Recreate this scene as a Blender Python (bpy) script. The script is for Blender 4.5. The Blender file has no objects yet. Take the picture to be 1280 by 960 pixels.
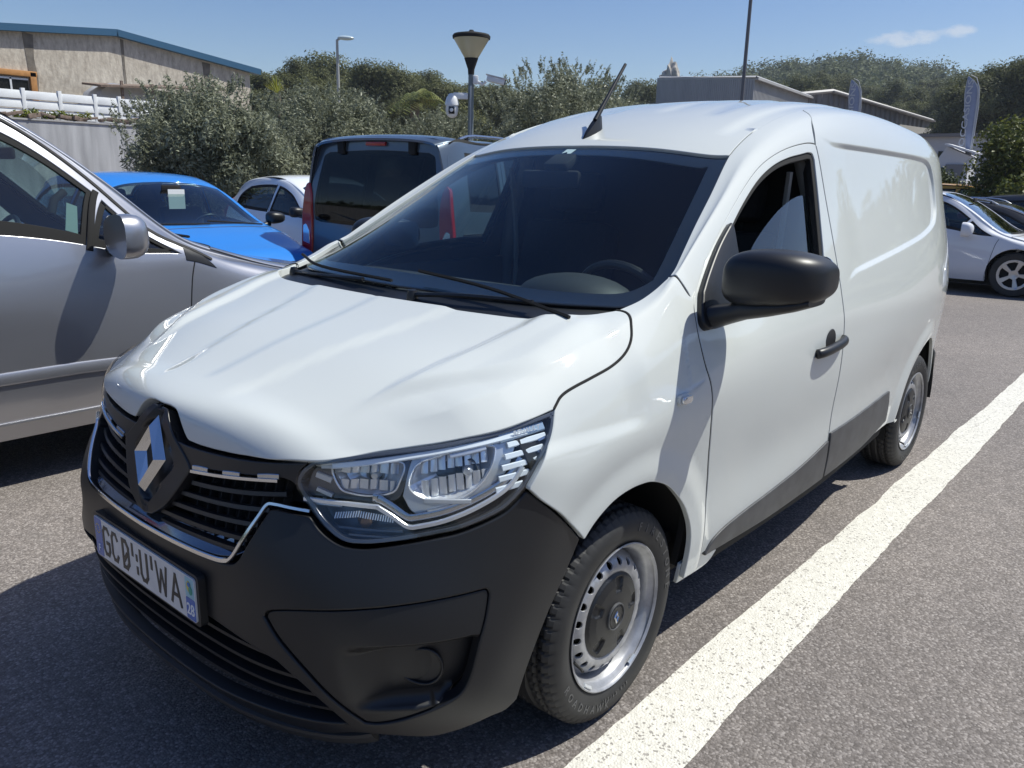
import bpy, bmesh, math, random
import numpy as np
from mathutils import Vector, Matrix
from mathutils.geometry import delaunay_2d_cdt

scene = bpy.context.scene
col = scene.collection
R = math.radians
rng = random.Random(7)
nrng = np.random.default_rng(11)

# ---------------------------------------------------------------- camera
CAM = np.array([1.687, 1.846, 1.457])
yaw, pitch, roll = R(-139.629), R(-14.423), R(1.370)
cam = bpy.data.cameras.new('camera'); cam_o = bpy.data.objects.new('camera', cam); col.objects.link(cam_o)
f_ = np.array([math.cos(yaw)*math.cos(pitch), math.sin(yaw)*math.cos(pitch), math.sin(pitch)])
r_ = np.array([math.sin(yaw), -math.cos(yaw), 0.]); u_ = np.cross(r_, f_)
r2 = r_*math.cos(roll)+u_*math.sin(roll); u2 = u_*math.cos(roll)-r_*math.sin(roll)
cam_o.matrix_world = Matrix(((r2[0], u2[0], -f_[0], CAM[0]), (r2[1], u2[1], -f_[1], CAM[1]), (r2[2], u2[2], -f_[2], CAM[2]), (0, 0, 0, 1)))
cam.sensor_width = 36; cam.lens = 1001.9/1280*36
cam.clip_start = .05; cam.clip_end = 3000
scene.camera = cam_o

# ---------------------------------------------------------------- world and sun
SUN = Vector((-.50, .42, 1.0)).normalized()          # direction towards the sun
world = bpy.data.worlds.new("World"); scene.world = world; world.use_nodes = True
wn, wl = world.node_tree.nodes, world.node_tree.links
bg = wn['Background']
sky = wn.new('ShaderNodeTexSky'); sky.sky_type = 'NISHITA'; sky.sun_disc = False
sky.sun_elevation = math.asin(SUN.z); sky.sun_rotation = math.atan2(SUN.x, SUN.y)
sky.air_density = 1.0; sky.dust_density = .7; sky.ozone_density = 1.5; sky.altitude = 50
bg.inputs['Strength'].default_value = .097
# a few small fair-weather clouds low over the hill
tc = wn.new('ShaderNodeTexCoord')
def cloud_mask(dirv, sx, sz, seed):
    d = Vector(dirv).normalized(); right = d.cross(Vector((0, 0, 1))).normalized(); up = right.cross(d)
    def dot(v, s):
        n = wn.new('ShaderNodeVectorMath'); n.operation = 'DOT_PRODUCT'
        wl.new(tc.outputs['Generated'], n.inputs[0]); n.inputs[1].default_value = v
        m = wn.new('ShaderNodeMath'); m.operation = 'DIVIDE'; wl.new(n.outputs['Value'], m.inputs[0]); m.inputs[1].default_value = s
        return m
    a, b, c = dot(right, sx), dot(up - Vector((0, 0, 0)), sz), dot(d, 1)
    return a, b, c
def mth(op, a, b=None):
    n = wn.new('ShaderNodeMath'); n.operation = op
    for i, v in enumerate((a, b)):
        if v is None: continue
        if isinstance(v, (int, float)): n.inputs[i].default_value = v
        else: wl.new(v.outputs[0], n.inputs[i])
    return n
nz = wn.new('ShaderNodeTexNoise'); nz.inputs['Scale'].default_value = 38; nz.inputs['Detail'].default_value = 7; nz.inputs['Roughness'].default_value = .62
mp = wn.new('ShaderNodeMapping'); mp.inputs['Scale'].default_value = (1, 1, 2.4)
wl.new(tc.outputs['Generated'], mp.inputs['Vector']); wl.new(mp.outputs[0], nz.inputs['Vector'])
total = None
for dv, sx, sz in CLOUDS if 'CLOUDS' in globals() else (((-.9477, -.2813, .1506), .034, .0085), ((-.9597, -.234, .1558), .018, .007)):
    a, b, c = cloud_mask(dv, sx, sz, 0)
    # ellipse: 1 - (a^2 + (b)^2)
    off = mth('ADD', mth('MULTIPLY', a, a), mth('MULTIPLY', b, b))
    e = mth('SUBTRACT', 1.0, off)
    e = mth('MULTIPLY', e, .5)
    e = mth('ADD', e, mth('SUBTRACT', mth('MULTIPLY', nz, 2.2), 1.05))
    front = mth('GREATER_THAN', c, .5)
    e = mth('MULTIPLY', mth('MAXIMUM', e, 0.0), front)
    total = e if total is None else mth('MAXIMUM', total, e)
total = mth('MINIMUM', mth('MULTIPLY', total, 1.1), .6)
mixc = wn.new('ShaderNodeMixRGB'); mixc.inputs[2].default_value = (6.2, 6.6, 7.2, 1)
wl.new(total.outputs[0], mixc.inputs[0]); hs = wn.new('ShaderNodeHueSaturation'); hs.inputs['Saturation'].default_value = 1.30; hs.inputs['Hue'].default_value = .512; wl.new(sky.outputs[0], hs.inputs['Color']); wl.new(hs.outputs[0], mixc.inputs[1]); wl.new(mixc.outputs[0], bg.inputs['Color'])

sun = bpy.data.lights.new('sun', 'SUN'); sun.energy = 4.6; sun.angle = R(.53); sun.color = (1.0, .985, .90)
sun_o = bpy.data.objects.new('sun', sun); col.objects.link(sun_o)
sun_o.rotation_euler = SUN.to_track_quat('Z', 'Y').to_euler()

scene.view_settings.view_transform = 'Standard'; scene.view_settings.look = 'None'
scene.view_settings.exposure = 0.25; scene.view_settings.gamma = 1.0
scene.render.engine = 'CYCLES'
scene.cycles.max_bounces = 10; scene.cycles.transparent_max_bounces = 16; scene.cycles.glossy_bounces = 5
# ---------------------------------------------------------------- helpers
def P_(o, kind=None, label=None, cat=None, group=None):
    if kind: o['kind'] = kind
    if label: o['label'] = label
    if cat: o['category'] = cat
    if group: o['group'] = group
    return o
def empty(name, loc=(0, 0, 0), rz=0, label=None, cat=None, group=None, parent=None):
    o = bpy.data.objects.new(name, None); col.objects.link(o); o.location = loc; o.rotation_euler = (0, 0, rz)
    o.empty_display_size = .2
    if parent: o.parent = parent
    return P_(o, None, label, cat, group)
def link(name, me, mat, parent=None, loc=None, rot=None):
    o = bpy.data.objects.new(name, me); col.objects.link(o)
    if mat is not None:
        ms = mat if isinstance(mat, (list, tuple)) else [mat]
        if len(me.materials) == 0:
            for m in ms: me.materials.append(m)
    if parent: o.parent = parent
    if loc is not None: o.location = loc
    if rot is not None: o.rotation_euler = rot
    return o
def mesh(name, V, F, normals=None, smooth=True, mats=None):
    me = bpy.data.meshes.new(name)
    me.from_pydata([tuple(map(float, v)) for v in V], [], [tuple(int(i) for i in f) for f in F])
    if smooth: me.polygons.foreach_set('use_smooth', [True]*len(me.polygons))
    if mats is not None: me.polygons.foreach_set('material_index', mats)
    me.update()
    if normals is not None:
        me.normals_split_custom_set_from_vertices([tuple(map(float, n)) for n in normals])
    return me
def copy_tree(o, parent=None, label=None):
    c = o.copy(); col.objects.link(c)
    if parent is not None: c.parent = parent
    if label: c['label'] = label
    for ch in list(o.children): copy_tree(ch, c)
    return c

MATS = {}
def M(name, color=(.5, .5, .5), rough=.5, metal=0., coat=0., noise=None, bump=None, spec=.5, trans=None, coat_rough=.03, emit=None, ior=1.5):
    """noise = (scale, amount, detail) modulates colour; bump = (scale, strength, distance)"""
    if name in MATS: return MATS[name]
    m = bpy.data.materials.new(name); m.use_nodes = True; N, L = m.node_tree.nodes, m.node_tree.links
    b = N['Principled BSDF']; b.inputs['Base Color'].default_value = (*color, 1); b.inputs['Roughness'].default_value = rough
    b.inputs['Metallic'].default_value = metal; b.inputs['Coat Weight'].default_value = coat; b.inputs['Coat Roughness'].default_value = coat_rough
    b.inputs['Specular IOR Level'].default_value = spec; b.inputs['IOR'].default_value = ior
    if trans: b.inputs['Transmission Weight'].default_value = trans
    if emit: b.inputs['Emission Color'].default_value = (*emit[:3], 1); b.inputs['Emission Strength'].default_value = emit[3]
    if noise or bump: t = N.new('ShaderNodeTexCoord')
    if noise:
        n = N.new('ShaderNodeTexNoise'); n.inputs['Scale'].default_value = noise[0]; n.inputs['Detail'].default_value = noise[2] if len(noise) > 2 else 5
        L.new(t.outputs['Object'], n.inputs['Vector'])
        r = N.new('ShaderNodeMapRange'); r.inputs[1].default_value = .3; r.inputs[2].default_value = .7; r.inputs[3].default_value = 1-noise[1]; r.inputs[4].default_value = 1+noise[1]
        L.new(n.outputs['Fac'], r.inputs[0])
        mx = N.new('ShaderNodeVectorMath'); mx.operation = 'SCALE'; mx.inputs[0].default_value = color; L.new(r.outputs[0], mx.inputs['Scale'])
        L.new(mx.outputs[0], b.inputs['Base Color'])
    if bump:
        n2 = N.new('ShaderNodeTexNoise'); n2.inputs['Scale'].default_value = bump[0]; n2.inputs['Detail'].default_value = 4; L.new(t.outputs['Object'], n2.inputs['Vector'])
        bp = N.new('ShaderNodeBump'); bp.inputs['Strength'].default_value = bump[1]; bp.inputs['Distance'].default_value = bump[2] if len(bump) > 2 else .01
        L.new(n2.outputs['Fac'], bp.inputs['Height']); L.new(bp.outputs[0], b.inputs['Normal'])
    MATS[name] = m
    return m
def glass(name, tint=(.75, .85, .83), k=1.7, base=.04):
    """thin pane: tinted transparency under a fresnel reflection"""
    if name in MATS: return MATS[name]
    m = bpy.data.materials.new(name); m.use_nodes = True; N, L = m.node_tree.nodes, m.node_tree.links
    N.remove(N['Principled BSDF']); out = N['Material Output']
    tr = N.new('ShaderNodeBsdfTransparent'); tr.inputs[0].default_value = (*tint, 1)
    gl = N.new('ShaderNodeBsdfGlossy'); gl.inputs['Roughness'].default_value = .012; gl.inputs[0].default_value = (1, 1, 1, 1)
    geo = N.new('ShaderNodeNewGeometry'); dt = N.new('ShaderNodeVectorMath'); dt.operation = 'DOT_PRODUCT'
    L.new(geo.outputs['Incoming'], dt.inputs[0]); L.new(geo.outputs['Normal'], dt.inputs[1])
    ab = N.new('ShaderNodeMath'); ab.operation = 'ABSOLUTE'; L.new(dt.outputs['Value'], ab.inputs[0])
    om = N.new('ShaderNodeMath'); om.operation = 'SUBTRACT'; om.inputs[0].default_value = 1; L.new(ab.outputs[0], om.inputs[1])
    pw = N.new('ShaderNodeMath'); pw.operation = 'POWER'; L.new(om.outputs[0], pw.inputs[0]); pw.inputs[1].default_value = 5
    ma = N.new('ShaderNodeMath'); ma.operation = 'MULTIPLY_ADD'; L.new(pw.outputs[0], ma.inputs[0]); ma.inputs[1].default_value = .9; ma.inputs[2].default_value = base
    mk = N.new('ShaderNodeMath'); mk.operation = 'MULTIPLY'; L.new(ma.outputs[0], mk.inputs[0]); mk.inputs[1].default_value = k; mk.use_clamp = True
    mx = N.new('ShaderNodeMixShader'); L.new(mk.outputs[0], mx.inputs[0]); L.new(tr.outputs[0], mx.inputs[1]); L.new(gl.outputs[0], mx.inputs[2])
    L.new(mx.outputs[0], out.inputs[0]); MATS[name] = m
    return m

# ---- 2-D outline tools
def cr(pts, n=6):
    """Catmull-Rom polyline through pts"""
    p = np.array(pts, float)
    if len(p) < 3: return [tuple(q) for q in p]
    q = np.vstack([2*p[0]-p[1], p, 2*p[-1]-p[-2]]); out = []
    for i in range(1, len(q)-2):
        for k in range(n):
            t = k/n
            out.append(.5*((2*q[i])+(-q[i-1]+q[i+1])*t+(2*q[i-1]-5*q[i]+4*q[i+1]-q[i+2])*t*t+(-q[i-1]+3*q[i]-3*q[i+1]+q[i+2])*t**3))
    out.append(q[-2])
    return [tuple(v) for v in out]
def path(*segs):
    """join smoothed segments into one closed outline"""
    out = []
    for s in segs:
        c = cr(s) if len(s) > 2 else [tuple(map(float, v)) for v in s]
        for v in c:
            if not out or math.hypot(out[-1][0]-v[0], out[-1][1]-v[1]) > 1e-5: out.append(v)
    if math.hypot(out[0][0]-out[-1][0], out[0][1]-out[-1][1]) < 1e-5: out.pop()
    return out
def closed(pts, n=6):
    p = [tuple(v) for v in pts]; q = cr(p[-2:]+p+p[:2], n)
    return q[2*n:2*n+len(p)*n]
def mirror_t(pts): return [(a, -b) for a, b in reversed(pts)]
def rrect(cx, cy, w, h, r, n=5):
    o = []
    for k, (sx, sy) in enumerate(((1, 1), (-1, 1), (-1, -1), (1, -1))):
        for i in range(n+1):
            a = math.pi/2*(k+i/n); o.append((cx+sx*(w/2-r)+r*math.cos(a), cy+sy*(h/2-r)+r*math.sin(a)))
    return o
def circ(cx, cy, r, n=24, r2=None, a0=0): return [(cx+r*math.cos(a0+2*math.pi*i/n), cy+(r2 or r)*math.sin(a0+2*math.pi*i/n)) for i in range(n)]
def inside(Pt, poly):
    x, y = Pt[:, 0], Pt[:, 1]; c = np.zeros(len(Pt), bool); p = np.array(poly); q = np.roll(p, -1, 0)
    for (x1, y1), (x2, y2) in zip(p, q):
        if y1 == y2: continue
        m = ((y1 > y) != (y2 > y)) & (x < (x2-x1)*(y-y1)/(y2-y1)+x1); c ^= m
    return c
def segdist(Pt, poly):
    p = np.array(poly); q = np.roll(p, -1, 0); best = np.full(len(Pt), 1e9)
    for a, b in zip(p, q):
        ab = b-a; t = np.clip(((Pt-a)@ab)/(ab@ab+1e-12), 0, 1); d = np.hypot(*(Pt-(a+t[:, None]*ab)).T); best = np.minimum(best, d)
    return best
def area(p): p = np.array(p); q = np.roll(p, -1, 0); return .5*np.sum(p[:, 0]*q[:, 1]-q[:, 0]*p[:, 1])
def resample(poly, res):
    out = []
    for i in range(len(poly)):
        a, b = np.array(poly[i]), np.array(poly[(i+1) % len(poly)]); L = np.hypot(*(b-a)); n = max(1, int(math.ceil(L/res)))
        for k in range(n): out.append(a+(b-a)*k/n)
    # drop near-duplicates
    o = [out[0]]
    for v in out[1:]:
        if np.hypot(*(v-o[-1])) > res*.12: o.append(v)
    if len(o) > 3 and np.hypot(*(o[0]-o[-1])) < res*.12: o.pop()
    return np.array(o)
def inset(poly, d):
    """move outline inwards by d (polygon CCW)"""
    p = poly; a = np.roll(p, 1, 0); b = np.roll(p, -1, 0)
    e1 = p-a; e2 = b-p
    e1 /= np.maximum(np.hypot(*e1.T), 1e-9)[:, None]; e2 /= np.maximum(np.hypot(*e2.T), 1e-9)[:, None]
    n1 = np.stack([-e1[:, 1], e1[:, 0]], 1); n2 = np.stack([-e2[:, 1], e2[:, 0]], 1); m = n1+n2
    l = np.hypot(*m.T); m = m/np.maximum(l, .3)[:, None]
    k = 1/np.maximum((m*n1).sum(1), .5)
    return p+m*(d*k)[:, None]
def panel_mesh(name, outline, fn, holes=(), res=.03, sc=(1, 1), off=0., disp=None, flange=.015, rnd=.003, gap=0., center=None, outward=None, extra=None):
    sc = np.array(sc, float)
    def prep(poly, sign):
        q = resample([(a*sc[0], b*sc[1]) for a, b in poly], res*.8)
        if area(q)*sign < 0: q = q[::-1]
        g_ = gap+(rnd if flange and gap > 0 else 0)
        return inset(q, g_) if g_ else q
    loops = [prep(outline, 1)]+[prep(h, -1) for h in holes]
    allb = loops[0]
    lo, hi = allb.min(0), allb.max(0)
    gx = np.arange(lo[0]+res*.5, hi[0], res); gy = np.arange(lo[1]+res*.5, hi[1], res)
    G = np.array([(x+(res*.5 if j % 2 else 0), y) for j, y in enumerate(gy) for x in gx]) if len(gx) and len(gy) else np.zeros((0, 2))
    if len(G):
        k = inside(G, loops[0]); G = G[k]
        for h in loops[1:]: G = G[~inside(G, h)]
        for h in loops: G = G[segdist(G, h) > res*.45]
    if extra is not None:
        E0 = np.array(extra, float)*sc; k = inside(E0, loops[0])
        for h in loops[1:]: k &= ~inside(E0, h)
        E0 = E0[k]
        for h in loops: E0 = E0[segdist(E0, h) > res*.4]
        if len(G):
            keep = np.ones(len(G), bool)
            for i0 in range(0, len(G), 2000):
                d2 = ((G[i0:i0+2000, None]-E0[None])**2).sum(2).min(1); keep[i0:i0+2000] = d2 > (res*.5)**2
            G = G[keep]
        G = np.vstack([G, E0]) if len(G) else E0
    pts = np.vstack(loops+[G]); edges = []; s = 0
    for l in loops:
        n = len(l); edges += [(s+i, s+(i+1) % n) for i in range(n)]; s += n
    r = delaunay_2d_cdt([Vector(p) for p in pts.tolist()], edges, [], 0, 1e-6)
    V2 = np.array([(v[0], v[1]) for v in r[0]]); Fc = np.array([f for f in r[2] if len(f) == 3])
    c = V2[Fc].mean(1); k = inside(c, loops[0])
    for h in loops[1:]: k &= ~inside(c, h)
    Fc = Fc[k]
    orig = r[3]; m = {}
    for vi, ol in enumerate(orig):
        for oi in ol: m[oi] = vi
    # surface evaluation
    def base(ab): return fn(ab[:, 0]/sc[0], ab[:, 1]/sc[1])
    e = 1e-3
    def nrm(f, ab):
        n = np.cross(f(ab+[e, 0])-f(ab-[e, 0]), f(ab+[0, e])-f(ab-[0, e])); return n/np.maximum(np.linalg.norm(n, axis=1), 1e-12)[:, None]
    n0 = nrm(base, V2); P0 = base(V2)
    cc = np.array(center if center is not None else (-1.3, 0, .8))
    if outward is not None: sgn = 1. if (n0@np.array(outward)).sum() > 0 else -1.
    else: sgn = 1. if ((P0-cc)*n0).sum() > 0 else -1.
    def full(ab):
        b_ = base(ab)
        if off == 0 and disp is None: return b_
        n_ = nrm(base, ab)*sgn
        d = np.full(len(ab), off)
        if disp is not None: d = d+disp(b_)
        return b_+n_*d[:, None]
    Vv = full(V2); N3 = nrm(full, V2)*sgn
    fl = Fc if True else Fc
    fn_ = np.cross(Vv[Fc[:, 1]]-Vv[Fc[:, 0]], Vv[Fc[:, 2]]-Vv[Fc[:, 0]])
    if (fn_*N3[Fc[:, 0]]).sum() < 0: Fc = Fc[:, ::-1]
    V = [Vv]; Nn = [N3]; F = Fc.tolist(); cnt = len(Vv)
    if flange:
        s = 0
        for l in loops:
            n = len(l); ids = [m.get(s+i) for i in range(n)]; s += n
            ids = [i for i in ids if i is not None]
            seq = [ids[0]]
            for i in ids[1:]:
                if i != seq[-1]: seq.append(i)
            if seq[0] == seq[-1]: seq.pop()
            n = len(seq); sq = np.array(seq); Pb = Vv[sq]; Nb = N3[sq]
            T_ = np.roll(Pb, -1, 0)-np.roll(Pb, 1, 0); E_ = np.cross(T_, Nb); E_ /= np.maximum(np.linalg.norm(E_, axis=1), 1e-9)[:, None]
            # param-space outward (loops run with material on their left)
            q = V2[sq]; tq = np.roll(q, -1, 0)-np.roll(q, 1, 0); tq /= np.maximum(np.hypot(*tq.T), 1e-9)[:, None]
            oq = np.stack([tq[:, 1], -tq[:, 0]], 1); O3 = full(q+oq*1e-3)-Pb
            if (O3*E_).sum() < 0: E_ = -E_
            r1 = Pb+E_*rnd*.7-Nb*rnd*.3; r2_ = Pb+E_*rnd-Nb*rnd; r3_ = Pb+E_*rnd-Nb*flange
            n1 = Nb+E_*.8; n1 /= np.linalg.norm(n1, axis=1)[:, None]
            V += [r1, r2_, r3_]; Nn += [n1, E_, E_]
            b1, b2, b3 = cnt, cnt+n, cnt+2*n; cnt += 3*n
            for i in range(n):
                j = (i+1) % n
                for (A, B, C, D) in ((sq[i], sq[j], b1+j, b1+i), (b1+i, b1+j, b2+j, b2+i), (b2+i, b2+j, b3+j, b3+i)):
                    F.append([A, B, C, D])
        # orient flange quads outward
        Va = np.vstack(V); Na = np.vstack(Nn)
        for fi in range(len(Fc), len(F)):
            f = F[fi]; nn = np.cross(Va[f[1]]-Va[f[0]], Va[f[2]]-Va[f[0]])+np.cross(Va[f[2]]-Va[f[0]], Va[f[3]]-Va[f[0]])
            if nn@(Na[f[0]]+Na[f[2]]) < 0: F[fi] = f[::-1]
    V = np.vstack(V); Nn = np.vstack(Nn)
    return mesh(name, V, F, Nn)
def panel(name, outline, fn, mat, parent=None, **k): return link(name, panel_mesh(name, outline, fn, **k), mat, parent)

# ---- solid makers
def lathe_mesh(name, prof, n=48, axis='z', smooth=True, closed_=False):
    """profile list of (r, h)"""
    V = []; F = []; m = len(prof)
    for i in range(n):
        a = 2*math.pi*i/n; c, s = math.cos(a), math.sin(a)
        for r, h in prof:
            V.append({'z': (r*c, r*s, h), 'y': (r*c, h, r*s), 'x': (h, r*c, r*s)}[axis])
    for i in range(n):
        j = (i+1) % n
        for k in range(m-1 if not closed_ else m):
            k2 = (k+1) % m; f = (i*m+k, j*m+k, j*m+k2, i*m+k2); F.append(f if axis != 'y' else f[::-1])
    me = mesh(name, V, F, None, smooth); bm = bmesh.new(); bm.from_mesh(me); bmesh.ops.remove_doubles(bm, verts=bm.verts, dist=1e-6); bmesh.ops.recalc_face_normals(bm, faces=bm.faces)
    bm.to_mesh(me); bm.free()
    sharp(me)
    return me
def sharp(me, ang=35):
    me.polygons.foreach_set('use_smooth', [True]*len(me.polygons))
    try: me.set_sharp_from_angle(angle=R(ang))
    except Exception: pass
def box_bm(bm, c, s, rot=None, bev=0.):
    g = bmesh.ops.create_cube(bm, size=1.0); vs = g['verts']
    for v in vs: v.co = Vector((v.co.x*s[0], v.co.y*s[1], v.co.z*s[2]))
    if bev:
        es = list({e for v in vs for e in v.link_edges})
        r = bmesh.ops.bevel(bm, geom=es, offset=bev, segments=2, affect='EDGES', profile=.5); vs = list({v for f in r['faces'] for v in f.verts}|{v for v in vs if v.is_valid})
    mt = Matrix.Translation(c) @ (rot.to_4x4() if rot is not None else Matrix.Identity(4))
    for v in vs: v.co = mt @ v.co
def box(name, c, s, mat, parent=None, rot=None, bev=0.):
    bm = bmesh.new(); box_bm(bm, (0, 0, 0), s, rot, bev); me = bpy.data.meshes.new(name); bm.to_mesh(me); bm.free(); sharp(me, 40)
    return link(name, me, mat, parent, c)
def tube_mesh(name, pts, r, n=8, caps=True):
    """tube along pts; r scalar or list; rings built with parallel frames"""
    P = [Vector(p) for p in pts]; rs = r if isinstance(r, (list, tuple)) else [r]*len(P); V = []; F = []; up = Vector((0, 0, 1)); u = None
    for i, p in enumerate(P):
        t = ((P[min(i+1, len(P)-1)]-P[max(i-1, 0)])).normalized()
        if u is None: u = t.cross(up if abs(t.z) < .9 else Vector((1, 0, 0))).normalized()
        u = (u-t*u.dot(t)).normalized(); v = t.cross(u)
        for k in range(n):
            a = 2*math.pi*k/n; V.append(p+u*rs[i]*math.cos(a)+v*rs[i]*math.sin(a))
    for i in range(len(P)-1):
        for k in range(n): F.append((i*n+k, i*n+(k+1) % n, (i+1)*n+(k+1) % n, (i+1)*n+k))
    if caps: F.append(tuple(range(n))[::-1]); F.append(tuple((len(P)-1)*n+k for k in range(n)))
    me = mesh(name, V, F); sharp(me, 50); return me
def tube(name, pts, r, mat, parent=None, n=8): return link(name, tube_mesh(name, pts, r, n), mat, parent)
def prism_mesh(name, poly, d0, d1, plane='xz', bev=0.):
    """extruded 2-D outline; plane gives the two outline axes, depth along the third"""
    def co(a, b, d): return {'xz': (a, d, b), 'yz': (d, a, b), 'xy': (a, b, d)}[plane]
    bm = bmesh.new(); lo = [bm.verts.new(co(a, b, d0)) for a, b in poly]; f = bm.faces.new(lo)
    r = bmesh.ops.extrude_face_region(bm, geom=[f]); vs = [v for v in r['geom'] if isinstance(v, bmesh.types.BMVert)]
    dv = Vector(co(0, 0, d1-d0)); 
    for v in vs: v.co += dv
    bmesh.ops.recalc_face_normals(bm, faces=bm.faces)
    if bev: bmesh.ops.bevel(bm, geom=list(bm.edges), offset=bev, segments=2, affect='EDGES', profile=.5)
    me = bpy.data.meshes.new(name); bm.to_mesh(me); bm.free(); sharp(me, 35); return me
def prism(name, poly, d0, d1, mat, parent=None, plane='xz', bev=0.): return link(name, prism_mesh(name, poly, d0, d1, plane, bev), mat, parent)
def ribbon_mesh(name, P, N_, w, t, up=None):
    """bar of width w (along cross(tangent, N_)) and thickness t (along N_) following points P"""
    P = np.array(P, float); N_ = np.array(N_, float); T_ = np.gradient(P, axis=0); T_ /= np.linalg.norm(T_, axis=1)[:, None]
    N_ = N_-T_*(N_*T_).sum(1)[:, None]; N_ /= np.linalg.norm(N_, axis=1)[:, None]; B = np.cross(T_, N_)
    w = np.broadcast_to(np.array(w, float), (len(P),))[:, None]
    prof = [(-.5, 0), (-.5, .7), (-.36, 1), (.36, 1), (.5, .7), (.5, 0)]
    V = []; m = len(prof)
    for a, h in prof: V.append(P+B*w*a+N_*(h*t))
    V = np.stack(V, 1).reshape(-1, 3); F = []
    for i in range(len(P)-1):
        for k in range(m): F.append((i*m+k, i*m+(k+1) % m, (i+1)*m+(k+1) % m, (i+1)*m+k))
    F.append(tuple(range(m))[::-1]); F.append(tuple((len(P)-1)*m+k for k in range(m)))
    me = mesh(name, V, F); bm = bmesh.new(); bm.from_mesh(me); bmesh.ops.recalc_face_normals(bm, faces=bm.faces); bm.to_mesh(me); bm.free(); sharp(me, 30); return me
def text_mesh(name, s, size, ext=.0006, bold=0., align='CENTER', squeeze=1.):
    cu = bpy.data.curves.new(name, 'FONT'); cu.body = s; cu.size = size; cu.extrude = ext; cu.align_x = align; cu.align_y = 'CENTER'; cu.offset = bold; cu.resolution_u = 3
    o = bpy.data.objects.new(name, cu); col.objects.link(o); dg = bpy.context.evaluated_depsgraph_get(); dg.update()
    me = bpy.data.meshes.new_from_object(o.evaluated_get(dg)); bpy.data.objects.remove(o); bpy.data.curves.remove(cu); me.name = name
    if squeeze != 1.:
        for v in me.vertices: v.co.x *= squeeze
    return me
def join_meshes(name, items):
    """items: list of (mesh, Matrix) -> one mesh"""
    bm = bmesh.new()
    for me, mt in items:
        n = len(bm.verts); bm.from_mesh(me); bm.verts.ensure_lookup_table()
        for v in bm.verts[n:]: v.co = mt @ v.co
    o = bpy.data.meshes.new(name); bm.to_mesh(o); bm.free(); sharp(o, 35); return o
def smooth01(x): x = np.clip(x, 0, 1); return x*x*(3-2*x)
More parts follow.
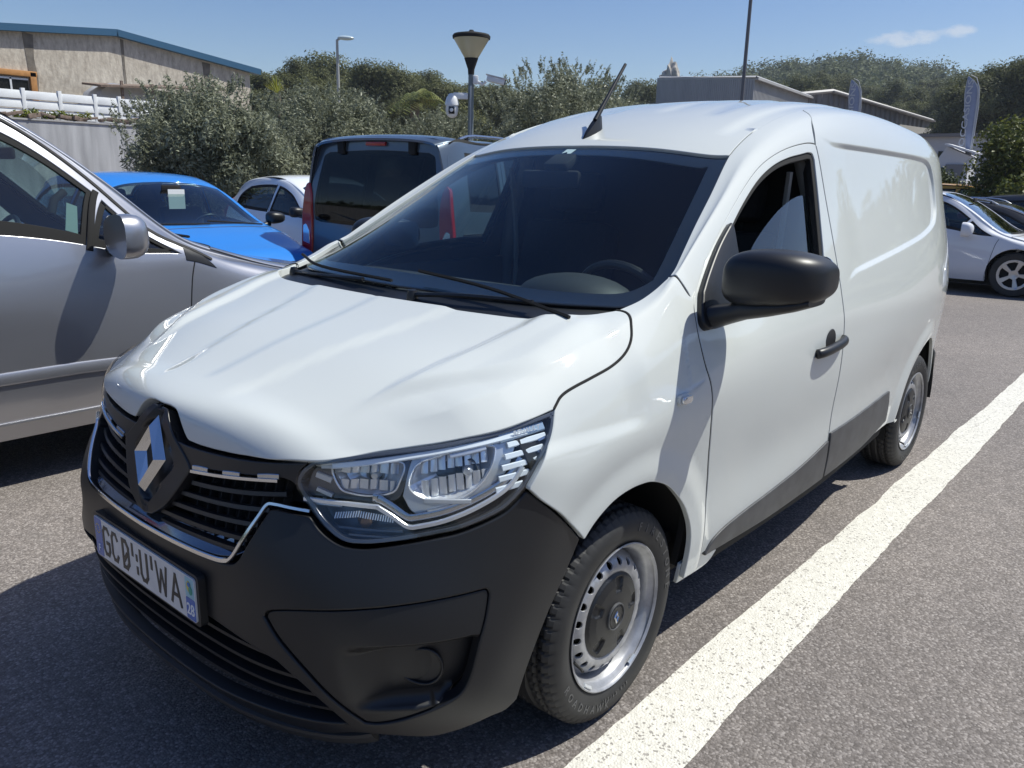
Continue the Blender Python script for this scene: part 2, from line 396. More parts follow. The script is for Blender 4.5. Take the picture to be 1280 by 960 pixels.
# ---------------------------------------------------------------- the white van's body surfaces
# station x : list of (y,z) for T0..T10
TX=[.94,.90,.86,.80,.70,.50,.30,.15,0,-.15,-.30,-.50,-.70,-.90,-1.10,-1.35,-1.80,-2.30,-2.80,-3.10,-3.30,-3.42,-3.50]
VT=[
[(0,.845),(.325,.828),(.445,.765),(.46,.74),(.475,.72),(.49,.70),(.50,.67),(.51,.6),(.51,.5),(.51,.4),(.50,.26)],
[(0,.885),(.327,.864),(.455,.800),(.475,.775),(.49,.75),(.505,.73),(.515,.70),(.525,.65),(.53,.55),(.53,.42),(.52,.26)],
[(0,.914),(.332,.893),(.470,.832),(.495,.805),(.51,.785),(.525,.76),(.54,.73),(.55,.68),(.56,.57),(.56,.42),(.55,.26)],
[(0,.936),(.342,.920),(.500,.862),(.535,.837),(.56,.812),(.58,.79),(.60,.76),(.61,.71),(.62,.59),(.62,.42),(.61,.26)],
[(0,.958),(.36,.940),(.538,.890),(.590,.862),(.620,.838),(.645,.812),(.668,.775),(.70,.74),(.71,.6),(.71,.42),(.70,.26)],
[(0,1.018),(.37,1.014),(.592,.986),(.690,.953),(.747,.916),(.779,.877),(.803,.83),(.815,.75),(.825,.61),(.825,.42),(.81,.26)],
[(0,1.068),(.38,1.068),(.62,1.048),(.735,1.013),(.797,.965),(.828,.91),(.846,.85),(.857,.77),(.866,.62),(.862,.42),(.84,.26)],
[(0,1.110),(.39,1.110),(.64,1.092),(.752,1.053),(.812,1.00),(.842,.94),(.858,.88),(.867,.80),(.874,.63),(.868,.42),(.842,.25)],
[(0,1.168),(.39,1.160),(.66,1.122),(.760,1.083),(.820,1.03),(.848,.97),(.864,.90),(.872,.81),(.878,.63),(.87,.42),(.842,.24)],
[(0,1.248),(.39,1.232),(.695,1.150),(.768,1.125),(.815,1.075),(.846,1.01),(.866,.93),(.875,.83),(.880,.62),(.87,.42),(.840,.24)],
[(0,1.328),(.38,1.308),(.688,1.213),(.745,1.205),(.790,1.15),(.830,1.07),(.862,.97),(.878,.85),(.880,.62),(.868,.42),(.836,.24)],
[(0,1.432),(.37,1.408),(.655,1.325),(.712,1.325),(.752,1.275),(.795,1.18),(.848,1.03),(.880,.87),(.879,.62),(.866,.42),(.834,.24)],
[(0,1.528),(.36,1.505),(.620,1.440),(.678,1.437),(.722,1.385),(.772,1.26),(.842,1.07),(.882,.88),(.878,.62),(.864,.42),(.834,.24)],
[(0,1.620),(.36,1.602),(.585,1.553),(.645,1.540),(.700,1.480),(.762,1.32),(.842,1.09),(.884,.88),(.878,.62),(.864,.42),(.834,.24)],
[(0,1.688),(.36,1.672),(.575,1.632),(.640,1.610),(.690,1.550),(.757,1.37),(.842,1.11),(.885,.88),(.879,.62),(.865,.42),(.835,.24)],
[(0,1.748),(.36,1.734),(.575,1.697),(.640,1.670),(.693,1.600),(.757,1.40),(.845,1.12),(.886,.88),(.880,.62),(.866,.42),(.836,.24)],
[(0,1.800),(.36,1.788),(.575,1.752),(.645,1.718),(.700,1.62),(.760,1.41),(.848,1.12),(.887,.88),(.882,.62),(.868,.42),(.838,.24)],
[(0,1.812),(.36,1.800),(.575,1.763),(.645,1.722),(.700,1.62),(.760,1.41),(.848,1.12),(.886,.88),(.882,.62),(.868,.42),(.838,.24)],
[(0,1.800),(.36,1.788),(.570,1.750),(.637,1.708),(.690,1.61),(.748,1.40),(.834,1.12),(.874,.88),(.872,.62),(.86,.42),(.835,.26)],
[(0,1.782),(.35,1.770),(.555,1.732),(.620,1.692),(.672,1.60),(.728,1.40),(.810,1.12),(.850,.88),(.850,.62),(.84,.42),(.82,.28)],
[(0,1.765),(.34,1.753),(.535,1.715),(.598,1.675),(.647,1.59),(.702,1.39),(.780,1.12),(.820,.88),(.822,.62),(.815,.42),(.80,.28)],
[(0,1.748),(.32,1.737),(.505,1.700),(.565,1.662),(.612,1.58),(.667,1.38),(.742,1.12),(.782,.88),(.786,.62),(.78,.42),(.77,.28)],
[(0,1.725),(.30,1.715),(.46,1.680),(.510,1.645),(.555,1.57),(.610,1.37),(.685,1.12),(.725,.88),(.73,.62),(.73,.42),(.72,.28)],
]
TX=np.array(TX,float); T=np.array(VT,float)
_nx=np.zeros((len(TX),11,1)); _nx[:4]=np.array([[.836,.803,.792],[.830,.799,.787],[.818,.786,.778],[.784,.757,.752]])[:,[0,1]+[2]*9,None]-TX[:4,None,None]
T=np.concatenate([T,_nx],2)
def natspl(xs,ys):
    """natural cubic spline; returns second derivs"""
    n=len(xs); h=np.diff(xs); A=np.zeros((n,n)); B=np.zeros((n,)+ys.shape[1:])
    A[0,0]=A[-1,-1]=1
    for i in range(1,n-1):
        A[i,i-1]=h[i-1];A[i,i]=2*(h[i-1]+h[i]);A[i,i+1]=h[i]
        B[i]=6*((ys[i+1]-ys[i])/h[i]-(ys[i]-ys[i-1])/h[i-1])
    return np.linalg.solve(A,B.reshape(n,-1)).reshape(B.shape)
def evspl(xs,ys,m,x):
    i=np.clip(np.searchsorted(xs,x)-1,0,len(xs)-2); h=xs[i+1]-xs[i]
    a=(xs[i+1]-x)/h; b=(x-xs[i])/h
    sh=(-1,)+(1,)*(ys.ndim-1)
    a=a.reshape(sh);b=b.reshape(sh);h=h.reshape(sh)
    return a*ys[i]+b*ys[i+1]+((a**3-a)*m[i]+(b**3-b)*m[i+1])*h*h/6
sx=TX[::-1].copy(); sT=T[::-1].copy(); sm=natspl(sx,sT)
tt=np.arange(T.shape[1]).astype(float)
_inv=None
def van_base(u,t):
    """u=x array, t array (sign of t = side) -> (N,3)"""
    u=np.asarray(u,float).ravel(); t=np.asarray(t,float).ravel(); sg=np.where(t<0,-1.,1.); t=abs(t)
    G=evspl(sx,sT,sm,u)
    global _inv
    n=len(tt)
    if _inv is None:
        _inv=natspl(np.arange(1.-n,n),np.eye(2*n-1))
    G=np.concatenate([G[:,:0:-1]*[-1,1,1],G],1)
    Mt=np.einsum('ij,kjc->kic',_inv,G)
    i=np.clip(np.floor(t).astype(int),0,n-2); b=t-i; a=1-b; k=np.arange(len(u)); i=i+n-1
    a=a[:,None];b=b[:,None]
    Q=a*G[k,i]+b*G[k,i+1]+((a**3-a)*Mt[k,i]+(b**3-b)*Mt[k,i+1])/6
    return np.stack([u+Q[:,2],Q[:,0]*sg,Q[:,1]],1)

for i,x in enumerate(TX):
    if -2.6<x<-1.2:
        w={-1.35:.008,-1.8:.013,-2.3:.012}.get(x,0)
        T[i,0,1]+=w; T[i,1,1]+=w; T[i,2,1]+=w*.7
    if x==-1.1: T[i,:3,1]+=.003
    if x<-2.7:
        w={-2.8:.008,-3.1:.018,-3.3:.022,-3.42:.022,-3.5:.02}[x]
        T[i,6:,0]-=w; T[i,5,0]-=w*.4
T[:,7,0]-=.004
_x=[-3.5,-3.3,-3.1,-2.8,-2.3,-1.8,-1.35,-.9,-.5,-.15,.15,.3]
T[5:,8,0]=np.interp(TX[5:],_x,[.705,.765,.79,.818,.845,.866,.872,.862,.848,.838,.836,.838])
T[5:,9,0]=np.interp(TX[5:],_x,[.70,.755,.78,.808,.828,.848,.856,.848,.836,.826,.824,.826])
T[3:,10,0]=T[3:,9,0]-.025
T[18:,7,0]-=.012; T[17,7,0]-=.005
sx=TX[::-1].copy(); sT=T[::-1].copy(); sm=natspl(sx,sT)
# front contour F: levels z, columns (x,y)
FZ=np.array([.17,.24,.33,.45,.55,.70,.80,.90,.98])
FP=np.array([
[(.80,0),(.79,.25),(.755,.43),(.69,.57),(.60,.68),(.49,.755),(.38,.80),(.28,.82)],
[(.86,0),(.85,.25),(.81,.44),(.74,.60),(.635,.715),(.51,.79),(.39,.82),(.28,.815)],
[(.886,0),(.878,.25),(.848,.45),(.775,.62),(.665,.735),(.54,.81),(.41,.825),(.28,.825)],
[(.891,0),(.884,.25),(.860,.45),(.795,.62),(.685,.74),(.555,.815),(.42,.83),(.28,.828)],
[(.891,0),(.883,.25),(.857,.45),(.79,.62),(.68,.74),(.55,.81),(.42,.832),(.28,.832)],
[(.877,0),(.865,.25),(.828,.43),(.758,.58),(.655,.70),(.53,.785),(.40,.83),(.28,.842)],
[(.850,0),(.834,.25),(.792,.42),(.722,.56),(.635,.68),(.52,.77),(.40,.826),(.28,.856)],
[(.828,0),(.808,.25),(.764,.42),(.694,.555),(.608,.658),(.505,.745),(.39,.802),(.28,.84)],
[(.75,0),(.74,.25),(.70,.40),(.62,.52),(.53,.62),(.45,.69),(.37,.75),(.28,.80)]])
FP=np.concatenate([FP,FP[:,-1:]+np.array([-.09,0.])],1); FP[:,-1,1]+=np.interp(FZ,[.17,.5,.8,.98],[-.002,0,.006,.012])
fm=natspl(FZ,FP); ss=np.arange(9.); _finv=None
def fbase(s,z):
    global _finv
    s=np.asarray(s,float).ravel(); z=np.asarray(z,float).ravel(); sg=np.where(s<0,-1,1); s=abs(s)
    G=evspl(FZ,FP,fm,z)
    if _finv is None:
        # symmetric (zero slope in x / odd in y) at centre: extend with mirrored points
        xs=np.arange(-8.,9.); E=np.eye(17); _finv=(xs,natspl(xs,E))
    xs,M=_finv
    G2=np.concatenate([G[:,:0:-1]*[1,-1],G],1)
    Mt=np.einsum('ij,kjc->kic',M,G2)
    q=s+8; i=np.clip(np.floor(q).astype(int),0,15); b=(q-i)[:,None]; a=1-b; k=np.arange(len(s))
    Q=a*G2[k,i]+b*G2[k,i+1]+((a**3-a)*Mt[k,i]+(b**3-b)*Mt[k,i+1])/6
    return np.stack([Q[:,0],Q[:,1]*sg,z],1)
# materials of the vehicles
white = M('white_paint', (.575, .603, .583), .6, 0, 1.0, spec=.15)
blackp = M('black_textured_plastic', (.009, .010, .012), .42, bump=(900, .12, .001), noise=(6, .12, 3))
greyp = M('faded_grey_plastic', (.060, .062, .066), .5, bump=(700, .15, .001), noise=(14, .25, 5))
gloss = M('gloss_black', (.012, .012, .013), .12, 0, .6)
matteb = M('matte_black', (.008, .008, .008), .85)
rubber = M('tyre_rubber', (.022, .022, .022), .62, bump=(300, .12, .001), noise=(9, .25, 4))
chrome = M('chrome', (.74, .745, .75), .12, 1.0)
chromed = M('satin_chrome', (.55, .56, .58), .22, 1.0)
silverm = M('wheel_silver', (.36, .365, .38), .42, .5, .1, noise=(30, .18, 5))
seatm = M('seat_fabric', (.014, .014, .016), .9, noise=(60, .2, 3))
dashm = M('dashboard_plastic', (.022, .024, .026), .6, bump=(500, .1, .001))
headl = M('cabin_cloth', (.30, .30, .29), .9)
wglass = glass('windscreen_glass', (.76, .86, .86), .85)
sglass = glass('side_window_glass', (.55, .66, .65), 1.9)
lensg = glass('lamp_lens', (.93, .95, .96), 1.3)
redlens = M('red_lens', (.35, .008, .008), .15, 0, .8)
amber = M('amber_lens', (.65, .22, .02), .2, 0, .6)
clear = M('clear_reflector', (.75, .77, .8), .12, .9)
rust = M('worn_steel', (.25, .2, .17), .6, .6, noise=(40, .4, 5))

van = empty('white_van', (0, 0, 0), 0, 'clean white panel van with black bumper parked nearest the camera beside the white line', 'van')
VC = (-1.3, 0, .75)
SX = (1, .17)

RECESS = closed([(-1.25, 1.619), (-1.55, 1.619), (-2.17, 1.613), (-2.714, 1.604), (-2.90, 1.585), (-2.965, 1.53), (-2.985, 1.44), (-2.95, 1.34), (-2.83, 1.275), (-2.58, 1.232), (-2.3, 1.203), (-1.92, 1.167), (-1.55, 1.135), (-1.25, 1.115)], 16)
CRX = [-.34, -.15, .0, .21, .40, .506, .578, .644]; CRY = [.752, .757, .754, .738, .706, .661, .600, .540]
def vdisp(Pt):
    """pressed features of the skin, metres along the outward normal"""
    x, y, z = Pt[:, 0], np.abs(Pt[:, 1]), Pt[:, 2]; d = np.zeros(len(Pt))
    up = smooth01((z-.86)/.04)*smooth01((x+.02)/.1)                       # bonnet
    yc = .115+.17*np.clip((.80-x)/.68, 0, 1)**1.2
    d += up*(-.0075)*smooth01((y-yc)/.055)*smooth01((.77-x)/.10)          # valley outside the centre panel
    y0 = .462+.10*np.clip((.66-x)/.5, 0, 1); y1 = .50+.25*smooth01((.66-x)/.42)
    w = np.clip((y1-y0), .01, 1)
    d += up*.016*smooth01((y-y0+.012)/.05)*smooth01((y1-y)/.07)*smooth01((.665-x)/.10)
    d += -.0016*up*np.exp(-(y/.006)**2)*smooth01((.72-x)/.05)             # crease on the centre line
    yk = np.interp(x, CRX, CRY); s_ = np.sqrt((y-yk)**2+.0035**2)           # folded edge running back to the pillar
    d += .015*np.clip(1-s_/.095, 0, 1)**1.2*smooth01((.60-x)/.14)*smooth01((x+.34)/.10)*(z > .85)*(z < 1.26)
    # front arch flare and rear arch flare
    for cx, cz, r0, wd, h in ((0., .33, .385, .085, .014), (-2.80, .33, .39, .09, .016)):
        rr = np.hypot(x-cx, z-cz); d += h*smooth01((r0+wd-rr)/wd*1.0)*(z > .1)*(y > .7)*(1-smooth01((z-.80)/.06))
    # door sculpture: hollow low on the door, falling light line above the sill
    dm = smooth01((-x-.45)/.25)*smooth01((x+2.35)/.3)
    zl = .60-.05*(x+1.3)
    d += dm*(-.007)*np.exp(-((z-zl)/.13)**2)*(y > .6)
    d += .0025*np.exp(-((z-(.985+.02*(x+1.3)))/.05)**2)*(y > .78)*(x < -.2)
    # shoulder pressing from behind the door to the rear, and the blister above the rear wheel
    # recessed blanking panel
    mm = (x < -1.3)&(x > -3.1)&(z > 1.05)&(z < 1.7)&(y > .55)
    if mm.any():
        q = np.stack([x[mm], z[mm]], 1); dd = segdist(q, RECESS); ins_ = inside(q, RECESS)
        d[mm] += -.014*smooth01(dd/.020)*ins_*smooth01((-1.38-q[:, 0])/.30)
    # roof ribs
    rz = (z > 1.62)*(y < .56)
    d += rz*(-.007)*(smooth01((y-.47)/.03))*smooth01((-x-.95)/.15)
    for yr in (.15, .35): d += rz*(-.005)*np.exp(-((y-yr)/.022)**2)*smooth01((-x-1.15)/.12)*smooth01((x+3.2)/.1)
    # gutter between roof and side
    return d
fnL = lambda a, b: van_base(a, b)
fnR = lambda a, b: van_base(a, -np.asarray(b))
def t_at(x, z, lo=2.6, hi=10.):
    for _ in range(40):
        m = .5*(lo+hi)
        if van_base([x], [m])[0, 2] > z: lo = m
        else: hi = m
    return .5*(lo+hi)
def XZv(P):
    P = np.array(P, float); lo = np.full(len(P), 2.6); hi = np.full(len(P), 10.)
    for _ in range(30):
        m = .5*(lo+hi); z = van_base(P[:, 0], m)[:, 2]; up_ = z > P[:, 1]; lo = np.where(up_, m, lo); hi = np.where(up_, hi, m)
    return np.stack([P[:, 0], .5*(lo+hi)], 1)
def XZ(pts): return [(x, t_at(x, z)) for x, z in pts]

def XYt(P):
    P = np.array(P, float); lo = np.full(len(P), .5); hi = np.full(len(P), 5.)
    for _ in range(30):
        m = .5*(lo+hi); yv = van_base(P[:, 0], m)[:, 1]; up_ = yv < P[:, 1]; lo = np.where(up_, m, lo); hi = np.where(up_, hi, m)
    return np.stack([P[:, 0], .5*(lo+hi)], 1)
xs_ = np.linspace(-.33, .60, 110)
FOLD = np.vstack([XYt(np.stack([xs_, np.interp(xs_, CRX, CRY)+o_], 1)) for o_ in (-.012, -.006, -.0025, 0, .0025, .006, .012)])
HOODF = [(0.861, 0.11), (0.938, 0.36), (0.938, 0.50), (0.932, 0.72), (0.915, 1.0), (0.867, 1.47), (0.79, 1.90), (0.708, 2.16), (0.653, 2.43), (0.603, 2.92), (0.556, 3.38), (0.504, 3.72), (0.451, 3.92), (0.385, 4.02), (0.305, 4.09)]
SHUT = [(0.305, 4.09), (0.291, 3.97), (0.276, 3.86), (0.255, 3.80), (0.222, 3.79), (0.169, 3.81), (0.095, 3.80), (0.031, 3.66), (-0.015, 3.36), (-0.05, 2.88), (-0.069, 2.52), (-0.072, 2.32), (-0.066, 2.19)]
HOODR = [(-0.066, 2.19), (-0.042, 2.14), (0.022, 2.0), (0.082, 1.74), (0.111, 1.46), (0.125, 1.24), (0.137, 0.9), (0.143, 0.5), (0.145, 0.)]
half = path([(.864, 0), (0.862, .10)], [(.862, .10), (.872, .18), (.925, .31), (.937, .36)], [(.937, .36)]+HOODF[2:], SHUT, HOODR)
hood_o = half+[p for p in mirror_t(half) if abs(p[1]) > 1e-6]
hood = panel('bonnet', hood_o, fnL, white, van, res=.013, sc=(1, .19), disp=vdisp, gap=.0032, flange=.03, center=VC, rnd=.003, extra=np.vstack([FOLD, FOLD*[1, -1]]))

# windscreen, its black border, cowl
WSE = [(-0.883, 1.975), (-0.777, 2.03), (-0.685, 2.07), (-0.527, 2.14), (-0.403, 2.24), (-0.334, 2.33), (-0.292, 2.36)]
WTOP = [(-.800, 0), (-.806, .6), (-.822, 1.1), (-.85, 1.6), (-.883, 1.975)]
WB = [(-0.292, 2.36), (-0.206, 2.19), (-0.124, 2.08), (-.075, 1.9), (-.01, 1.6), (.035, 1.2), (.062, .6), (.07, 0)]
gh = path(WTOP, WSE, WB); ws_o = gh+[p for p in mirror_t(gh) if abs(p[1]) > 1e-6]
panel('windscreen', ws_o, fnL, wglass, van, res=.05, sc=(1, .19), gap=.004, off=-.006, flange=0, center=VC)
def lim(o, top, side, bot):
    return o
fr_in = path([(-.745, 0), (-.752, .9), (-.78, 1.55), (-.80, 1.70)], [(-.80, 1.70), (-.6, 1.80), (-.4, 1.90), (-.27, 1.97)], [(-.27, 1.97), (-.15, 1.75), (-.055, 1.3), (-.02, .7), (-.01, 0)])
fr_in = fr_in+[p for p in mirror_t(fr_in) if abs(p[1]) > 1e-6]
panel('windscreen_border', ws_o, fnL, gloss, van, holes=[fr_in], res=.05, sc=(1, .19), gap=.003, off=-.0095, flange=.006, center=VC)
CW = [(0.145, 0), (.143, .5), (.137, .9), (.125, 1.24), (.111, 1.46), (.082, 1.74), (.022, 2.0), (-.042, 2.14), (-.068, 2.18)]
cw = path(CW, [(-.068, 2.18), (-.16, 2.23), (-.29, 2.38)], [(-0.29, 2.34), (-0.206, 2.12), (-0.124, 2.0), (-.07, 1.8), (-.005, 1.5), (.040, 1.1), (.066, .6), (.074, 0)])
cw_o = cw+[p for p in mirror_t(cw) if abs(p[1]) > 1e-6]
panel('cowl', cw_o, fnL, blackp, van, res=.04, sc=(1, .19), off=-.02, gap=-.006, flange=.03, center=VC)

# roof
DITCH = [(-0.883, 1.985), (-0.972, 1.97), (-1.106, 1.93), (-1.28, 1.90), (-1.519, 1.87), (-2.0, 1.86), (-2.6, 1.86), (-3.1, 1.88), (-3.44, 1.92)]
rf = path([(-3.47, 0), (-3.465, .8), (-3.45, 1.6), (-3.44, 1.92)], DITCH[::-1], WTOP[::-1])
panel('roof', rf+[p for p in mirror_t(rf) if abs(p[1]) > 1e-6], fnL, white, van, res=.032, sc=(1, .19), disp=vdisp, gap=.004, flange=.012, center=VC)

DOORF = [(-1.346, 3.98), (-1.30, 3.91), (-1.227, 3.86), (-1.073, 3.77), (-0.915, 3.72), (-0.772, 3.75), (-0.66, 3.81), (-0.555, 3.88), (-0.419, 3.96), (-0.322, 4.15), (-0.298, 4.36), (-0.287, 4.68), (-0.280, 5.19), (-0.288, 5.97), (-0.328, 7.05), (-0.367, 7.63), (-0.40, 8.09), (-0.412, 8.6), (-0.412, 9.40)]
DOORR = [(-1.350, 3.98), (-1.349, 4.5), (-1.345, 5.09), (-1.335, 5.88), (-1.340, 6.59), (-1.356, 7.45), (-1.378, 8.39), (-1.40, 9.44)]
ARCH = [(0.236, 7.99), (0.202, 7.84), (0.165, 7.73), (0.123, 7.65), (0.072, 7.61), (0.018, 7.61), (-0.045, 7.66), (-0.132, 7.82), (-0.197, 8.02), (-0.255, 8.27), (-0.294, 8.55), (-0.312, 8.77), (-0.320, 8.99), (-0.322, 9.27), (-0.322, 9.66)]
BSEAM = [(0.305, 4.09), (0.345, 5.0), (0.395, 5.87), (0.431, 6.45)]
BSEAM2 = [(0.431, 6.45), (0.39, 6.90), (0.319, 7.44), (0.236, 7.99)]
# window opening (x, t) and glass
WINO = path([(-1.205, 5.86), (-1.245, 5.4), (-1.283, 4.90), (-1.308, 4.33)], [(-1.308, 4.33), (-1.300, 4.20), (-1.27, 4.15)], [(-1.27, 4.15), (-1.2, 4.13), (-1.108, 4.07), (-0.983, 4.00), (-0.849, 3.99), (-0.702, 4.09), (-0.571, 4.27), (-0.461, 4.41), (-.37, 4.60)], [(-.37, 4.60), (-.36, 5.0), (-.40, 5.52)], [(-.40, 5.52), (-.8, 5.68), (-1.205, 5.86)])
rq_ = resample(RECESS, .011); rq_ = rq_[::-1] if area(rq_) < 0 else rq_
GROOVE = np.vstack([XZv(q[(q[:, 0] < -1.36)]) for q in [inset(rq_, d_) for d_ in (-.006, 0., .004, .008, .012, .016, .020, .026)]])
for side, fn, sy in (('left', fnL, 1), ('right', fnR, -1)):
    kw = dict(center=VC, sc=SX, disp=vdisp, gap=.0026)
    # wing
    fo = path(BSEAM, BSEAM2, ARCH, [(-.322, 9.66), (-.412, 9.66)], DOORF[::-1][:-9] if False else [(-.412, 9.66)]+DOORF[:8:-1]+[], [(-0.322, 4.15), (-.30, 3.9), (-.292, 3.3), (-.29, 2.38)], [(-0.292, 2.38), (-0.206, 2.21), (-0.124, 2.17), (-0.066, 2.19)], SHUT[::-1])
    wing = panel('front_wing', fo, fn, white, van, res=.016, flange=.016, extra=FOLD, **kw)
    # A pillar and cant rail: between windscreen edge / roof gutter and the door
    ap = path(WSE[::-1], DITCH[:5], [(-1.519, 1.87), (-1.46, 2.6), (-1.38, 3.5), (-1.348, 3.96)], DOORF[:10], [(-.30, 4.3), (-.30, 3.9), (-.294, 3.3), (-.294, 2.40)])
    panel('roof_pillar', ap, fn, white, van, res=.018, flange=.014, **kw)
    # door
    do = path(DOORF, [(-.412, 9.40), (-.47, 9.45)], [(-.47, 9.45), (-.9, 9.5), (-1.40, 9.44)], DOORR[::-1])
    door = panel('door', do, fn, white, van, holes=[WINO], res=.018, flange=.022, **kw)
    wi = closed([(a, b) for a, b in WINO[::4]], 2)
    # rubber seal, glass
    def shrink(o, k):
        q = np.array(o)*[1, .17]
        if area(q) < 0: q = q[::-1]
        return [(a, b/.17) for a, b in inset(resample(q, .02), k)]
    panel('window_seal', WINO, fn, matteb, door, holes=[shrink(WINO, .013)], res=.03, sc=SX, off=-.006, gap=-.004, flange=.02, center=VC)
    if side == 'left':
        gl = path([(-1.225, 5.95), (-1.262, 5.3), (-1.275, 4.88)], [(-1.275, 4.88), (-1.18, 4.82), (-1.05, 4.84), (-.93, 4.90), (-.80, 5.02), (-.70, 5.2), (-.62, 5.45), (-.56, 5.75)], [(-.56, 5.75), (-.9, 5.9), (-1.225, 5.95)])
    else: gl = shrink(WINO, -.01)
    panel('window_glass', gl, fn, sglass, door, res=.05, sc=SX, off=-.028, flange=0, center=VC)
    # mirror sail (thick black triangle at the foot of the window)
    so = path([(-.60, 4.06), (-.50, 4.10), (-.40, 4.22), (-.345, 4.33)], [(-.345, 4.33), (-.315, 4.6), (-.30, 4.86), (-.318, 5.12), (-.36, 5.22)], [(-.36, 5.22), (-.46, 5.45), (-.60, 5.60)], [(-.60, 5.60), (-.575, 5.0), (-.60, 4.06)])
    panel('mirror_sail', so, fn, blackp, door, res=.025, sc=SX, off=.022, flange=.03, rnd=.008, center=VC)
    # side panel
    AR2 = [( -2.80+.385*math.cos(a), .315+.385*math.sin(a)) for a in np.linspace(R(3), R(177), 22)]
    sp = path([(-1.352, 3.99), (-1.40, 3.4), (-1.46, 2.6), (-1.523, 1.875)], DITCH[4:], [(-3.44, 1.92), (-3.455, 3.5), (-3.46, 5.5), (-3.46, 7.5), (-3.44, 9.5)], [(-3.44, 9.5), (-3.19, 9.5)], XZ(AR2[::-1]), [(-2.413, 9.45), (-2.38, 9.44), (-1.405, 9.46)], DOORR[::-1])
    panel('side_panel', sp, fn, white, van, res=.0135 if side == 'left' else .03, flange=.016, extra=GROOVE if side == 'left' else None, **kw)
    # body coloured sill under the door
    si = path([(-.323, 9.40), (-.412, 9.42), (-.47, 9.48)], [(-.56, 9.60), (-.50, 9.80), (-.323, 9.80)])
    sb_ = path([(-.50, 9.54), (-1.4, 9.56), (-2.36, 9.50)], [(-2.36, 9.85), (-1.4, 9.9), (-.50, 9.9)])
    panel('lower_sill', sb_, fn, matteb, van, res=.06, sc=SX, off=-.022, gap=.001, flange=.012, center=VC)
    panel('sill', si, fn, white, van, res=.03, sc=SX, off=-.004, gap=.001, flange=.012, center=VC)
    # grey cladding strips
    c1 = path([(-.47, 9.38), (-.50, 9.24), (-.565, 9.15), (-.70, 9.07), (-.9, 9.0), (-1.13, 8.92), (-1.372, 8.66)], [(-1.372, 8.66), (-1.400, 9.42)], [(-1.400, 9.42), (-.9, 9.47), (-.47, 9.43)])
    c1 = path([(-.452, 9.44), (-.49, 9.24), (-.565, 9.12), (-.70, 9.03), (-.9, 8.93), (-1.13, 8.80), (-1.372, 8.56)], [(-1.372, 8.56), (-1.398, 9.50)], [(-1.398, 9.50), (-.9, 9.56), (-.452, 9.50)])
    panel('door_cladding', c1, fn, greyp, door, res=.03, sc=SX, off=.008, gap=.0015, flange=.012, rnd=.004, center=VC, disp=vdisp)
    c2 = path([(-1.380, 8.42), (-1.72, 8.40), (-2.2, 8.36)], [(-2.2, 8.36), (-2.235, 8.7), (-2.26, 9.2)], [(-2.26, 9.25), (-1.9, 9.46), (-1.408, 9.49)])
    panel('side_cladding', c2, fn, greyp, van, res=.03, sc=SX, off=.008, gap=.0015, flange=.012, rnd=.004, center=VC, disp=vdisp)
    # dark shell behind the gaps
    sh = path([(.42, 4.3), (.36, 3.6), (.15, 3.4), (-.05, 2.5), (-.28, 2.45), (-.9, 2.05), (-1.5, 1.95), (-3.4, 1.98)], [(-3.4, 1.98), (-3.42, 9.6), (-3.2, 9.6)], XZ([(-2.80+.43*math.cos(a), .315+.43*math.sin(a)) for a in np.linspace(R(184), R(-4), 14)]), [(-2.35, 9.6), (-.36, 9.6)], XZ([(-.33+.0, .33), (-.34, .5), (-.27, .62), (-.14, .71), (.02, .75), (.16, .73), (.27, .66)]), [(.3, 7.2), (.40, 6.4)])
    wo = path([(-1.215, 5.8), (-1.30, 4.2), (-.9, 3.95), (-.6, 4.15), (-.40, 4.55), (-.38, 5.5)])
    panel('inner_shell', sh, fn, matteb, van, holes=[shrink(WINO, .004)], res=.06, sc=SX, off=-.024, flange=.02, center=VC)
# matte black tubes added along the shut lines, standing in for the gaps' shade
def shade_tube(pts, sg, depth=.0075, r=.0048):
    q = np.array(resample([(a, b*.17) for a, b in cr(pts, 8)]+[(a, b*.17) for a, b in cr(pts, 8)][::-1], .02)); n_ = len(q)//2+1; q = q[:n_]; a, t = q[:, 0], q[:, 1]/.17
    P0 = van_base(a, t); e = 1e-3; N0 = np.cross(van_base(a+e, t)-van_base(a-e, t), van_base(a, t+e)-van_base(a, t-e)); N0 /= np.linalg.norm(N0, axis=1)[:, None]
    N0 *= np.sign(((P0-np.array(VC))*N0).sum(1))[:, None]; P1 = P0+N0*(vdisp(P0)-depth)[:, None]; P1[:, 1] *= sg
    link('shut_line_shade', tube_mesh('shut_line_shade', P1, r, 6), matteb, van)
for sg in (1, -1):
    shade_tube(SHUT, sg, .0015, .0042); shade_tube(DOORF, sg, .0045, .0034); shade_tube(DOORR, sg, .0045, .0034); shade_tube([(-.294, 2.42), (-.294, 3.3), (-.300, 3.9), (-.322, 4.15)], sg, .006, .004)
# shell under the roof and bonnet (headlining inside)
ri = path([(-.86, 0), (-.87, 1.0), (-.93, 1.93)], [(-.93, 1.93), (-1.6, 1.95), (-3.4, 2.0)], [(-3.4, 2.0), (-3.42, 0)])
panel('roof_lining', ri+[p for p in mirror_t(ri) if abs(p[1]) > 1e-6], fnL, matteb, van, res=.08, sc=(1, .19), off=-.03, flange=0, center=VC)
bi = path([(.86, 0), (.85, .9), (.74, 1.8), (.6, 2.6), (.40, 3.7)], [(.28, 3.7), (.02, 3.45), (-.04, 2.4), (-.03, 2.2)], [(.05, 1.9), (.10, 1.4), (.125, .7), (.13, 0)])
panel('bonnet_frame', bi+[p for p in mirror_t(bi) if abs(p[1]) > 1e-6], fnL, matteb, van, res=.06, sc=(1, .19), off=-.03, flange=0, center=VC)
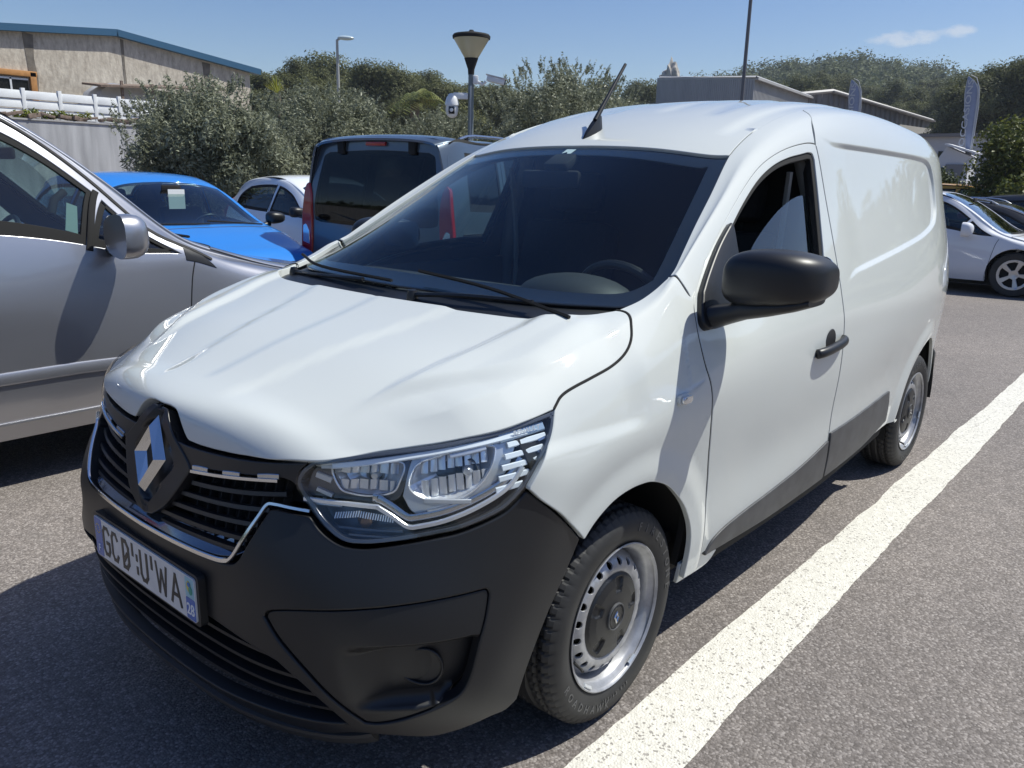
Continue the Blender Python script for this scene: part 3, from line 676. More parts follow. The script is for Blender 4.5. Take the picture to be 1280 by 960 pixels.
# ---- front surface
def fdisp(Pt): return np.zeros(len(Pt))
def ff(a, b): return fbase(a, b)
HLo = [(2.50, 0.868), (2.97, 0.884), (3.35, 0.895), (3.86, 0.904), (4.39, 0.912), (4.94, 0.922), (5.46, 0.931), (6.05, 0.943), (6.70, 0.957)]
HLs = [(6.70, 0.957), (6.58, 0.928), (6.40, 0.895), (6.22, 0.868), (6.06, 0.843), (5.83, 0.806), (5.59, 0.780), (5.33, 0.760), (4.74, 0.736), (4.35, 0.728), (4.04, 0.722), (3.66, 0.715), (3.39, 0.712), (3.12, 0.715), (2.86, 0.736), (2.60, 0.771), (2.34, 0.812), (2.36, .843), (2.50, 0.868)]
# surround of the emblem and upper grille: gloss black band under the bonnet edge
SCF = (.13, 1)
def sym(h): return h+[(-a, b) for a, b in reversed(h) if abs(a) > 1e-6]
top_edge = [(.12, .900), (.30, .878), (.42, .857)]
gb = path([(0, .905), (.10, .905)], [(.10, .905), (.20, .885), (.33, .846)], [(.33, .846), (.6, .843), (1.0, .845), (1.5, .850), (2.0, .857), (2.50, .867)], [(2.50, .867), (2.37, .845), (2.34, .815)], [(2.34, .81), (2.1, .822), (1.5, .814), (.9, .802), (.62, .786)], [(.62, .79), (.40, .70), (.14, .660)], [(.14, .66), (0, .655)])
front_band = panel('grille_surround', sym(gb), ff, M('surround_black', (.018, .018, .02), .3), van, holes=[[(-.30, .86), (-.5, .79), (-.12, .68), (.12, .68), (.5, .79), (.30, .86), (.1, .895), (-.1, .895)]], res=.02, sc=SCF, off=-.004, gap=.002, flange=.03, outward=(1, 0, 0))
# deep grille floor
gf = path([(0, .63), (1.42, .635), (1.68, .68), (1.95, .765), (2.4, .775)], [(2.4, .83), (1.5, .84), (0, .84)])
panel('grille_floor', sym(gf), ff, matteb, van, res=.05, sc=SCF, off=-.065, flange=0, outward=(1, 0, 0))
def fcurve(s0, s1, z0, z1, n=14, off=0., bow=0.):
    s = np.linspace(s0, s1, n); k = np.linspace(0, 1, n); z = z0+(z1-z0)*k+bow*4*k*(1-k)
    P0 = fbase(s, z); e = 1e-3
    Nn = np.cross(fbase(s+e, z)-P0, fbase(s, z+e)-P0); Nn /= np.linalg.norm(Nn, axis=1)[:, None]; Nn *= np.sign(Nn[:, :1]+1e-9)
    return P0+Nn*off, Nn
grille = van
for sg in (1, -1):
    for k, (z0, z1, se) in enumerate(((.764, .790, 2.16), (.734, .754, 1.94), (.702, .720, 1.80), (.670, .684, 1.66), (.645, .655, 1.52))):
        s0 = .60 if k == 0 else (.48 if k == 1 else .36 if k == 2 else .2)
        Pc, Nc = fcurve(sg*s0, sg*se, z0-.004, z1, 14, -.040); link('grille_slat', ribbon_mesh('grille_slat', Pc, Nc, .013, .024), M('slat_black', (.02, .02, .022), .35), van)
    items = []
    for k in range(9):
        s = sg*(.65+k*.17)
        zt = .81+.01*abs(s); zb = .64 if abs(s) < 1.5 else .64+(abs(s)-1.5)*.22
        zz = np.linspace(zb, zt, 6); P0 = fbase(np.full(6, s), zz); N0 = np.array([[1, 0, 0]]*6, float); items.append((ribbon_mesh('rib', P0-N0*.052, N0, .006, .018), Matrix.Identity(4)))
    link('grille_ribs', join_meshes('grille_ribs', items), matteb, van)
    # chrome strip at the top of the grille, stepped in three blocks
    Pc, Nc = fcurve(sg*.66, sg*2.06, .789, .818, 22, -.004, .002); link('grille_chrome_strip', ribbon_mesh('grille_chrome_strip', Pc, Nc, .009, .008), chrome, van)
    for a, b in ((.66, .90), (1.14, 1.42), (1.72, 2.06)):
        z = lambda q: .789+(q-.66)/(2.06-.66)*.029+.008
        Pc, Nc = fcurve(sg*a, sg*b, z(a), z(b), 8, -.006, .001); link('grille_chrome_block', ribbon_mesh('grille_chrome_block', Pc, Nc, .012, .006), chromed, van)
# chrome U around the bottom of the grille
def chrome_u():
    s = cr([(0, .622), (.6, .624), (1.1, .627), (1.42, .632), (1.56, .646), (1.71, .69), (1.88, .738), (1.98, .766), (2.10, .770), (2.34, .768), (2.62, .766)], 5)
    return np.array(s)
cu_ = chrome_u(); cu_full = np.vstack([cu_[::-1]*[-1, 1], cu_[1:]])
P0 = fbase(cu_full[:, 0], cu_full[:, 1]); e = 1e-3
Nn = np.cross(fbase(cu_full[:, 0]+e, cu_full[:, 1])-P0, fbase(cu_full[:, 0], cu_full[:, 1]+e)-P0); Nn /= np.linalg.norm(Nn, axis=1)[:, None]; Nn *= np.sign(Nn[:, :1])
wd = np.where(np.abs(cu_full[:, 0]) < 1.5, .012, .008)
link('grille_chrome_edge', ribbon_mesh('grille_chrome_edge', P0+Nn*.001, Nn, wd, .008), chrome, van)
# gloss shelf sloping in above the chrome edge
gs = path([(0, .628), (.6, .630), (1.1, .633), (1.43, .640), (1.58, .653)], [(1.58, .653), (1.50, .668), (1.1, .662), (0, .655)])
def shelf(a, b):
    q = fbase(a, b); k = smooth01((np.asarray(b).ravel()-.628)/.035); return q-np.array([[1, 0, 0]])*(.055*k)[:, None]
panel('grille_shelf', sym(gs), shelf, M('dark_chrome', (.22, .24, .28), .13, .9), van, res=.02, sc=SCF, flange=.004, outward=(1, 0, .3))

# bumper
bump_h = path([(0, .615), (.6, .617), (1.1, .620), (1.45, .625), (1.60, .640), (1.75, .684), (1.91, .733), (2.00, .758)], [(2.00, .758), (2.10, .761), (2.34, .759), (2.62, .757)],
    [(2.62, .757), (2.83, .729), (3.10, .709), (3.39, .705), (3.67, .709), (4.04, .716), (4.35, .722), (4.74, .730), (5.33, .754), (5.59, .774), (5.83, .80)],
    [(5.83, .80), (6.17, .761), (6.73, .700), (7.46, .627)], [(7.46, .627), (6.98, .55), (6.50, .46), (6.07, .36), (5.71, .287)],
    [(5.71, .287), (5.4, .272), (5.08, .270), (4.49, .249), (4.1, .243), (3.55, .262), (3.06, .268), (2.5, .236), (1.6, .222), (.8, .212), (0, .208)])
LOWG = path([(0, .478), (.6, .477), (1.18, .470), (1.83, .452), (2.2, .437)], [(2.2, .437), (2.5, .40), (2.76, .352), (2.98, .302)], [(2.98, .302), (2.5, .290), (1.6, .278), (.8, .268), (0, .265)])
FOG = path([(2.06, .535), (2.10, .548), (2.25, .559), (2.61, .572), (3.32, .587), (4.14, .597), (4.97, .602), (5.10, .599), (5.14, .588)], [(5.14, .588), (5.07, .537), (4.96, .487), (4.81, .414), (4.63, .372), (4.31, .345), (3.83, .318), (3.45, .305), (3.25, .307)], [(3.25, .307), (2.95, .36), (2.6, .434), (2.24, .495), (2.06, .535)])
def bdisp(Pt):
    y, z, x = np.abs(Pt[:, 1]), Pt[:, 2], Pt[:, 0]
    d = .010*smooth01((.30-z)/.07)*(x > .45)*0
    d += .006*np.exp(-((z-.645+.1*(y-.5))/.03)**2)*smooth01((y-.5)/.1)*0
    d += -.020*smooth01((.545-z)/.025)*smooth01((z-.47)/.01)*(y < .29)*0
    return d
fogR = [(-a, b) for a, b in FOG]
lg = sym(LOWG)
bumper = panel('front_bumper', sym(bump_h), ff, blackp, van, holes=[lg, FOG, fogR], res=.022, sc=SCF, gap=.0012, flange=.03, rnd=.005, outward=(1, 0, 0))
# fog recess insert: upper flat, lower pocket
def fogfn(a, b):
    a = np.asarray(a, float).ravel(); b = np.asarray(b, float).ravel(); s = np.abs(a); q = fbase(a, b)
    k = smooth01((s-3.0)/.75)*smooth01((.500-b)/.014)*smooth01((b-.345)/.02)*smooth01((5.2-s)/.1)
    n = np.stack([np.full(len(a), .72), np.sign(a)*.69, np.zeros(len(a))], 1)
    return q-n*(.006+.044*k)[:, None]
for F_ in (FOG, fogR):
    panel('bumper_insert', F_, fogfn, M('black_plastic_fine', (.008, .009, .011), .45, bump=(900, .1, .001)), bumper, res=.016, sc=SCF, gap=.002, flange=.02, rnd=.003, outward=(1, 0, 0))
for sg in (1, -1):
    an = np.linspace(0, 2*math.pi, 33); cc_ = fogfn(np.full(33, 4.13*sg), np.full(33, .425))[0]; e1_ = np.array([-.62, .78*sg, 0.]); e2_ = np.array([0, 0, 1.]); nn_ = np.array([.78, .62*sg, 0])
    rg = [cc_+e1_*.050*math.cos(a)*(1.12 if math.cos(a) < 0 else .8)+e2_*.043*math.sin(a)+nn_*.004 for a in an]; link('fog_blank_rim', tube_mesh('fog_blank_rim', rg, .0035, 8), blackp, bumper)
    dsk = [cc_-nn_*.006]+[p_-nn_*.004 for p_ in rg[:-1]]; link('fog_blank_cover', mesh('fog_blank_cover', dsk, [(0, 1+i_, 1+(i_+1) % 32) for i_ in range(32)]), M('black_plastic_fine'), bumper)
# lower grille
panel('lower_grille_floor', sym(path([(0, .49), (1.2, .485), (2.2, .45), (3.0, .31), (3.0, .28)], [(2.5, .275), (0, .255)])), ff, matteb, van, res=.06, sc=SCF, off=-.09, flange=0, outward=(1, 0, 0))
for k, (z, se) in enumerate(((.440, 2.22), (.402, 2.44), (.364, 2.66), (.326, 2.86))):
    Pc, Nc = fcurve(-se, se, z-.004, z-.004, 40, -.052, 0); Pc[:, 2] += .010*np.clip(-np.abs(np.linspace(-se, se, 40))/se+.0, -1, 0)*0
    link('lower_grille_slat', ribbon_mesh('lower_grille_slat', Pc, Nc, .012, .036), blackp, van)
# splitter lip
Pc, Nc = fcurve(-3.3, 3.3, .232, .232, 50, -.012, 0)
Pc[:, 2] = .232-.012*np.cos(np.linspace(-1.57, 1.57, 50))**.5+.02*np.abs(np.linspace(-1, 1, 50))**4
link('bumper_lip', ribbon_mesh('bumper_lip', Pc, Nc, .045, .016), M('lip_plastic', (.02, .021, .023), .55), van)
# undertray and closing faces
prism('undertray', [(.74, .52), (.5, .66), (-.3, .66), (-.3, -.66), (.5, -.66), (.74, -.52)], .245, .26, matteb, van, 'xy')
box('underbody', (-1.55, 0, .30), (2.3, 1.45, .10), matteb, van)
box('underbody', (-3.15, 0, .42), (.55, 1.2, .10), matteb, van)

# ---- number plate
plate = empty('number_plate', (.905, 0, .514), parent=van)
pw, ph = .52, .11
platew = M('plate_white', (.62, .63, .64), .35, 0, .3, noise=(25, .05, 3)); plateb = M('plate_blue', (.015, .10, .42), .35, 0, .3); inkm = M('plate_ink', (.012, .012, .014), .4)
prism('plate_holder', rrect(0, 0, pw+.022, ph+.018, .012), -.022, -.004, blackp, plate, 'yz')
prism('plate_sheet', rrect(0, 0, pw, ph, .008), -.004, 0, platew, plate, 'yz')
prism('plate_blue_band', rrect(-.238, 0, .040, ph-.004, .004), 0, .0006, plateb, plate, 'yz')
prism('plate_blue_band', rrect(.238, -.026, .040, .054, .004), 0, .0006, plateb, plate, 'yz')
prism('plate_region_badge', rrect(.238, .027, .038, .050, .004), 0, .0006, M('badge_pale', (.30, .52, .60), .4), plate, 'yz')
def ytext(s, size, y, z, mat, name, bold=0., sq=1., x=.0008):
    me = text_mesh(name, s, size, .0005, bold, squeeze=sq); me.transform(Matrix(((0, 0, 1, x), (1, 0, 0, y), (0, 1, 0, z), (0, 0, 0, 1))))
    return link(name, me, mat, plate)
GL = {'G': [[(.9, .82), (.7, .97), (.3, .97), (.1, .8), (.1, .2), (.3, .03), (.7, .03), (.9, .2), (.9, .46), (.58, .46)]], 'C': [[(.9, .8), (.7, .97), (.3, .97), (.1, .8), (.1, .2), (.3, .03), (.7, .03), (.9, .2)]],
      'D': [[(.1, .03), (.1, .97), (.55, .97), (.85, .78), (.85, .22), (.55, .03), (.1, .03)], [(.28, .30), (.62, .52)]], 'U': [[(.1, .97), (.1, .2), (.3, .03), (.65, .03), (.88, .2), (.88, .97)]],
      'W': [[(0, .97), (.22, .03), (.5, .80), (.78, .03), (1, .97)]], 'A': [[(0, .03), (.5, .97), (1, .03)], [(.2, .32), (.8, .32)]], "'": [[(.5, .97), (.5, .62)]], ':': [[(.5, .72), (.5, .58)], [(.5, .30), (.5, .12)]]}
def stroke_glyph(ch, y, z, w, h, th):
    its = []; n = 0
    for pl in GL[ch]:
        q = [((a-.5)*w, (b-.5)*h) for a, b in pl]
        for (a0, b0), (a1, b1) in zip(q[:-1], q[1:]):
            L_ = math.hypot(a1-a0, b1-b0); u = ((a1-a0)/L_, (b1-b0)/L_); v = (-u[1]*th/2, u[0]*th/2); e_ = th*.42; n += 1
            pts = [(y+a0-u[0]*e_+v[0], z+b0-u[1]*e_+v[1]), (y+a1+u[0]*e_+v[0], z+b1+u[1]*e_+v[1]), (y+a1+u[0]*e_-v[0], z+b1+u[1]*e_-v[1]), (y+a0-u[0]*e_-v[0], z+b0-u[1]*e_-v[1])]
            its.append((prism_mesh('g', pts, .0003, .0008+.00006*n, 'yz'), Matrix.Identity(4)))
    return link('plate_character', join_meshes('plate_character', its), inkm, plate)
for ch, y, z, w, h, th in (("G", -.193, 0, .040, .078, .0095), ("C", -.144, 0, .038, .078, .0095), ("D", -.082, 0, .040, .078, .0110), ("'", -.044, .004, .02, .078, .010), (":", -.022, 0, .02, .078, .010),
                           ("U", .015, 0, .042, .078, .0105), ("'", .056, .002, .02, .080, .0105), ("W", .104, 0, .050, .078, .0085), ("A", .172, 0, .044, .078, .0095)):
    stroke_glyph(ch, y, z, w, h, th)
ytext("28", .040, .238, -.028, M('plate_print', (.8, .8, .8), .4), 'plate_number', .0005, .85, .0012)
ytext("F", .030, -.238, -.032, M('plate_print'), 'plate_letter', .0004, .9, .0012)
for i in range(12):
    a = 2*math.pi*i/12
    prism('plate_star', circ(-.238+.012*math.cos(a), .024+.012*math.sin(a), .0020, 5), .0006, .0010, M('star_yellow', (.7, .5, .05), .4), plate, 'yz')
prism('badge_swirl', circ(.235, .030, .010, 14, .014), .0006, .0012, M('badge_yellow', (.62, .52, .08), .4), plate, 'yz')
prism('badge_swirl', circ(.243, .022, .008, 14, .011), .0012, .0018, M('badge_green', (.04, .30, .22), .4), plate, 'yz')
prism('badge_swirl', circ(.238, .036, .007, 12, .006), .0018, .0022, M('badge_blue', (.02, .15, .45), .4), plate, 'yz')

# ---- diamond emblem: four facetted bars
emb = empty('emblem', (.848, 0, .790), parent=van)
def diamond(name, w, h, wi, hi, d, mat, parent, tilt=.12, off=(0, 0, 0)):
    O = [(0, h), (w, 0), (0, -h), (-w, 0)]; I = [(.0, hi), (wi, 0), (0, -hi), (-wi, 0)]; V = []; F = []
    for k in range(4):
        a, b = O[k], O[(k+1) % 4]; c, e_ = I[k], I[(k+1) % 4]; m1 = ((a[0]+c[0])/2, (a[1]+c[1])/2); m2 = ((b[0]+e_[0])/2, (b[1]+e_[1])/2); n = len(V)
        for (y, z), x in ((a, 0), (b, 0), (m2, d), (m1, d), (e_, 0), (c, 0)): V.append((x+off[0]+(-z*tilt), y+off[1], z+off[2]))
        F += [(n, n+1, n+2, n+3), (n+3, n+2, n+4, n+5)]
    me = mesh(name, V, F, None, False); bm = bmesh.new(); bm.from_mesh(me); bmesh.ops.recalc_face_normals(bm, faces=bm.faces)
    s = sum(f.normal.x for f in bm.faces)
    if s < 0: bmesh.ops.reverse_faces(bm, faces=bm.faces)
    bm.to_mesh(me); bm.free(); return link(name, me, mat, parent)
diamond("emblem_diamond", .069, .091, .026, .048, .020, chrome, emb, tilt=.28, off=(.006, 0, .002))
ES = sym(path([(0, .903), (.12, .902), (.20, .885), (.33, .850)], [(.33, .850), (.58, .80), (.60, .785)], [(.60, .785), (.36, .70), (.13, .658)], [(.13, .658), (0, .652)]))
def esf(a, b):
    q = fbase(a, b); d_ = np.abs(q[:, 1])/.090+np.abs(np.asarray(b).ravel()-.787)/.125
    return q+np.array([[1, 0, 0]])*(.000-.020*smooth01((1.04-d_)/.10))[:, None]
emb_back = panel('emblem_surround', ES, esf, M('surround_black', (.018, .018, .02), .3), van, res=.009, sc=SCF, flange=.03, rnd=.004, outward=(1, 0, 0))# ---- headlamps
reflm = M('lamp_reflector', (.86, .88, .90), .22, .6)
darkl = M('lamp_bezel_dark', (.09, .10, .115), .2, .3, .5)
drlm = M('light_guide', (.80, .86, .90), .2, 0, .5)
bowlm = M('lamp_bezel_silver', (.62, .65, .68), .3, .6)
HLp = path(HLo, HLs)
def inner(depth):
    """headlamp interior surface, pushed inwards along a fixed direction"""
    def g(a, b):
        a = np.asarray(a, float).ravel(); q = fbase(a, b); n = np.stack([np.full(len(a), .60), np.sign(a)*.79, np.full(len(a), .02)], 1); return q-n*depth
    return g
for sg in (1, -1):
    S = [(sg*a, b) for a, b in HLp]
    hl = panel('headlamp', S, ff, darkl, van, res=.05, sc=SCF, off=-.075, gap=.004, flange=0, outward=(1, 0, 0))
    # lens: bulges a little
    panel('lamp_lens', S, ff, lensg, hl, res=.03, sc=SCF, off=.001, gap=.002, flange=0, outward=(1, 0, 0), disp=lambda P_: .003*np.ones(len(P_)))
    # black frame of the lens
    q = np.array(HLp)*[.13, 1]; q = q[::-1] if area(q) < 0 else q
    ins = [(sg*a/.13, b) for a, b in inset(resample(q, .01), .011)]
    panel('lamp_frame', S, ff, darkl, hl, holes=[ins], res=.02, sc=SCF, off=-.003, gap=.0015, flange=.05, rnd=.002, outward=(1, 0, 0))
    e2 = [(sg*a/.13, b) for a, b in inset(resample(q, .01), .0045)]
    # upper light guide (long bar under the bonnet line) and its housing
    Pc, Nc = fcurve(sg*2.80, sg*6.0, .862, .922, 30, -.016, .006); link('light_guide', ribbon_mesh('light_guide', Pc, Nc, .013, .007), drlm, hl)
    Pc, Nc = fcurve(sg*2.50, sg*6.3, .874, .938, 30, -.022, .004); link('lamp_brow', ribbon_mesh('lamp_brow', Pc, Nc, .014, .005), darkl, hl)
    # lower light guide: bent chevron running from the inner tip down and out
    lowp = cr([(2.50, .785), (3.2, .783), (3.55, .781)], 5)+cr([(3.55, .781), (3.75, .765), (3.95, .745), (4.05, .741)], 5)+cr([(4.05, .741), (4.5, .752), (5.0, .775), (5.5, .808), (5.8, .848)], 6)
    lowp = np.array(lowp)*[sg, 1]; P0 = fbase(lowp[:, 0], lowp[:, 1]); Nn = np.stack([np.full(len(P0), .6), np.full(len(P0), .79*sg), np.zeros(len(P0))], 1)
    link('light_guide', ribbon_mesh('light_guide', P0-Nn*.014, Nn, .010, .006), reflm, hl)
    P1 = fbase(lowp[:, 0], lowp[:, 1]+.014*np.ones(len(lowp)))
    k0 = len(cr([(0, 0), (1, 1), (2, 2)], 5))
    link('lamp_blade', ribbon_mesh('lamp_blade', (P1-Nn*.022)[k0-2:], Nn[k0-2:], .020, .005), chromed, hl)
    # bulbs in the two reflectors
    for (s, z, r, k) in ((3.42, .834, .012, 0), (4.80, .842, .013, 1)):
        c = Vector(fbase([sg*s], [z])[0]); ax = Vector((.80, .60*sg, -.02)).normalized(); rot = ax.to_track_quat('Z', 'Y').to_matrix().to_4x4()
        me = lathe_mesh('bulb', [(0, .010), (r*.6, .008), (r*.9, .0), (r, -.012), (r*1.1, -.04)], 16); me.transform(Matrix.Translation(c-ax*.045) @ rot); link('bulb', me, bowlm, hl)
        me = lathe_mesh('bulb_shield', [(r*1.5, -.002), (r*1.7, .002), (r*1.9, -.002), (r*2.1, -.02)], 20); me.transform(Matrix.Translation(c-ax*.052) @ rot); link('bulb_shield', me, darkl if k else reflm, hl)
    # prismatic step panels outside the main bowl: stacked shiny blades, and toothed rows
    its = []
    for k in range(5):
        z = .805+k*.024
        Pc, Nc = fcurve(sg*(5.32+.07*k), sg*(5.98+.10*k), z, z+.010, 5, -.020); its.append((ribbon_mesh('b', Pc, Nc, .013, .007), Matrix.Identity(4)))
    link('prism_blades', join_meshes('prism_blades', its), drlm, hl)
    its = []
    for k in range(4):
        z = .83+k*.024
        Pc, Nc = fcurve(sg*(6.05+.05*k), sg*(6.24+.06*k), z, z+.006, 4, -.018); its.append((ribbon_mesh('b', Pc, Nc, .007, .006), Matrix.Identity(4)))
    link('prism_teeth', join_meshes('prism_teeth', its), chromed, hl)
    # bezels with the shaped openings of the two reflectors
    HIN = [(2.84, .848), (3.0, .859), (3.46, .867), (3.85, .870), (3.94, .859), (3.88, .833), (3.77, .807), (3.46, .798), (3.17, .800), (2.99, .809)]
    HOUT = [(4.07, .856), (4.23, .874), (4.48, .883), (4.93, .896), (5.31, .894), (5.35, .882), (5.26, .850), (5.06, .816), (4.77, .792), (4.49, .785), (4.2, .794), (4.0, .817)]
    def bez(a, b):
        q = fbase(a, b); n = np.stack([np.full(len(q), .6), np.sign(np.asarray(a, float).ravel())*.79, np.zeros(len(q))], 1); return q-n*.026
    o1 = path([(2.52, .79), (3.2, .788), (3.6, .786)], [(3.6, .786), (3.86, .80), (3.99, .86), (4.02, .887)], [(4.02, .887), (3.5, .878), (2.95, .868), (2.60, .845), (2.52, .79)])
    o2 = path([(3.93, .80), (4.1, .765), (4.5, .762), (5.0, .785), (5.45, .83), (5.75, .90)], [(5.75, .90), (5.65, .915), (4.9, .906), (4.1, .889)], [(4.1, .889), (4.03, .86), (3.93, .80)])
    panel('lamp_bezel', [(sg*a, b) for a, b in o1], bez, darkl, hl, res=.012, sc=SCF, flange=.006, outward=(1, 0, 0), holes=[[(sg*a, b) for a, b in closed(HIN, 4)]])
    panel('lamp_bezel', [(sg*a, b) for a, b in o2], bez, bowlm, hl, res=.012, sc=SCF, flange=.006, outward=(1, 0, 0), holes=[[(sg*a, b) for a, b in closed(HOUT, 4)]])
    for nm_, H_ in (('bezel_rim', HIN), ('bezel_rim', HOUT)):
        q = np.array(closed(H_, 4)); q = np.vstack([q, q[:1]]); link(nm_, tube_mesh(nm_, bez(q[:, 0]*sg, q[:, 1]), .0022, 6), reflm, hl)
    # reflector walls behind the openings: a ruled funnel from the rim back to a flat rear facet
    for H_, cs_, cz_, dp in ((HIN, 3.45, .835, .045), (HOUT, 4.75, .842, .055)):
        q = np.array(closed(H_, 3)); n_ = len(q); r0 = bez(q[:, 0]*sg, q[:, 1]); c_ = bez([cs_*sg], [cz_])[0]; ax = np.array([.70, .71*sg, .02]); V = []; F = []
        for k_, (sc_, d_) in enumerate(((1.04, .002), (.92, .016), (.72, .032), (.40, dp), (.0, dp+.004))):
            for p_ in r0: V.append(c_+(p_-c_)*sc_-ax*d_)
        for k_ in range(4):
            for i_ in range(n_): F.append((k_*n_+i_, k_*n_+(i_+1) % n_, (k_+1)*n_+(i_+1) % n_, (k_+1)*n_+i_))
        me = mesh('reflector_funnel', V, F, None, False); link('reflector_funnel', me, reflm, hl)
    # indicator chamber at the bottom inner corner, finely ribbed
    its = []
    for k in range(24):
        s = 2.92+k*.036; z0 = .762-.0006*abs(k-9); Pc, Nc = fcurve(sg*s, sg*(s+.012), z0, z0+.012, 3, -.024); its.append((ribbon_mesh('b', Pc, Nc, .0028, .006), Matrix.Identity(4)))
    link('indicator_ribs', join_meshes('indicator_ribs', its), reflm, hl)
    for (za, zb, sa, sb, w_) in ((.856, .860, 2.62, 2.90, .008), (.838, .828, 2.56, 2.80, .014), (.808, .798, 2.60, 2.84, .010), (.742, .736, 3.0, 3.9, .006), (.729, .725, 3.15, 3.8, .005), (.772, .79, 4.25, 4.9, .010), (.885, .897, 4.15, 4.45, .012)):
        Pc, Nc = fcurve(sg*sa, sg*sb, za, zb, 6, -.026); link('lamp_facet', ribbon_mesh('lamp_facet', Pc, Nc, w_, .010), bowlm if za > .75 else darkl, hl)
    # polished vertical steps in both reflectors
    for s0_, s1_, nz_, zz0, zz1, dd_ in ((4.18, 5.22, 8, .800, .886, .040), (2.98, 3.86, 6, .806, .862, .036)):
        its = []
        for q in range(nz_):
            ss_ = s0_+(s1_-s0_)*(q+.5)/nz_; k_ = (q+.5)/nz_; za = zz0+(.022*(k_-.5) if nz_ == 8 else 0); zb = zz1+(.016*(k_-.5) if nz_ == 8 else .006*(k_-.5)); mid = (za+zb)/2
            for (z0_, z1_, tl) in ((za, mid-.007, .5), (mid+.007, zb, -.5)):
                zz = np.linspace(z0_, z1_, 3); P0 = fbase(np.full(3, ss_*sg), zz); n0 = np.array([.62, .78*sg, 0]); side_ = np.array([-.78*sg, .62, 0])*((q % 2)*2-1)*.35
                its.append((ribbon_mesh('b', P0-n0*(dd_+.010*(1-abs(2*k_-1))), [tuple(n0+side_+np.array([0, 0, tl]))]*3, (s1_-s0_)/nz_*.125, .004), Matrix.Identity(4)))
        link('reflector_facets', join_meshes('reflector_facets', its), reflm, hl)
    c = fbase([sg*3.42], [.742])[0]; me = lathe_mesh('indicator_bulb', [(0, .008), (.012, .004), (.017, -.008), (.018, -.03)], 16)
    me.transform(Matrix.Translation(Vector(c)-Vector((.6, .79*sg, 0))*.035) @ Vector((.6, .79*sg, 0)).to_track_quat('Z', 'Y').to_matrix().to_4x4()); link('indicator_bulb', me, M('indicator_dim', (.20, .13, .08), .2, .4), hl)
    for (z0, z1, s0, s1) in ((.890, .902, 4.6, 5.2), (.796, .788, 4.2, 4.9), (.783, .783, 2.60, 3.0)):
        Pc, Nc = fcurve(sg*s0, sg*s1, z0, z1, 6, -.020); link('lamp_step', ribbon_mesh('lamp_step', Pc, Nc, .010, .006), bowlm, hl)
    # brand word moulded on the outer end of the light guide
    if sg == 1:
        me = text_mesh('lamp_lettering', "RENAULT", .0155, .0004, .0004)
        c = fbase([5.98], [.921])[0]; cN = fbase([6.2], [.924])[0]; ux = Vector(cN-c).normalized(); n = Vector((.5, .86, .0)); uz = n.cross(ux)*-1; uz = ux.cross(n)*-1
        uz = Vector((0, 0, 1)); uz = (uz-ux*uz.dot(ux)).normalized(); n = ux.cross(uz)*1
        mt = Matrix.Identity(4)
        for i in range(3): mt[i][0] = ux[i]; mt[i][1] = uz[i]; mt[i][2] = (n if n.y > 0 else -n)[i]; mt[i][3] = c[i]+(.5, .86, 0)[i]*-.006
        me.transform(mt); link('lamp_lettering', me, M('lamp_print', (.85, .87, .9), .3), hl)
        Pc, Nc = fcurve(5.45, 6.38, .916, .930, 8, -.018); link('light_guide_end', ribbon_mesh('light_guide_end', Pc, Nc, .020, .008), M('light_guide_blue', (.42, .55, .68), .15, .3, .6), hl)

# ---- wheels
def tyre_mesh(R0=.305, Wd=.185, Rr=.205):
    hw = Wd/2
    prof = [(Rr-.004, -hw+.012), (Rr+.004, -hw+.004), (Rr+.03, -hw-.006), (Rr+.058, -hw-.008), (R0-.026, -hw-.001), (R0-.012, -hw+.008), (R0-.004, -hw+.018)]
    ys = np.linspace(-hw+.022, hw-.022, 26); tread = []
    for y in ys:
        g = min(abs(abs(y)-.018), abs(abs(y)-.050)); crown = .003*(y/hw)**2
        tread.append((R0-crown-(.007 if g < .0042 else 0), y))
    prof = prof+tread+[(r, -y) for r, y in reversed(prof)]
    n = 300; m = len(prof); V = []; F = []
    for i in range(n):
        a = 2*math.pi*i/n; 
        for k, (r, y) in enumerate(prof):
            rr = r
            if abs(y) > .024 and r > R0-.016:
                ph = (i+int(abs(y)*90)) % 5
                if ph == 0: rr -= .0055
            V.append((rr*math.cos(a), y, rr*math.sin(a)))
    for i in range(n):
        j = (i+1) % n
        for k in range(m-1): F.append((i*m+k, i*m+k+1, j*m+k+1, j*m+k))
    me = mesh('tyre', V, F); bm = bmesh.new(); bm.from_mesh(me); bmesh.ops.recalc_face_normals(bm, faces=bm.faces); bm.to_mesh(me); bm.free()
    sharp(me, 30); me.polygons.foreach_set('use_smooth', [math.hypot(p.center.x, p.center.z) < R0-.018 for p in me.polygons]); return me
def arc_text(name, s, r, y, size, a0, step, mat, parent, sgn=1):
    its = []
    for i, ch in enumerate(s):
        if ch == ' ': continue
        me = text_mesh('c', ch, size, .0006, .0004); a = a0-i*step*sgn
        its.append((me, Matrix.Translation((r*math.cos(a), y, r*math.sin(a))) @ Matrix.Rotation(-(a-math.pi/2) if sgn > 0 else -(a+math.pi/2), 4, 'Y') @ Matrix.Rotation(math.pi/2, 4, 'X')))
    # outer face of the wheel looks along +y: mirror so the letters read from outside
    me = join_meshes(name, its)
    return link(name, me, mat, parent)
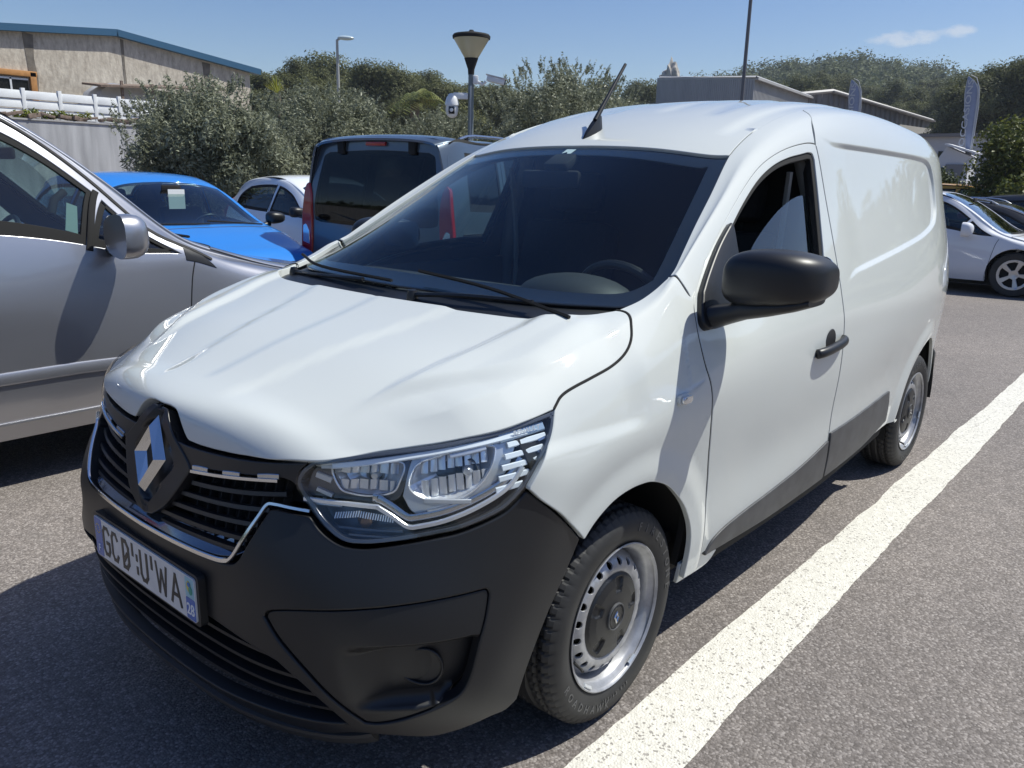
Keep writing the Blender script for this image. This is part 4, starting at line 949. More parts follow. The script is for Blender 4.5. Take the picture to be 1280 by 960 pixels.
def build_wheel(parent, name='wheel'):
    """outer face towards +y, hub plane y=0 is the outer face of the tyre minus 4 mm"""
    w = empty(name, parent=parent)
    me = tyre_mesh(); me.transform(Matrix.Translation((0, -.0925+.004, 0))); link('tyre', me, rubber, w)
    # rim barrel + lip
    pr = [(.196, -.165), (.192, -.13), (.176, -.10), (.176, -.07), (.184, -.045), (.187, -.020), (.192, -.014), (.199, -.008), (.206, -.001), (.2095, .0035), (.210, .006), (.207, .0075), (.204, .005), (.201, .0005)]
    link('rim', lathe_mesh('rim', pr, 96, 'y'), silverm, w)
    # pierced steel disc
    def disc(a, b):
        r = np.hypot(a, b); y = np.interp(r, [0, .06, .095, .115, .128, .140, .150, .160, .170, .180, .188], [-.036, -.036, -.032, -.020, -.013, -.0125, -.016, -.024, -.038, -.052, -.060])
        return np.stack([a, y, b], 1)
    holes = [circ(.1520*math.cos(t), .1520*math.sin(t), .0112, 14) for t in np.linspace(0, 2*math.pi, 21)[:-1]]
    link('wheel_disc', panel_mesh('wheel_disc', circ(0, 0, .188, 90), disc, holes=holes, res=.0085, flange=.006, rnd=.001, outward=(0, 1, 0)), silverm, w)
    link('brake_backing', lathe_mesh('brake_backing', [(0, -.085), (.17, -.085)], 40, 'y'), matteb, w)
    # black centre cap with five notches
    def cap(a, b):
        r = np.hypot(a, b); t = np.arctan2(b, a); y = np.interp(r, [0, .026, .030, .034, .050, .088, .113, .121], [.002, .002, .0035, -.001, -.002, -.004, -.009, -.016])
        k = np.cos(5*(t-.3)); y = y-.007*smooth01((k-.62)/.16)*smooth01((r-.066)/.008)*smooth01((.112-r)/.006)
        return np.stack([a, y, b], 1)
    cp = link('centre_cap', panel_mesh('centre_cap', circ(0, 0, .121, 80), cap, res=.0045, flange=.018, rnd=.002, outward=(0, 1, 0)), blackp, w)
    link('cap_ring', lathe_mesh('cap_ring', [(.034, -.001), (.035, .0032), (.0375, .0038), (.0395, .002), (.040, -.003)], 40, 'y'), greyp, cp)
    me = diamond('cap_emblem', .0125, .0185, .004, .009, .003, chromed, None).data
    o = bpy.data.objects[-1] if False else None
    for ob in [x for x in bpy.data.objects if x.data == me]: ob.parent = cp; ob.matrix_local = Matrix.Translation((0, .0028, 0)) @ Matrix.Rotation(math.pi/2, 4, 'Z')
    # valve
    link('valve', tube_mesh('valve', [(.168*math.cos(-.75), -.03, .168*math.sin(-.75)), (.176*math.cos(-.75), .0, .176*math.sin(-.75)), (.180*math.cos(-.75), .006, .180*math.sin(-.75))], .0045), rubber, w)
    for a, wd in ((-1.2, .05), (-2.35, .04)):
        pts = [(.1985*math.cos(t), .001, .1985*math.sin(t)) for t in np.linspace(a, a+wd*4, 6)]; link('balance_weight', ribbon_mesh('balance_weight', pts, [(math.cos(t)*-.5, .8, math.sin(t)*-.5) for t in np.linspace(a, a+wd*4, 6)], .010, .005), bowlm, w)
    tx = M('tyre_lettering', (.075, .075, .075), .5)
    # letters read clockwise seen from outside (+y looking to -y, x to the left)
    def arc(name, s, r, size, a_mid, step, inward):
        its = []
        n = len(s)
        for i, ch in enumerate(s):
            if ch == ' ': continue
            me = text_mesh('c', ch, size, .0007, .0005)
            # angle measured in (x,z) plane as seen from +y: screen-right is -x
            ang = a_mid+(i-(n-1)/2)*step*(1 if not inward else -1)          # clockwise from top
            px, pz = -math.sin(ang)*r, math.cos(ang)*r
            right = Vector((-math.cos(ang), 0, -math.sin(ang)))*(1 if not inward else -1); upv = Vector((-math.sin(ang), 0, math.cos(ang)))*(1 if not inward else -1)
            mt = Matrix.Identity(4); nn = Vector((0, 1, 0))
            for q in range(3): mt[q][0] = right[q]; mt[q][1] = upv[q]; mt[q][2] = nn[q]; mt[q][3] = (px, .0118, pz)[q]
            its.append((me, mt))
        link(name, join_meshes(name, its), tx, w)
    arc('tyre_brand', 'FIRESTONE', .254, .034, R(42), R(9), False)
    arc('tyre_model', 'ROADHAWK', .254, .030, R(205), R(8), True)
    arc('tyre_size', '185/65 R15', .238, .013, R(168), R(3.2), True)
    return w
w0 = build_wheel(van)
w0.location = (0, .803, .305); w0.rotation_euler = (0, R(-12), 0)
for (x, sg, a) in ((-2.812, 1, 33), (0, -1, 10), (-2.812, -1, 70)):
    c = copy_tree(w0, van); c.location = (x, .803*sg, .305); c.rotation_euler = (0, R(a), 0 if sg > 0 else math.pi)
# wheel arch liners
for x, sg in ((0, 1), (0, -1), (-2.80, 1), (-2.80, -1)):
    rl = .385 if x == 0 else .42
    V = []; F = []
    for i in range(25):
        a = R(-12)+R(196)*i/24
        for y in (.80, .50): V.append((x+rl*math.cos(a), y*sg, .33+rl*math.sin(a)))
    for i in range(24): F.append((2*i, 2*i+1, 2*i+3, 2*i+2))
    b0 = len(V)
    link('wheel_arch_liner', mesh('wheel_arch_liner', V, F), matteb, van)
    box('inner_wall', (x, .50*sg, .50), (.9, .02, .55), matteb, van)
    # suspension strut
    tube('suspension_strut', [(x-.03, .58*sg, .30), (x-.06, .56*sg, .70)], .035, M('strut_dark', (.03, .03, .03), .6), van, 10)

# ---- mirrors
def mirror_housing():
    """lofted rounded shell: sections across y"""
    V = []; F = []; secs = []
    for y, z0, z1, x0, x1, r in ((.868, 1.165, 1.245, -.435, -.325, .03), (.876, 1.150, 1.262, -.445, -.310, .035), (.895, 1.140, 1.278, -.455, -.296, .045), (.935, 1.136, 1.290, -.465, -.284, .05), (1.00, 1.140, 1.293, -.475, -.282, .05), (1.06, 1.148, 1.288, -.485, -.296, .05), (1.098, 1.158, 1.277, -.49, -.325, .045), (1.118, 1.172, 1.262, -.49, -.36, .04), (1.128, 1.19, 1.245, -.488, -.395, .025)):
        n = 28; ring = []
        for i in range(n):
            a = 2*math.pi*i/n; ca, sa = math.cos(a), math.sin(a); ex = .62
            ring.append(((x0+x1)/2+(x1-x0)/2*math.copysign(abs(ca)**ex, ca), y, (z0+z1)/2+(z1-z0)/2*math.copysign(abs(sa)**ex, sa)))
        secs.append(ring)
    n = 28
    for r in secs: V += r
    for i in range(len(secs)-1):
        for k in range(n): F.append((i*n+k, i*n+(k+1) % n, (i+1)*n+(k+1) % n, (i+1)*n+k))
    F.append(tuple(range(n))); F.append(tuple(range((len(secs)-1)*n, len(secs)*n))[::-1])
    me = mesh('mirror_housing', V, F); bm = bmesh.new(); bm.from_mesh(me); bmesh.ops.recalc_face_normals(bm, faces=bm.faces); bm.to_mesh(me); bm.free()
    sharp(me, 60); return me
for sg in (1, -1):
    mr = empty('door_mirror', parent=van)
    me = mirror_housing()
    if sg < 0:
        me.transform(Matrix.Scale(-1, 4, (0, 1, 0))); me.flip_normals()
    h = link('mirror_housing', me, blackp, mr); s_ = h.modifiers.new('smooth', 'SUBSURF'); s_.levels = 1; s_.render_levels = 2
    # lower tray and stalk
    me = bpy.data.meshes.new('mirror_stalk'); V = []; F = []
    secs = [(.815, 1.055, 1.125, -.40, -.305), (.845, 1.062, 1.130, -.41, -.315), (.885, 1.080, 1.140, -.43, -.32), (.93, 1.098, 1.158, -.44, -.315), (1.0, 1.116, 1.165, -.455, -.31), (1.06, 1.134, 1.170, -.465, -.325), (1.10, 1.150, 1.176, -.47, -.35)]
    n = 16
    for y, z0, z1, x0, x1 in secs:
        for i in range(n):
            a = 2*math.pi*i/n; ca, sa = math.cos(a), math.sin(a); V.append(((x0+x1)/2+(x1-x0)/2*math.copysign(abs(ca)**.7, ca), y*sg, (z0+z1)/2+(z1-z0)/2*math.copysign(abs(sa)**.7, sa)))
    for i in range(len(secs)-1):
        for k in range(n): F.append((i*n+k, i*n+(k+1) % n, (i+1)*n+(k+1) % n, (i+1)*n+k))
    F.append(tuple(range(n))); F.append(tuple(range((len(secs)-1)*n, len(secs)*n))[::-1])
    me = mesh('mirror_stalk', V, F); bm = bmesh.new(); bm.from_mesh(me); bmesh.ops.recalc_face_normals(bm, faces=bm.faces); bm.to_mesh(me); bm.free(); sharp(me, 50)
    link('mirror_stalk', me, blackp, mr)
    link('mirror_glass', prism_mesh('mirror_glass', [(y*sg, z) for y, z in rrect(.998, 1.214, .215, .120, .03)], -.4905, -.487, 'yz'), chrome, mr)
    if sg < 0:      # folded back against the door
        piv = Vector((-.44, -.865, 0)); rot = Matrix.Translation(piv+Vector((-.07, .05, -.01))) @ Matrix.Rotation(R(-84), 4, 'Z') @ Matrix.Translation(-piv)
        for ch in mr.children:
            if ch.name.split('.')[0] in ('mirror_housing', 'mirror_glass', 'mirror_stalk'): ch.data.transform(rot)

# ---- door handles, side repeater, lock
for sg in (1, -1):
    hd = empty('door_handle', parent=van)
    hp = [(-1.068, .884*sg, .890), (-1.09, .897*sg, .893), (-1.14, .905*sg, .897), (-1.22, .907*sg, .902), (-1.28, .903*sg, .905), (-1.318, .893*sg, .906), (-1.330, .880*sg, .906)]
    me = tube_mesh('handle_grip', cr(hp, 4), [.010]+[.0155]*23+[.012], 12); 
    for v in me.vertices: v.co.z = .9+(v.co.z-.9)*1.15
    link('handle_grip', me, blackp, hd)
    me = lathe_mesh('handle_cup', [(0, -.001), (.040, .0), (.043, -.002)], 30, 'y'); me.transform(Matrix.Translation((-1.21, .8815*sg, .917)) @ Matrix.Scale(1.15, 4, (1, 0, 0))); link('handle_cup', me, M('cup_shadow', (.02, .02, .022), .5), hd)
    rp = empty('side_repeater', (-.155, .868*sg, .905), parent=van)
    prism('repeater_base', rrect(0, 0, .062, .028, .012), 0, .012*sg, white, rp)
    prism('repeater_lens', rrect(.0, 0, .050, .021, .010), .012*sg, .021*sg, clear, rp, bev=.003)

# ---- wipers
for pts, bl in ((((.02, -.60, 1.118), (.055, -.42, 1.125), (.075, -.15, 1.138)), ((-.06, -.66, 1.168), (.035, -.42, 1.153), (.07, -.02, 1.146))),
                (((.095, .10, 1.118), (.085, .30, 1.136), (.05, .52, 1.140)), ((.03, .06, 1.180), (.045, .36, 1.160), (.075, .66, 1.121)))):
    wp = empty('wiper', parent=van)
    tube('wiper_arm', cr(pts, 4), .007, blackp, wp, 6)
    tube('wiper_blade', cr(bl, 5), .0055, matteb, wp, 5)
    a = pts[0]; me = lathe_mesh('wiper_pivot', [(0, .016), (.012, .014), (.016, 0), (.018, -.02)], 14); link('wiper_pivot', me, blackp, wp, a)

# ---- aerial
ae = empty('roof_aerial', (-.93, 0, 1.640), parent=van)
V = []; F = []
for x, hw, z in ((.085, .004, .0), (.06, .014, .018), (.02, .019, .038), (-.02, .018, .055), (-.045, .012, .050), (-.06, .004, .0)):
    x *= .8; z *= .72; V += [(x, -hw*1.3, -.03), (x, -hw*.55, z), (x, hw*.55, z), (x, hw*1.3, -.03)]
for i in range(5):
    for k in range(3): F.append((4*i+k, 4*i+k+1, 4*i+k+5, 4*i+k+4))
F += [(0, 1, 2, 3), (23, 22, 21, 20)]
me = mesh('aerial_base', V, F); bm = bmesh.new(); bm.from_mesh(me); bmesh.ops.recalc_face_normals(bm, faces=bm.faces); bm.to_mesh(me); bm.free()
for v in me.vertices: v.co.z -= v.co.x*.50 if v.co.z > -.02 else v.co.x*.50
sharp(me, 50); link('aerial_base', me, blackp, ae)
tube('aerial_rod', [(-.005, 0, .035), (-.05, 0, .09), (-.19, 0, .255)], [.0105, .0085, .0060], blackp, ae, 10)

# ---- cabin
cab = van
dpts = [(.02, 1.05), (.0, 1.095), (-.25, 1.115), (-.42, 1.10), (-.50, 1.06), (-.53, .95), (-.50, .70), (0, .70)]
prism('dashboard', dpts, -.69, .69, dashm, cab, 'xz', .01)
def hood_blob(name, c, s, mat, par):
    bm = bmesh.new(); bmesh.ops.create_uvsphere(bm, u_segments=24, v_segments=12, radius=1)
    for v in bm.verts: v.co = Vector((v.co.x*s[0], v.co.y*s[1], max(v.co.z, -.2)*s[2]))
    me = bpy.data.meshes.new(name); bm.to_mesh(me); bm.free(); sharp(me, 60); return link(name, me, mat, par, c)
hood_blob('instrument_cowl', (-.30, .40, 1.105), (.14, .20, .075), dashm, cab)
for y in (-.35, -.30, -.25, -.20, -.15): box('dash_vent', (-.06, y, 1.108), (.05, .030, .012), headl, cab, Matrix.Rotation(.3, 3, 'X'))
for k in range(14): box('defrost_slot', (-.10, .0+k*.026-.1, 1.110), (.04, .014, .006), matteb, cab)
# steering wheel
sw = empty('steering_wheel', (-.62, .38, 1.02), parent=cab)
me = lathe_mesh('wheel_rim', [(.185+.016*math.cos(a), .016*math.sin(a)) for a in np.linspace(0, 2*math.pi, 11)[:-1]], 40, closed_=True); me.transform(Matrix.Rotation(R(-66), 4, 'Y')); link('wheel_rim', me, blackp, sw)
prism('wheel_boss', rrect(0, 0, .15, .13, .03), -.02, .02, blackp, sw, 'yz')
for a in (0, math.pi, -math.pi/2): tube('spoke', [(0, 0, 0), (.07*math.sin(a)*-1 if False else 0, .185*math.cos(a), .17*math.sin(a))], .014, blackp, sw, 6)
# seats with headrests
def seat(y):
    s = empty('seat', (-1.02, y, .42), parent=cab)
    for nm, c, sz, rot, bv in (('cushion', (.08, 0, .22), (.50, .50, .16), 0, .05), ('backrest', (-.24, 0, .55), (.14, .48, .62), R(-14), .05), ('headrest', (-.34, 0, .98), (.10, .27, .18), R(-10), .04)):
        box(nm, c, sz, seatm, s, Matrix.Rotation(rot, 3, 'Y'), bv)
    for k in (-1, 1): tube('headrest_post', [(-.31, k*.06, .80), (-.33, k*.06, .92)], .007, matteb, s, 6)
seat(.38); seat(-.38)
# belt, bulkhead, pillar
box('bulkhead', (-1.43, 0, 1.05), (.02, 1.36, 1.15), M('bulkhead_grey', (.010, .011, .012), .9), cab)
tube('seat_belt', cr([(-1.22, .66, 1.50), (-1.24, .64, 1.2), (-1.22, .62, .8)], 4), .012, M('belt_webbing', (.20, .20, .19), .8), cab, 6)
tube('seat_belt', cr([(-1.22, -.66, 1.50), (-1.24, -.64, 1.2), (-1.22, -.62, .8)], 4), .012, M('belt_webbing'), cab, 6)
for sg in (1, -1): tube('door_post_trim', [(-1.33, .655*sg, 1.56), (-1.33, .74*sg, 1.30), (-1.33, .78*sg, 1.05), (-1.33, .78*sg, .4)], .035, M('post_trim', (.16, .16, .155), .8), cab, 8)
box('cabin_floor', (-.75, 0, .40), (1.4, 1.5, .04), matteb, cab)
for sg in (1, -1): box('door_card', (-.82, .765*sg, .78), (.92, .03, .62), dashm, cab, bev=.01)
# interior mirror and sensor pod
box('sensor_pod', (-.735, 0, 1.515), (.09, .11, .035), matteb, cab, Matrix.Rotation(R(27), 3, 'Y'), .012)
box('interior_mirror', (-.70, -.02, 1.455), (.03, .24, .065), matteb, cab, Matrix.Rotation(.15, 3, 'Z'), .014)
tube('mirror_stem', [(-.73, 0, 1.51), (-.70, -.01, 1.47)], .010, matteb, cab, 6)
# small toll tag sticker on the windscreen
tgc = van_base([-.772, -.752], [.0, .0]); dv = Vector(tgc[1]-tgc[0]).normalized(); nv = Vector((-dv.z, 0, dv.x)); nv = nv if nv.z > 0 else -nv
link('windscreen_tag', mesh('windscreen_tag', [tuple(Vector(tgc[0])+dv*a+Vector((0, 1, 0))*b-nv*.0075) for a, b in ((-.020, -.022), (.018, -.020), (.004, -.004), (.020, .006), (.018, .022), (-.020, .022))], [(0, 1, 2, 3, 4, 5)], None, False), M('tag_white', (.75, .77, .77), .5), van)
# ---- rear doors, lamps, bumper
def rearf(a, b):
    a = np.asarray(a, float).ravel(); b = np.asarray(b, float).ravel(); x = -3.462-.03*np.cos(a*1.6)*1; x = x+np.clip((b-1.0)/.7, 0, 1)**2*.06
    return np.stack([x, a, b], 1)
def rside(z): return float(np.interp(z, [.3, .62, .88, 1.12, 1.37, 1.57, 1.68], [.70, .735, .745, .70, .625, .565, .50]))
for sg in (1, -1):
    o = [(0.003*sg, .45), (sg*.66, .45)]+[(sg*(rside(z)-.01), z) for z in np.linspace(.5, 1.66, 10)]+[(sg*.30, 1.70), (.003*sg, 1.71)]
    panel('rear_door', o, rearf, white, van, res=.05, flange=.02, outward=(-1, 0, 0))
    prism('tail_lamp', rrect(sg*.635, .93, .09, .42, .03), -3.50, -3.44, redlens, van, 'yz')
prism('rear_bumper', rrect(0, .42, 1.46, .24, .05), -3.54, -3.42, blackp, van, 'yz', .02)
for sg in (1, -1):
    cr3 = path(XZ([(-3.37, .58), (-3.44, .58)]), XZ([(-3.44, .58), (-3.44, .30)]), XZ([(-3.44, .30), (-3.30, .30), (-3.32, .42), (-3.37, .58)]))
    panel('rear_bumper_end', cr3, fnL if sg > 0 else fnR, blackp, van, res=.03, sc=SX, off=.006, flange=.03, rnd=.006, center=VC)
# ================================================================ other vehicles
def make_surf(rows):
    """rows: (x, zt, yr, rz, (wt), (belt), (mid), (low), (sill)) -> surface fn(x, t), t in -8..8"""
    rows = sorted(rows, key=lambda r: r[0]); X = np.array([r[0] for r in rows], float)
    TT = np.array([[(0, r[1]), (.55*r[2], r[1]-.2*(r[1]-r[3])), (r[2], r[3]), (r[2]+.045, r[3]-.028)]+list(r[4:9]) for r in rows], float)
    m = natspl(X, TT); n = 9; inv = natspl(np.arange(1.-n, n), np.eye(2*n-1))
    def f(u, t):
        u = np.asarray(u, float).ravel(); t = np.asarray(t, float).ravel(); sg = np.where(t < 0, -1., 1.); t = np.abs(t)
        G = evspl(X, TT, m, u); G = np.concatenate([G[:, :0:-1]*[-1, 1], G], 1); Mt = np.einsum('ij,kjc->kic', inv, G)
        i = np.clip(np.floor(t).astype(int), 0, n-2); b = (t-i)[:, None]; a = 1-b; k = np.arange(len(u)); i = i+n-1
        Q = a*G[k, i]+b*G[k, i+1]+((a**3-a)*Mt[k, i]+(b**3-b)*Mt[k, i+1])/6
        return np.stack([u, Q[:, 0]*sg, Q[:, 1]], 1)
    return f
HATCH = [
 (1.94, .56, .28, .545, (.40, .50), (.44, .44), (.46, .36), (.46, .28), (.44, .2)),
 (1.84, .69, .46, .66, (.59, .60), (.64, .53), (.66, .44), (.66, .33), (.62, .2)),
 (1.60, .80, .57, .77, (.69, .71), (.755, .64), (.785, .54), (.785, .37), (.74, .2)),
 (1.20, .895, .62, .87, (.735, .82), (.79, .75), (.815, .6), (.815, .4), (.78, .2)),
 (.95, .945, .64, .92, (.745, .88), (.79, .82), (.82, .65), (.82, .42), (.78, .2)),
 (.72, 1.02, .635, .985, (.74, .935), (.79, .87), (.825, .68), (.825, .42), (.78, .2)),
 (.38, 1.19, .60, 1.15, (.70, 1.06), (.79, .90), (.83, .7), (.83, .42), (.78, .2)),
 (.05, 1.335, .565, 1.295, (.655, 1.20), (.79, .915), (.83, .7), (.83, .42), (.78, .2)),
 (-.2, 1.40, .55, 1.365, (.635, 1.28), (.79, .925), (.83, .7), (.83, .42), (.78, .2)),
 (-.6, 1.43, .55, 1.395, (.63, 1.31), (.79, .935), (.83, .7), (.83, .42), (.78, .2)),
 (-1.0, 1.415, .54, 1.38, (.62, 1.295), (.785, .95), (.825, .7), (.825, .42), (.78, .2)),
 (-1.4, 1.35, .52, 1.315, (.60, 1.235), (.77, .97), (.81, .7), (.81, .42), (.77, .22)),
 (-1.62, 1.24, .50, 1.205, (.59, 1.13), (.74, .97), (.79, .7), (.79, .42), (.75, .24)),
 (-1.78, 1.07, .52, 1.04, (.61, .99), (.70, .92), (.75, .7), (.76, .45), (.72, .26)),
 (-1.87, .92, .50, .89, (.59, .85), (.66, .79), (.70, .62), (.71, .45), (.66, .27)),
 (-1.92, .80, .44, .78, (.54, .74), (.60, .68), (.63, .56), (.64, .45), (.6, .28))]
MPV = [
 (2.17, .60, .33, .58, (.48, .53), (.53, .46), (.56, .38), (.56, .3), (.52, .2)),
 (2.00, .78, .55, .75, (.68, .67), (.74, .60), (.78, .5), (.78, .36), (.74, .2)),
 (1.65, .91, .66, .885, (.77, .82), (.83, .74), (.87, .6), (.87, .4), (.82, .22)),
 (1.25, .985, .70, .965, (.80, .92), (.86, .84), (.89, .64), (.885, .42), (.83, .24)),
 (.95, 1.08, .72, 1.05, (.805, 1.0), (.862, .93), (.895, .66), (.89, .44), (.84, .25)),
 (.72, 1.18, .715, 1.145, (.80, 1.09), (.862, 1.015), (.895, .68), (.89, .44), (.84, .25)),
 (.5, 1.36, .69, 1.325, (.775, 1.225), (.862, 1.025), (.895, .68), (.89, .44), (.84, .25)),
 (.2, 1.605, .64, 1.57, (.73, 1.46), (.862, 1.07), (.895, .70), (.89, .44), (.84, .25)),
 (-.1, 1.775, .61, 1.74, (.69, 1.63), (.862, 1.11), (.895, .70), (.89, .44), (.84, .25)),
 (-.4, 1.82, .60, 1.785, (.675, 1.685), (.862, 1.13), (.895, .70), (.89, .44), (.84, .25)),
 (-.9, 1.82, .60, 1.785, (.67, 1.68), (.86, 1.14), (.895, .70), (.89, .44), (.84, .25)),
 (-1.5, 1.80, .59, 1.765, (.66, 1.66), (.85, 1.15), (.885, .70), (.88, .44), (.83, .25)),
 (-1.85, 1.73, .58, 1.695, (.65, 1.59), (.82, 1.15), (.86, .70), (.86, .44), (.81, .27)),
 (-2.02, 1.45, .57, 1.41, (.64, 1.34), (.79, 1.10), (.83, .70), (.83, .44), (.79, .28)),
 (-2.12, 1.15, .56, 1.12, (.64, 1.05), (.74, .96), (.79, .68), (.80, .44), (.76, .29))]
TALL = [
 (2.17, .62, .33, .60, (.48, .55), (.53, .47), (.56, .38), (.56, .3), (.52, .2)),
 (2.00, .80, .55, .77, (.68, .69), (.74, .61), (.78, .5), (.78, .36), (.74, .2)),
 (1.65, .96, .66, .93, (.77, .86), (.83, .77), (.87, .6), (.87, .4), (.82, .22)),
 (1.25, 1.05, .70, 1.02, (.80, .96), (.86, .86), (.89, .64), (.885, .42), (.83, .24)),
 (1.05, 1.12, .72, 1.085, (.80, 1.02), (.86, .93), (.895, .68), (.89, .44), (.84, .25)),
 (.8, 1.30, .70, 1.26, (.78, 1.15), (.862, 1.0), (.895, .68), (.89, .44), (.84, .25)),
 (.45, 1.56, .66, 1.52, (.745, 1.42), (.862, 1.05), (.895, .70), (.89, .44), (.84, .25)),
 (.15, 1.74, .65, 1.70, (.74, 1.60), (.865, 1.07), (.895, .70), (.89, .44), (.84, .25)),
 (-.3, 1.79, .66, 1.755, (.745, 1.65), (.865, 1.08), (.897, .70), (.89, .44), (.84, .25)),
 (-1.0, 1.81, .67, 1.775, (.755, 1.66), (.865, 1.09), (.897, .70), (.89, .44), (.84, .25)),
 (-1.7, 1.81, .67, 1.775, (.755, 1.66), (.862, 1.09), (.892, .70), (.885, .44), (.83, .25)),
 (-2.02, 1.80, .66, 1.76, (.745, 1.65), (.85, 1.09), (.88, .70), (.875, .44), (.82, .27)),
 (-2.11, 1.775, .62, 1.735, (.72, 1.63), (.83, 1.08), (.86, .70), (.855, .44), (.81, .29))]
SCC = (1, .2)
seamm = M('seam_dark', (.01, .01, .01), .7)
def car_wheel(root, R0=.31, spokes=5):
    w = empty('wheel', parent=root)
    prof = [(.20, -.17), (.215, -.185), (R0-.02, -.185), (R0-.004, -.168), (R0, -.14), (R0, -.05), (R0-.004, -.022), (R0-.02, -.003), (.235, .003), (.212, -.004), (.20, -.02)]
    link('tyre', lathe_mesh('tyre', prof, 40, 'y'), rubber, w)
    hs = []
    for k in range(spokes):
        a = 2*math.pi*k/spokes; h = [(r*math.cos(a+d), r*math.sin(a+d)) for r, d in ((.065, .25), (.175, .17), (.180, .42), (.180, .80), (.175, 1.08), (.065, 1.0), (.058, .63))]
        hs.append(h)
    def f(a, b):
        r = np.hypot(a, b); return np.stack([a, np.interp(r, [0, .05, .12, .19, .205], [-.035, -.028, -.022, -.014, -.004]), b], 1)
    me = panel_mesh('rim', circ(0, 0, .207, 40), f, holes=hs, res=.025, flange=.03, rnd=.003, outward=(0, 1, 0))
    link('rim', me, M('alloy_silver', (.52, .53, .55), .28, .8), w)
    link('brake_disc', lathe_mesh('brake_disc', [(0, -.075), (.20, -.075)], 24, 'y'), matteb, w)
    return w
def seg(o): return path(*o)
def make_car(kind, name, label, cat, paint, loc, rz, sc=(1, 1, 1), group=None, trim_black=False, rails=False, repeat=None, R0=.31, glass_=None, wheels=None):
    rows = {'hatch': HATCH, 'mpv': MPV, 'tall': TALL}[kind]
    f0 = make_surf(rows); S = np.array(sc, float)
    f = lambda a, b: f0(a, b)*S
    root = empty(name, loc, rz, label, cat, group); C0 = (0, 0, .65*sc[2]); g_ = glass_ or sglass
    x1, x0 = rows[-1][0] if rows[-1][0] > rows[0][0] else rows[0][0], min(r[0] for r in rows); x1 = max(r[0] for r in rows)
    wx = wheels or ((1.22, -1.22) if kind == 'hatch' else (1.35, -1.36)); RA = .355
    # outline with wheel arches cut out: arches in (x, z) -> t
    def tz(x, z):
        lo, hi = 3.5, 8.
        for _ in range(30):
            m = .5*(lo+hi)
            if f0([x], [m])[0, 2] > z/sc[2]: lo = m
            else: hi = m
        return .5*(lo+hi)
    def side(sg):
        o = [(x1, 8*sg)]
        for wc in wx:
            for a in np.linspace(R(-14), R(194), 15):
                xx = wc+RA*math.cos(a)/sc[0]; zz = .315+RA*math.sin(a); o.append((xx, sg*(tz(xx, zz) if a > R(-5) and a < R(185) else 8)))
        o.append((x0, 8*sg)); return o
    L_ = side(1); R_ = side(-1)
    outline = L_+[(x0, 0)]+R_[::-1]+[(x1, 0)]
    if kind == 'hatch':
        wsx = [(.90, 0), (.885, 1.0), (.80, 1.9)]; wst = [(.12, 1.93), (.06, 1.2), (.03, 0)]
        fw = path([(.70, 4.93), (.45, 4.55), (.12, 4.12), (-.10, 4.05), (-.32, 4.03)], [(-.32, 4.03), (-.40, 4.95)], [(-.40, 4.95), (.70, 4.95)])
        rw = path([(-.44, 4.95), (-.36, 4.03)], [(-.36, 4.03), (-.8, 4.03), (-1.1, 4.08)], [(-1.1, 4.08), (-1.32, 4.4), (-1.36, 4.9)], [(-1.36, 4.92), (-.44, 4.95)])
        bwt = [(-1.44, 1.95), (-1.46, 1.0), (-1.47, 0)]; bwb = [(-1.75, 0), (-1.745, 1.0), (-1.70, 1.9)]
        sides = [fw, rw]; doors = [([(.74, 5.1), (.62, 6.0), (.66, 7.6)]), ([(-.38, 4.0), (-.42, 5.2), (-.42, 6.4), (-.40, 7.6)])]
    elif kind == 'mpv':
        wsx = [(.92, 0), (.90, 1.0), (.80, 1.9)]; wst = [(-.08, 1.93), (-.15, 1.2), (-.18, 0)]
        qw = path([(.70, 4.88), (.55, 4.46), (.36, 4.08)], [(.365, 4.08), (.258, 4.9)], [(.258, 4.9), (.70, 4.9)])
        fw = path([(.240, 4.9), (.338, 4.06)], [(.338, 4.06), (.12, 3.98), (-.1, 3.96), (-.5, 3.97), (-.78, 3.98)], [(-.78, 3.98), (-.84, 4.92)], [(-.84, 4.92), (.215, 4.9)])
        rw = path([(-.90, 4.92), (-.86, 3.98)], [(-.86, 3.98), (-1.3, 4.0), (-1.7, 4.05)], [(-1.7, 4.05), (-1.74, 4.9)], [(-1.74, 4.9), (-.90, 4.92)])
        bwt = [(-1.9, 1.9), (-1.91, 1.0), (-1.92, 0)]; bwb = [(-2.07, 0), (-2.07, 1.0), (-2.06, 1.9)]
        sides = [qw, fw, rw]; doors = [([(.76, 5.0), (.72, 5.5), (.68, 6.4), (.66, 7.7)]), ([(-.80, 4.0), (-.87, 5.2), (-.87, 7.6)])]
    else:
        wsx = [(1.05, 0), (1.04, 1.0), (.97, 1.9)]; wst = [(.22, 1.93), (.15, 1.2), (.12, 0)]
        fw = path([(.78, 4.93), (.50, 4.2), (.30, 3.95), (.1, 3.93), (-.18, 3.93)], [(-.18, 3.93), (-.25, 4.95)], [(-.25, 4.95), (.78, 4.95)])
        rw = path([(-.32, 4.95), (-.27, 3.96)], [(-.27, 3.96), (-1.10, 3.98)], [(-1.10, 3.98), (-1.12, 4.95)], [(-1.12, 4.95), (-.32, 4.95)])
        rq = path([(-1.24, 4.93), (-1.22, 3.98)], [(-1.22, 3.98), (-1.80, 4.0)], [(-1.80, 4.0), (-1.84, 4.9)], [(-1.84, 4.9), (-1.24, 4.93)])
        bwt = bwb = None; sides = [fw, rw, rq]; doors = [([(.82, 5.0), (.72, 6.0), (.70, 7.7)]), ([(-.28, 3.9), (-.30, 5.2), (-.30, 7.6)]), ([(-1.17, 3.9), (-1.19, 5.2), (-1.30, 6.0)])]
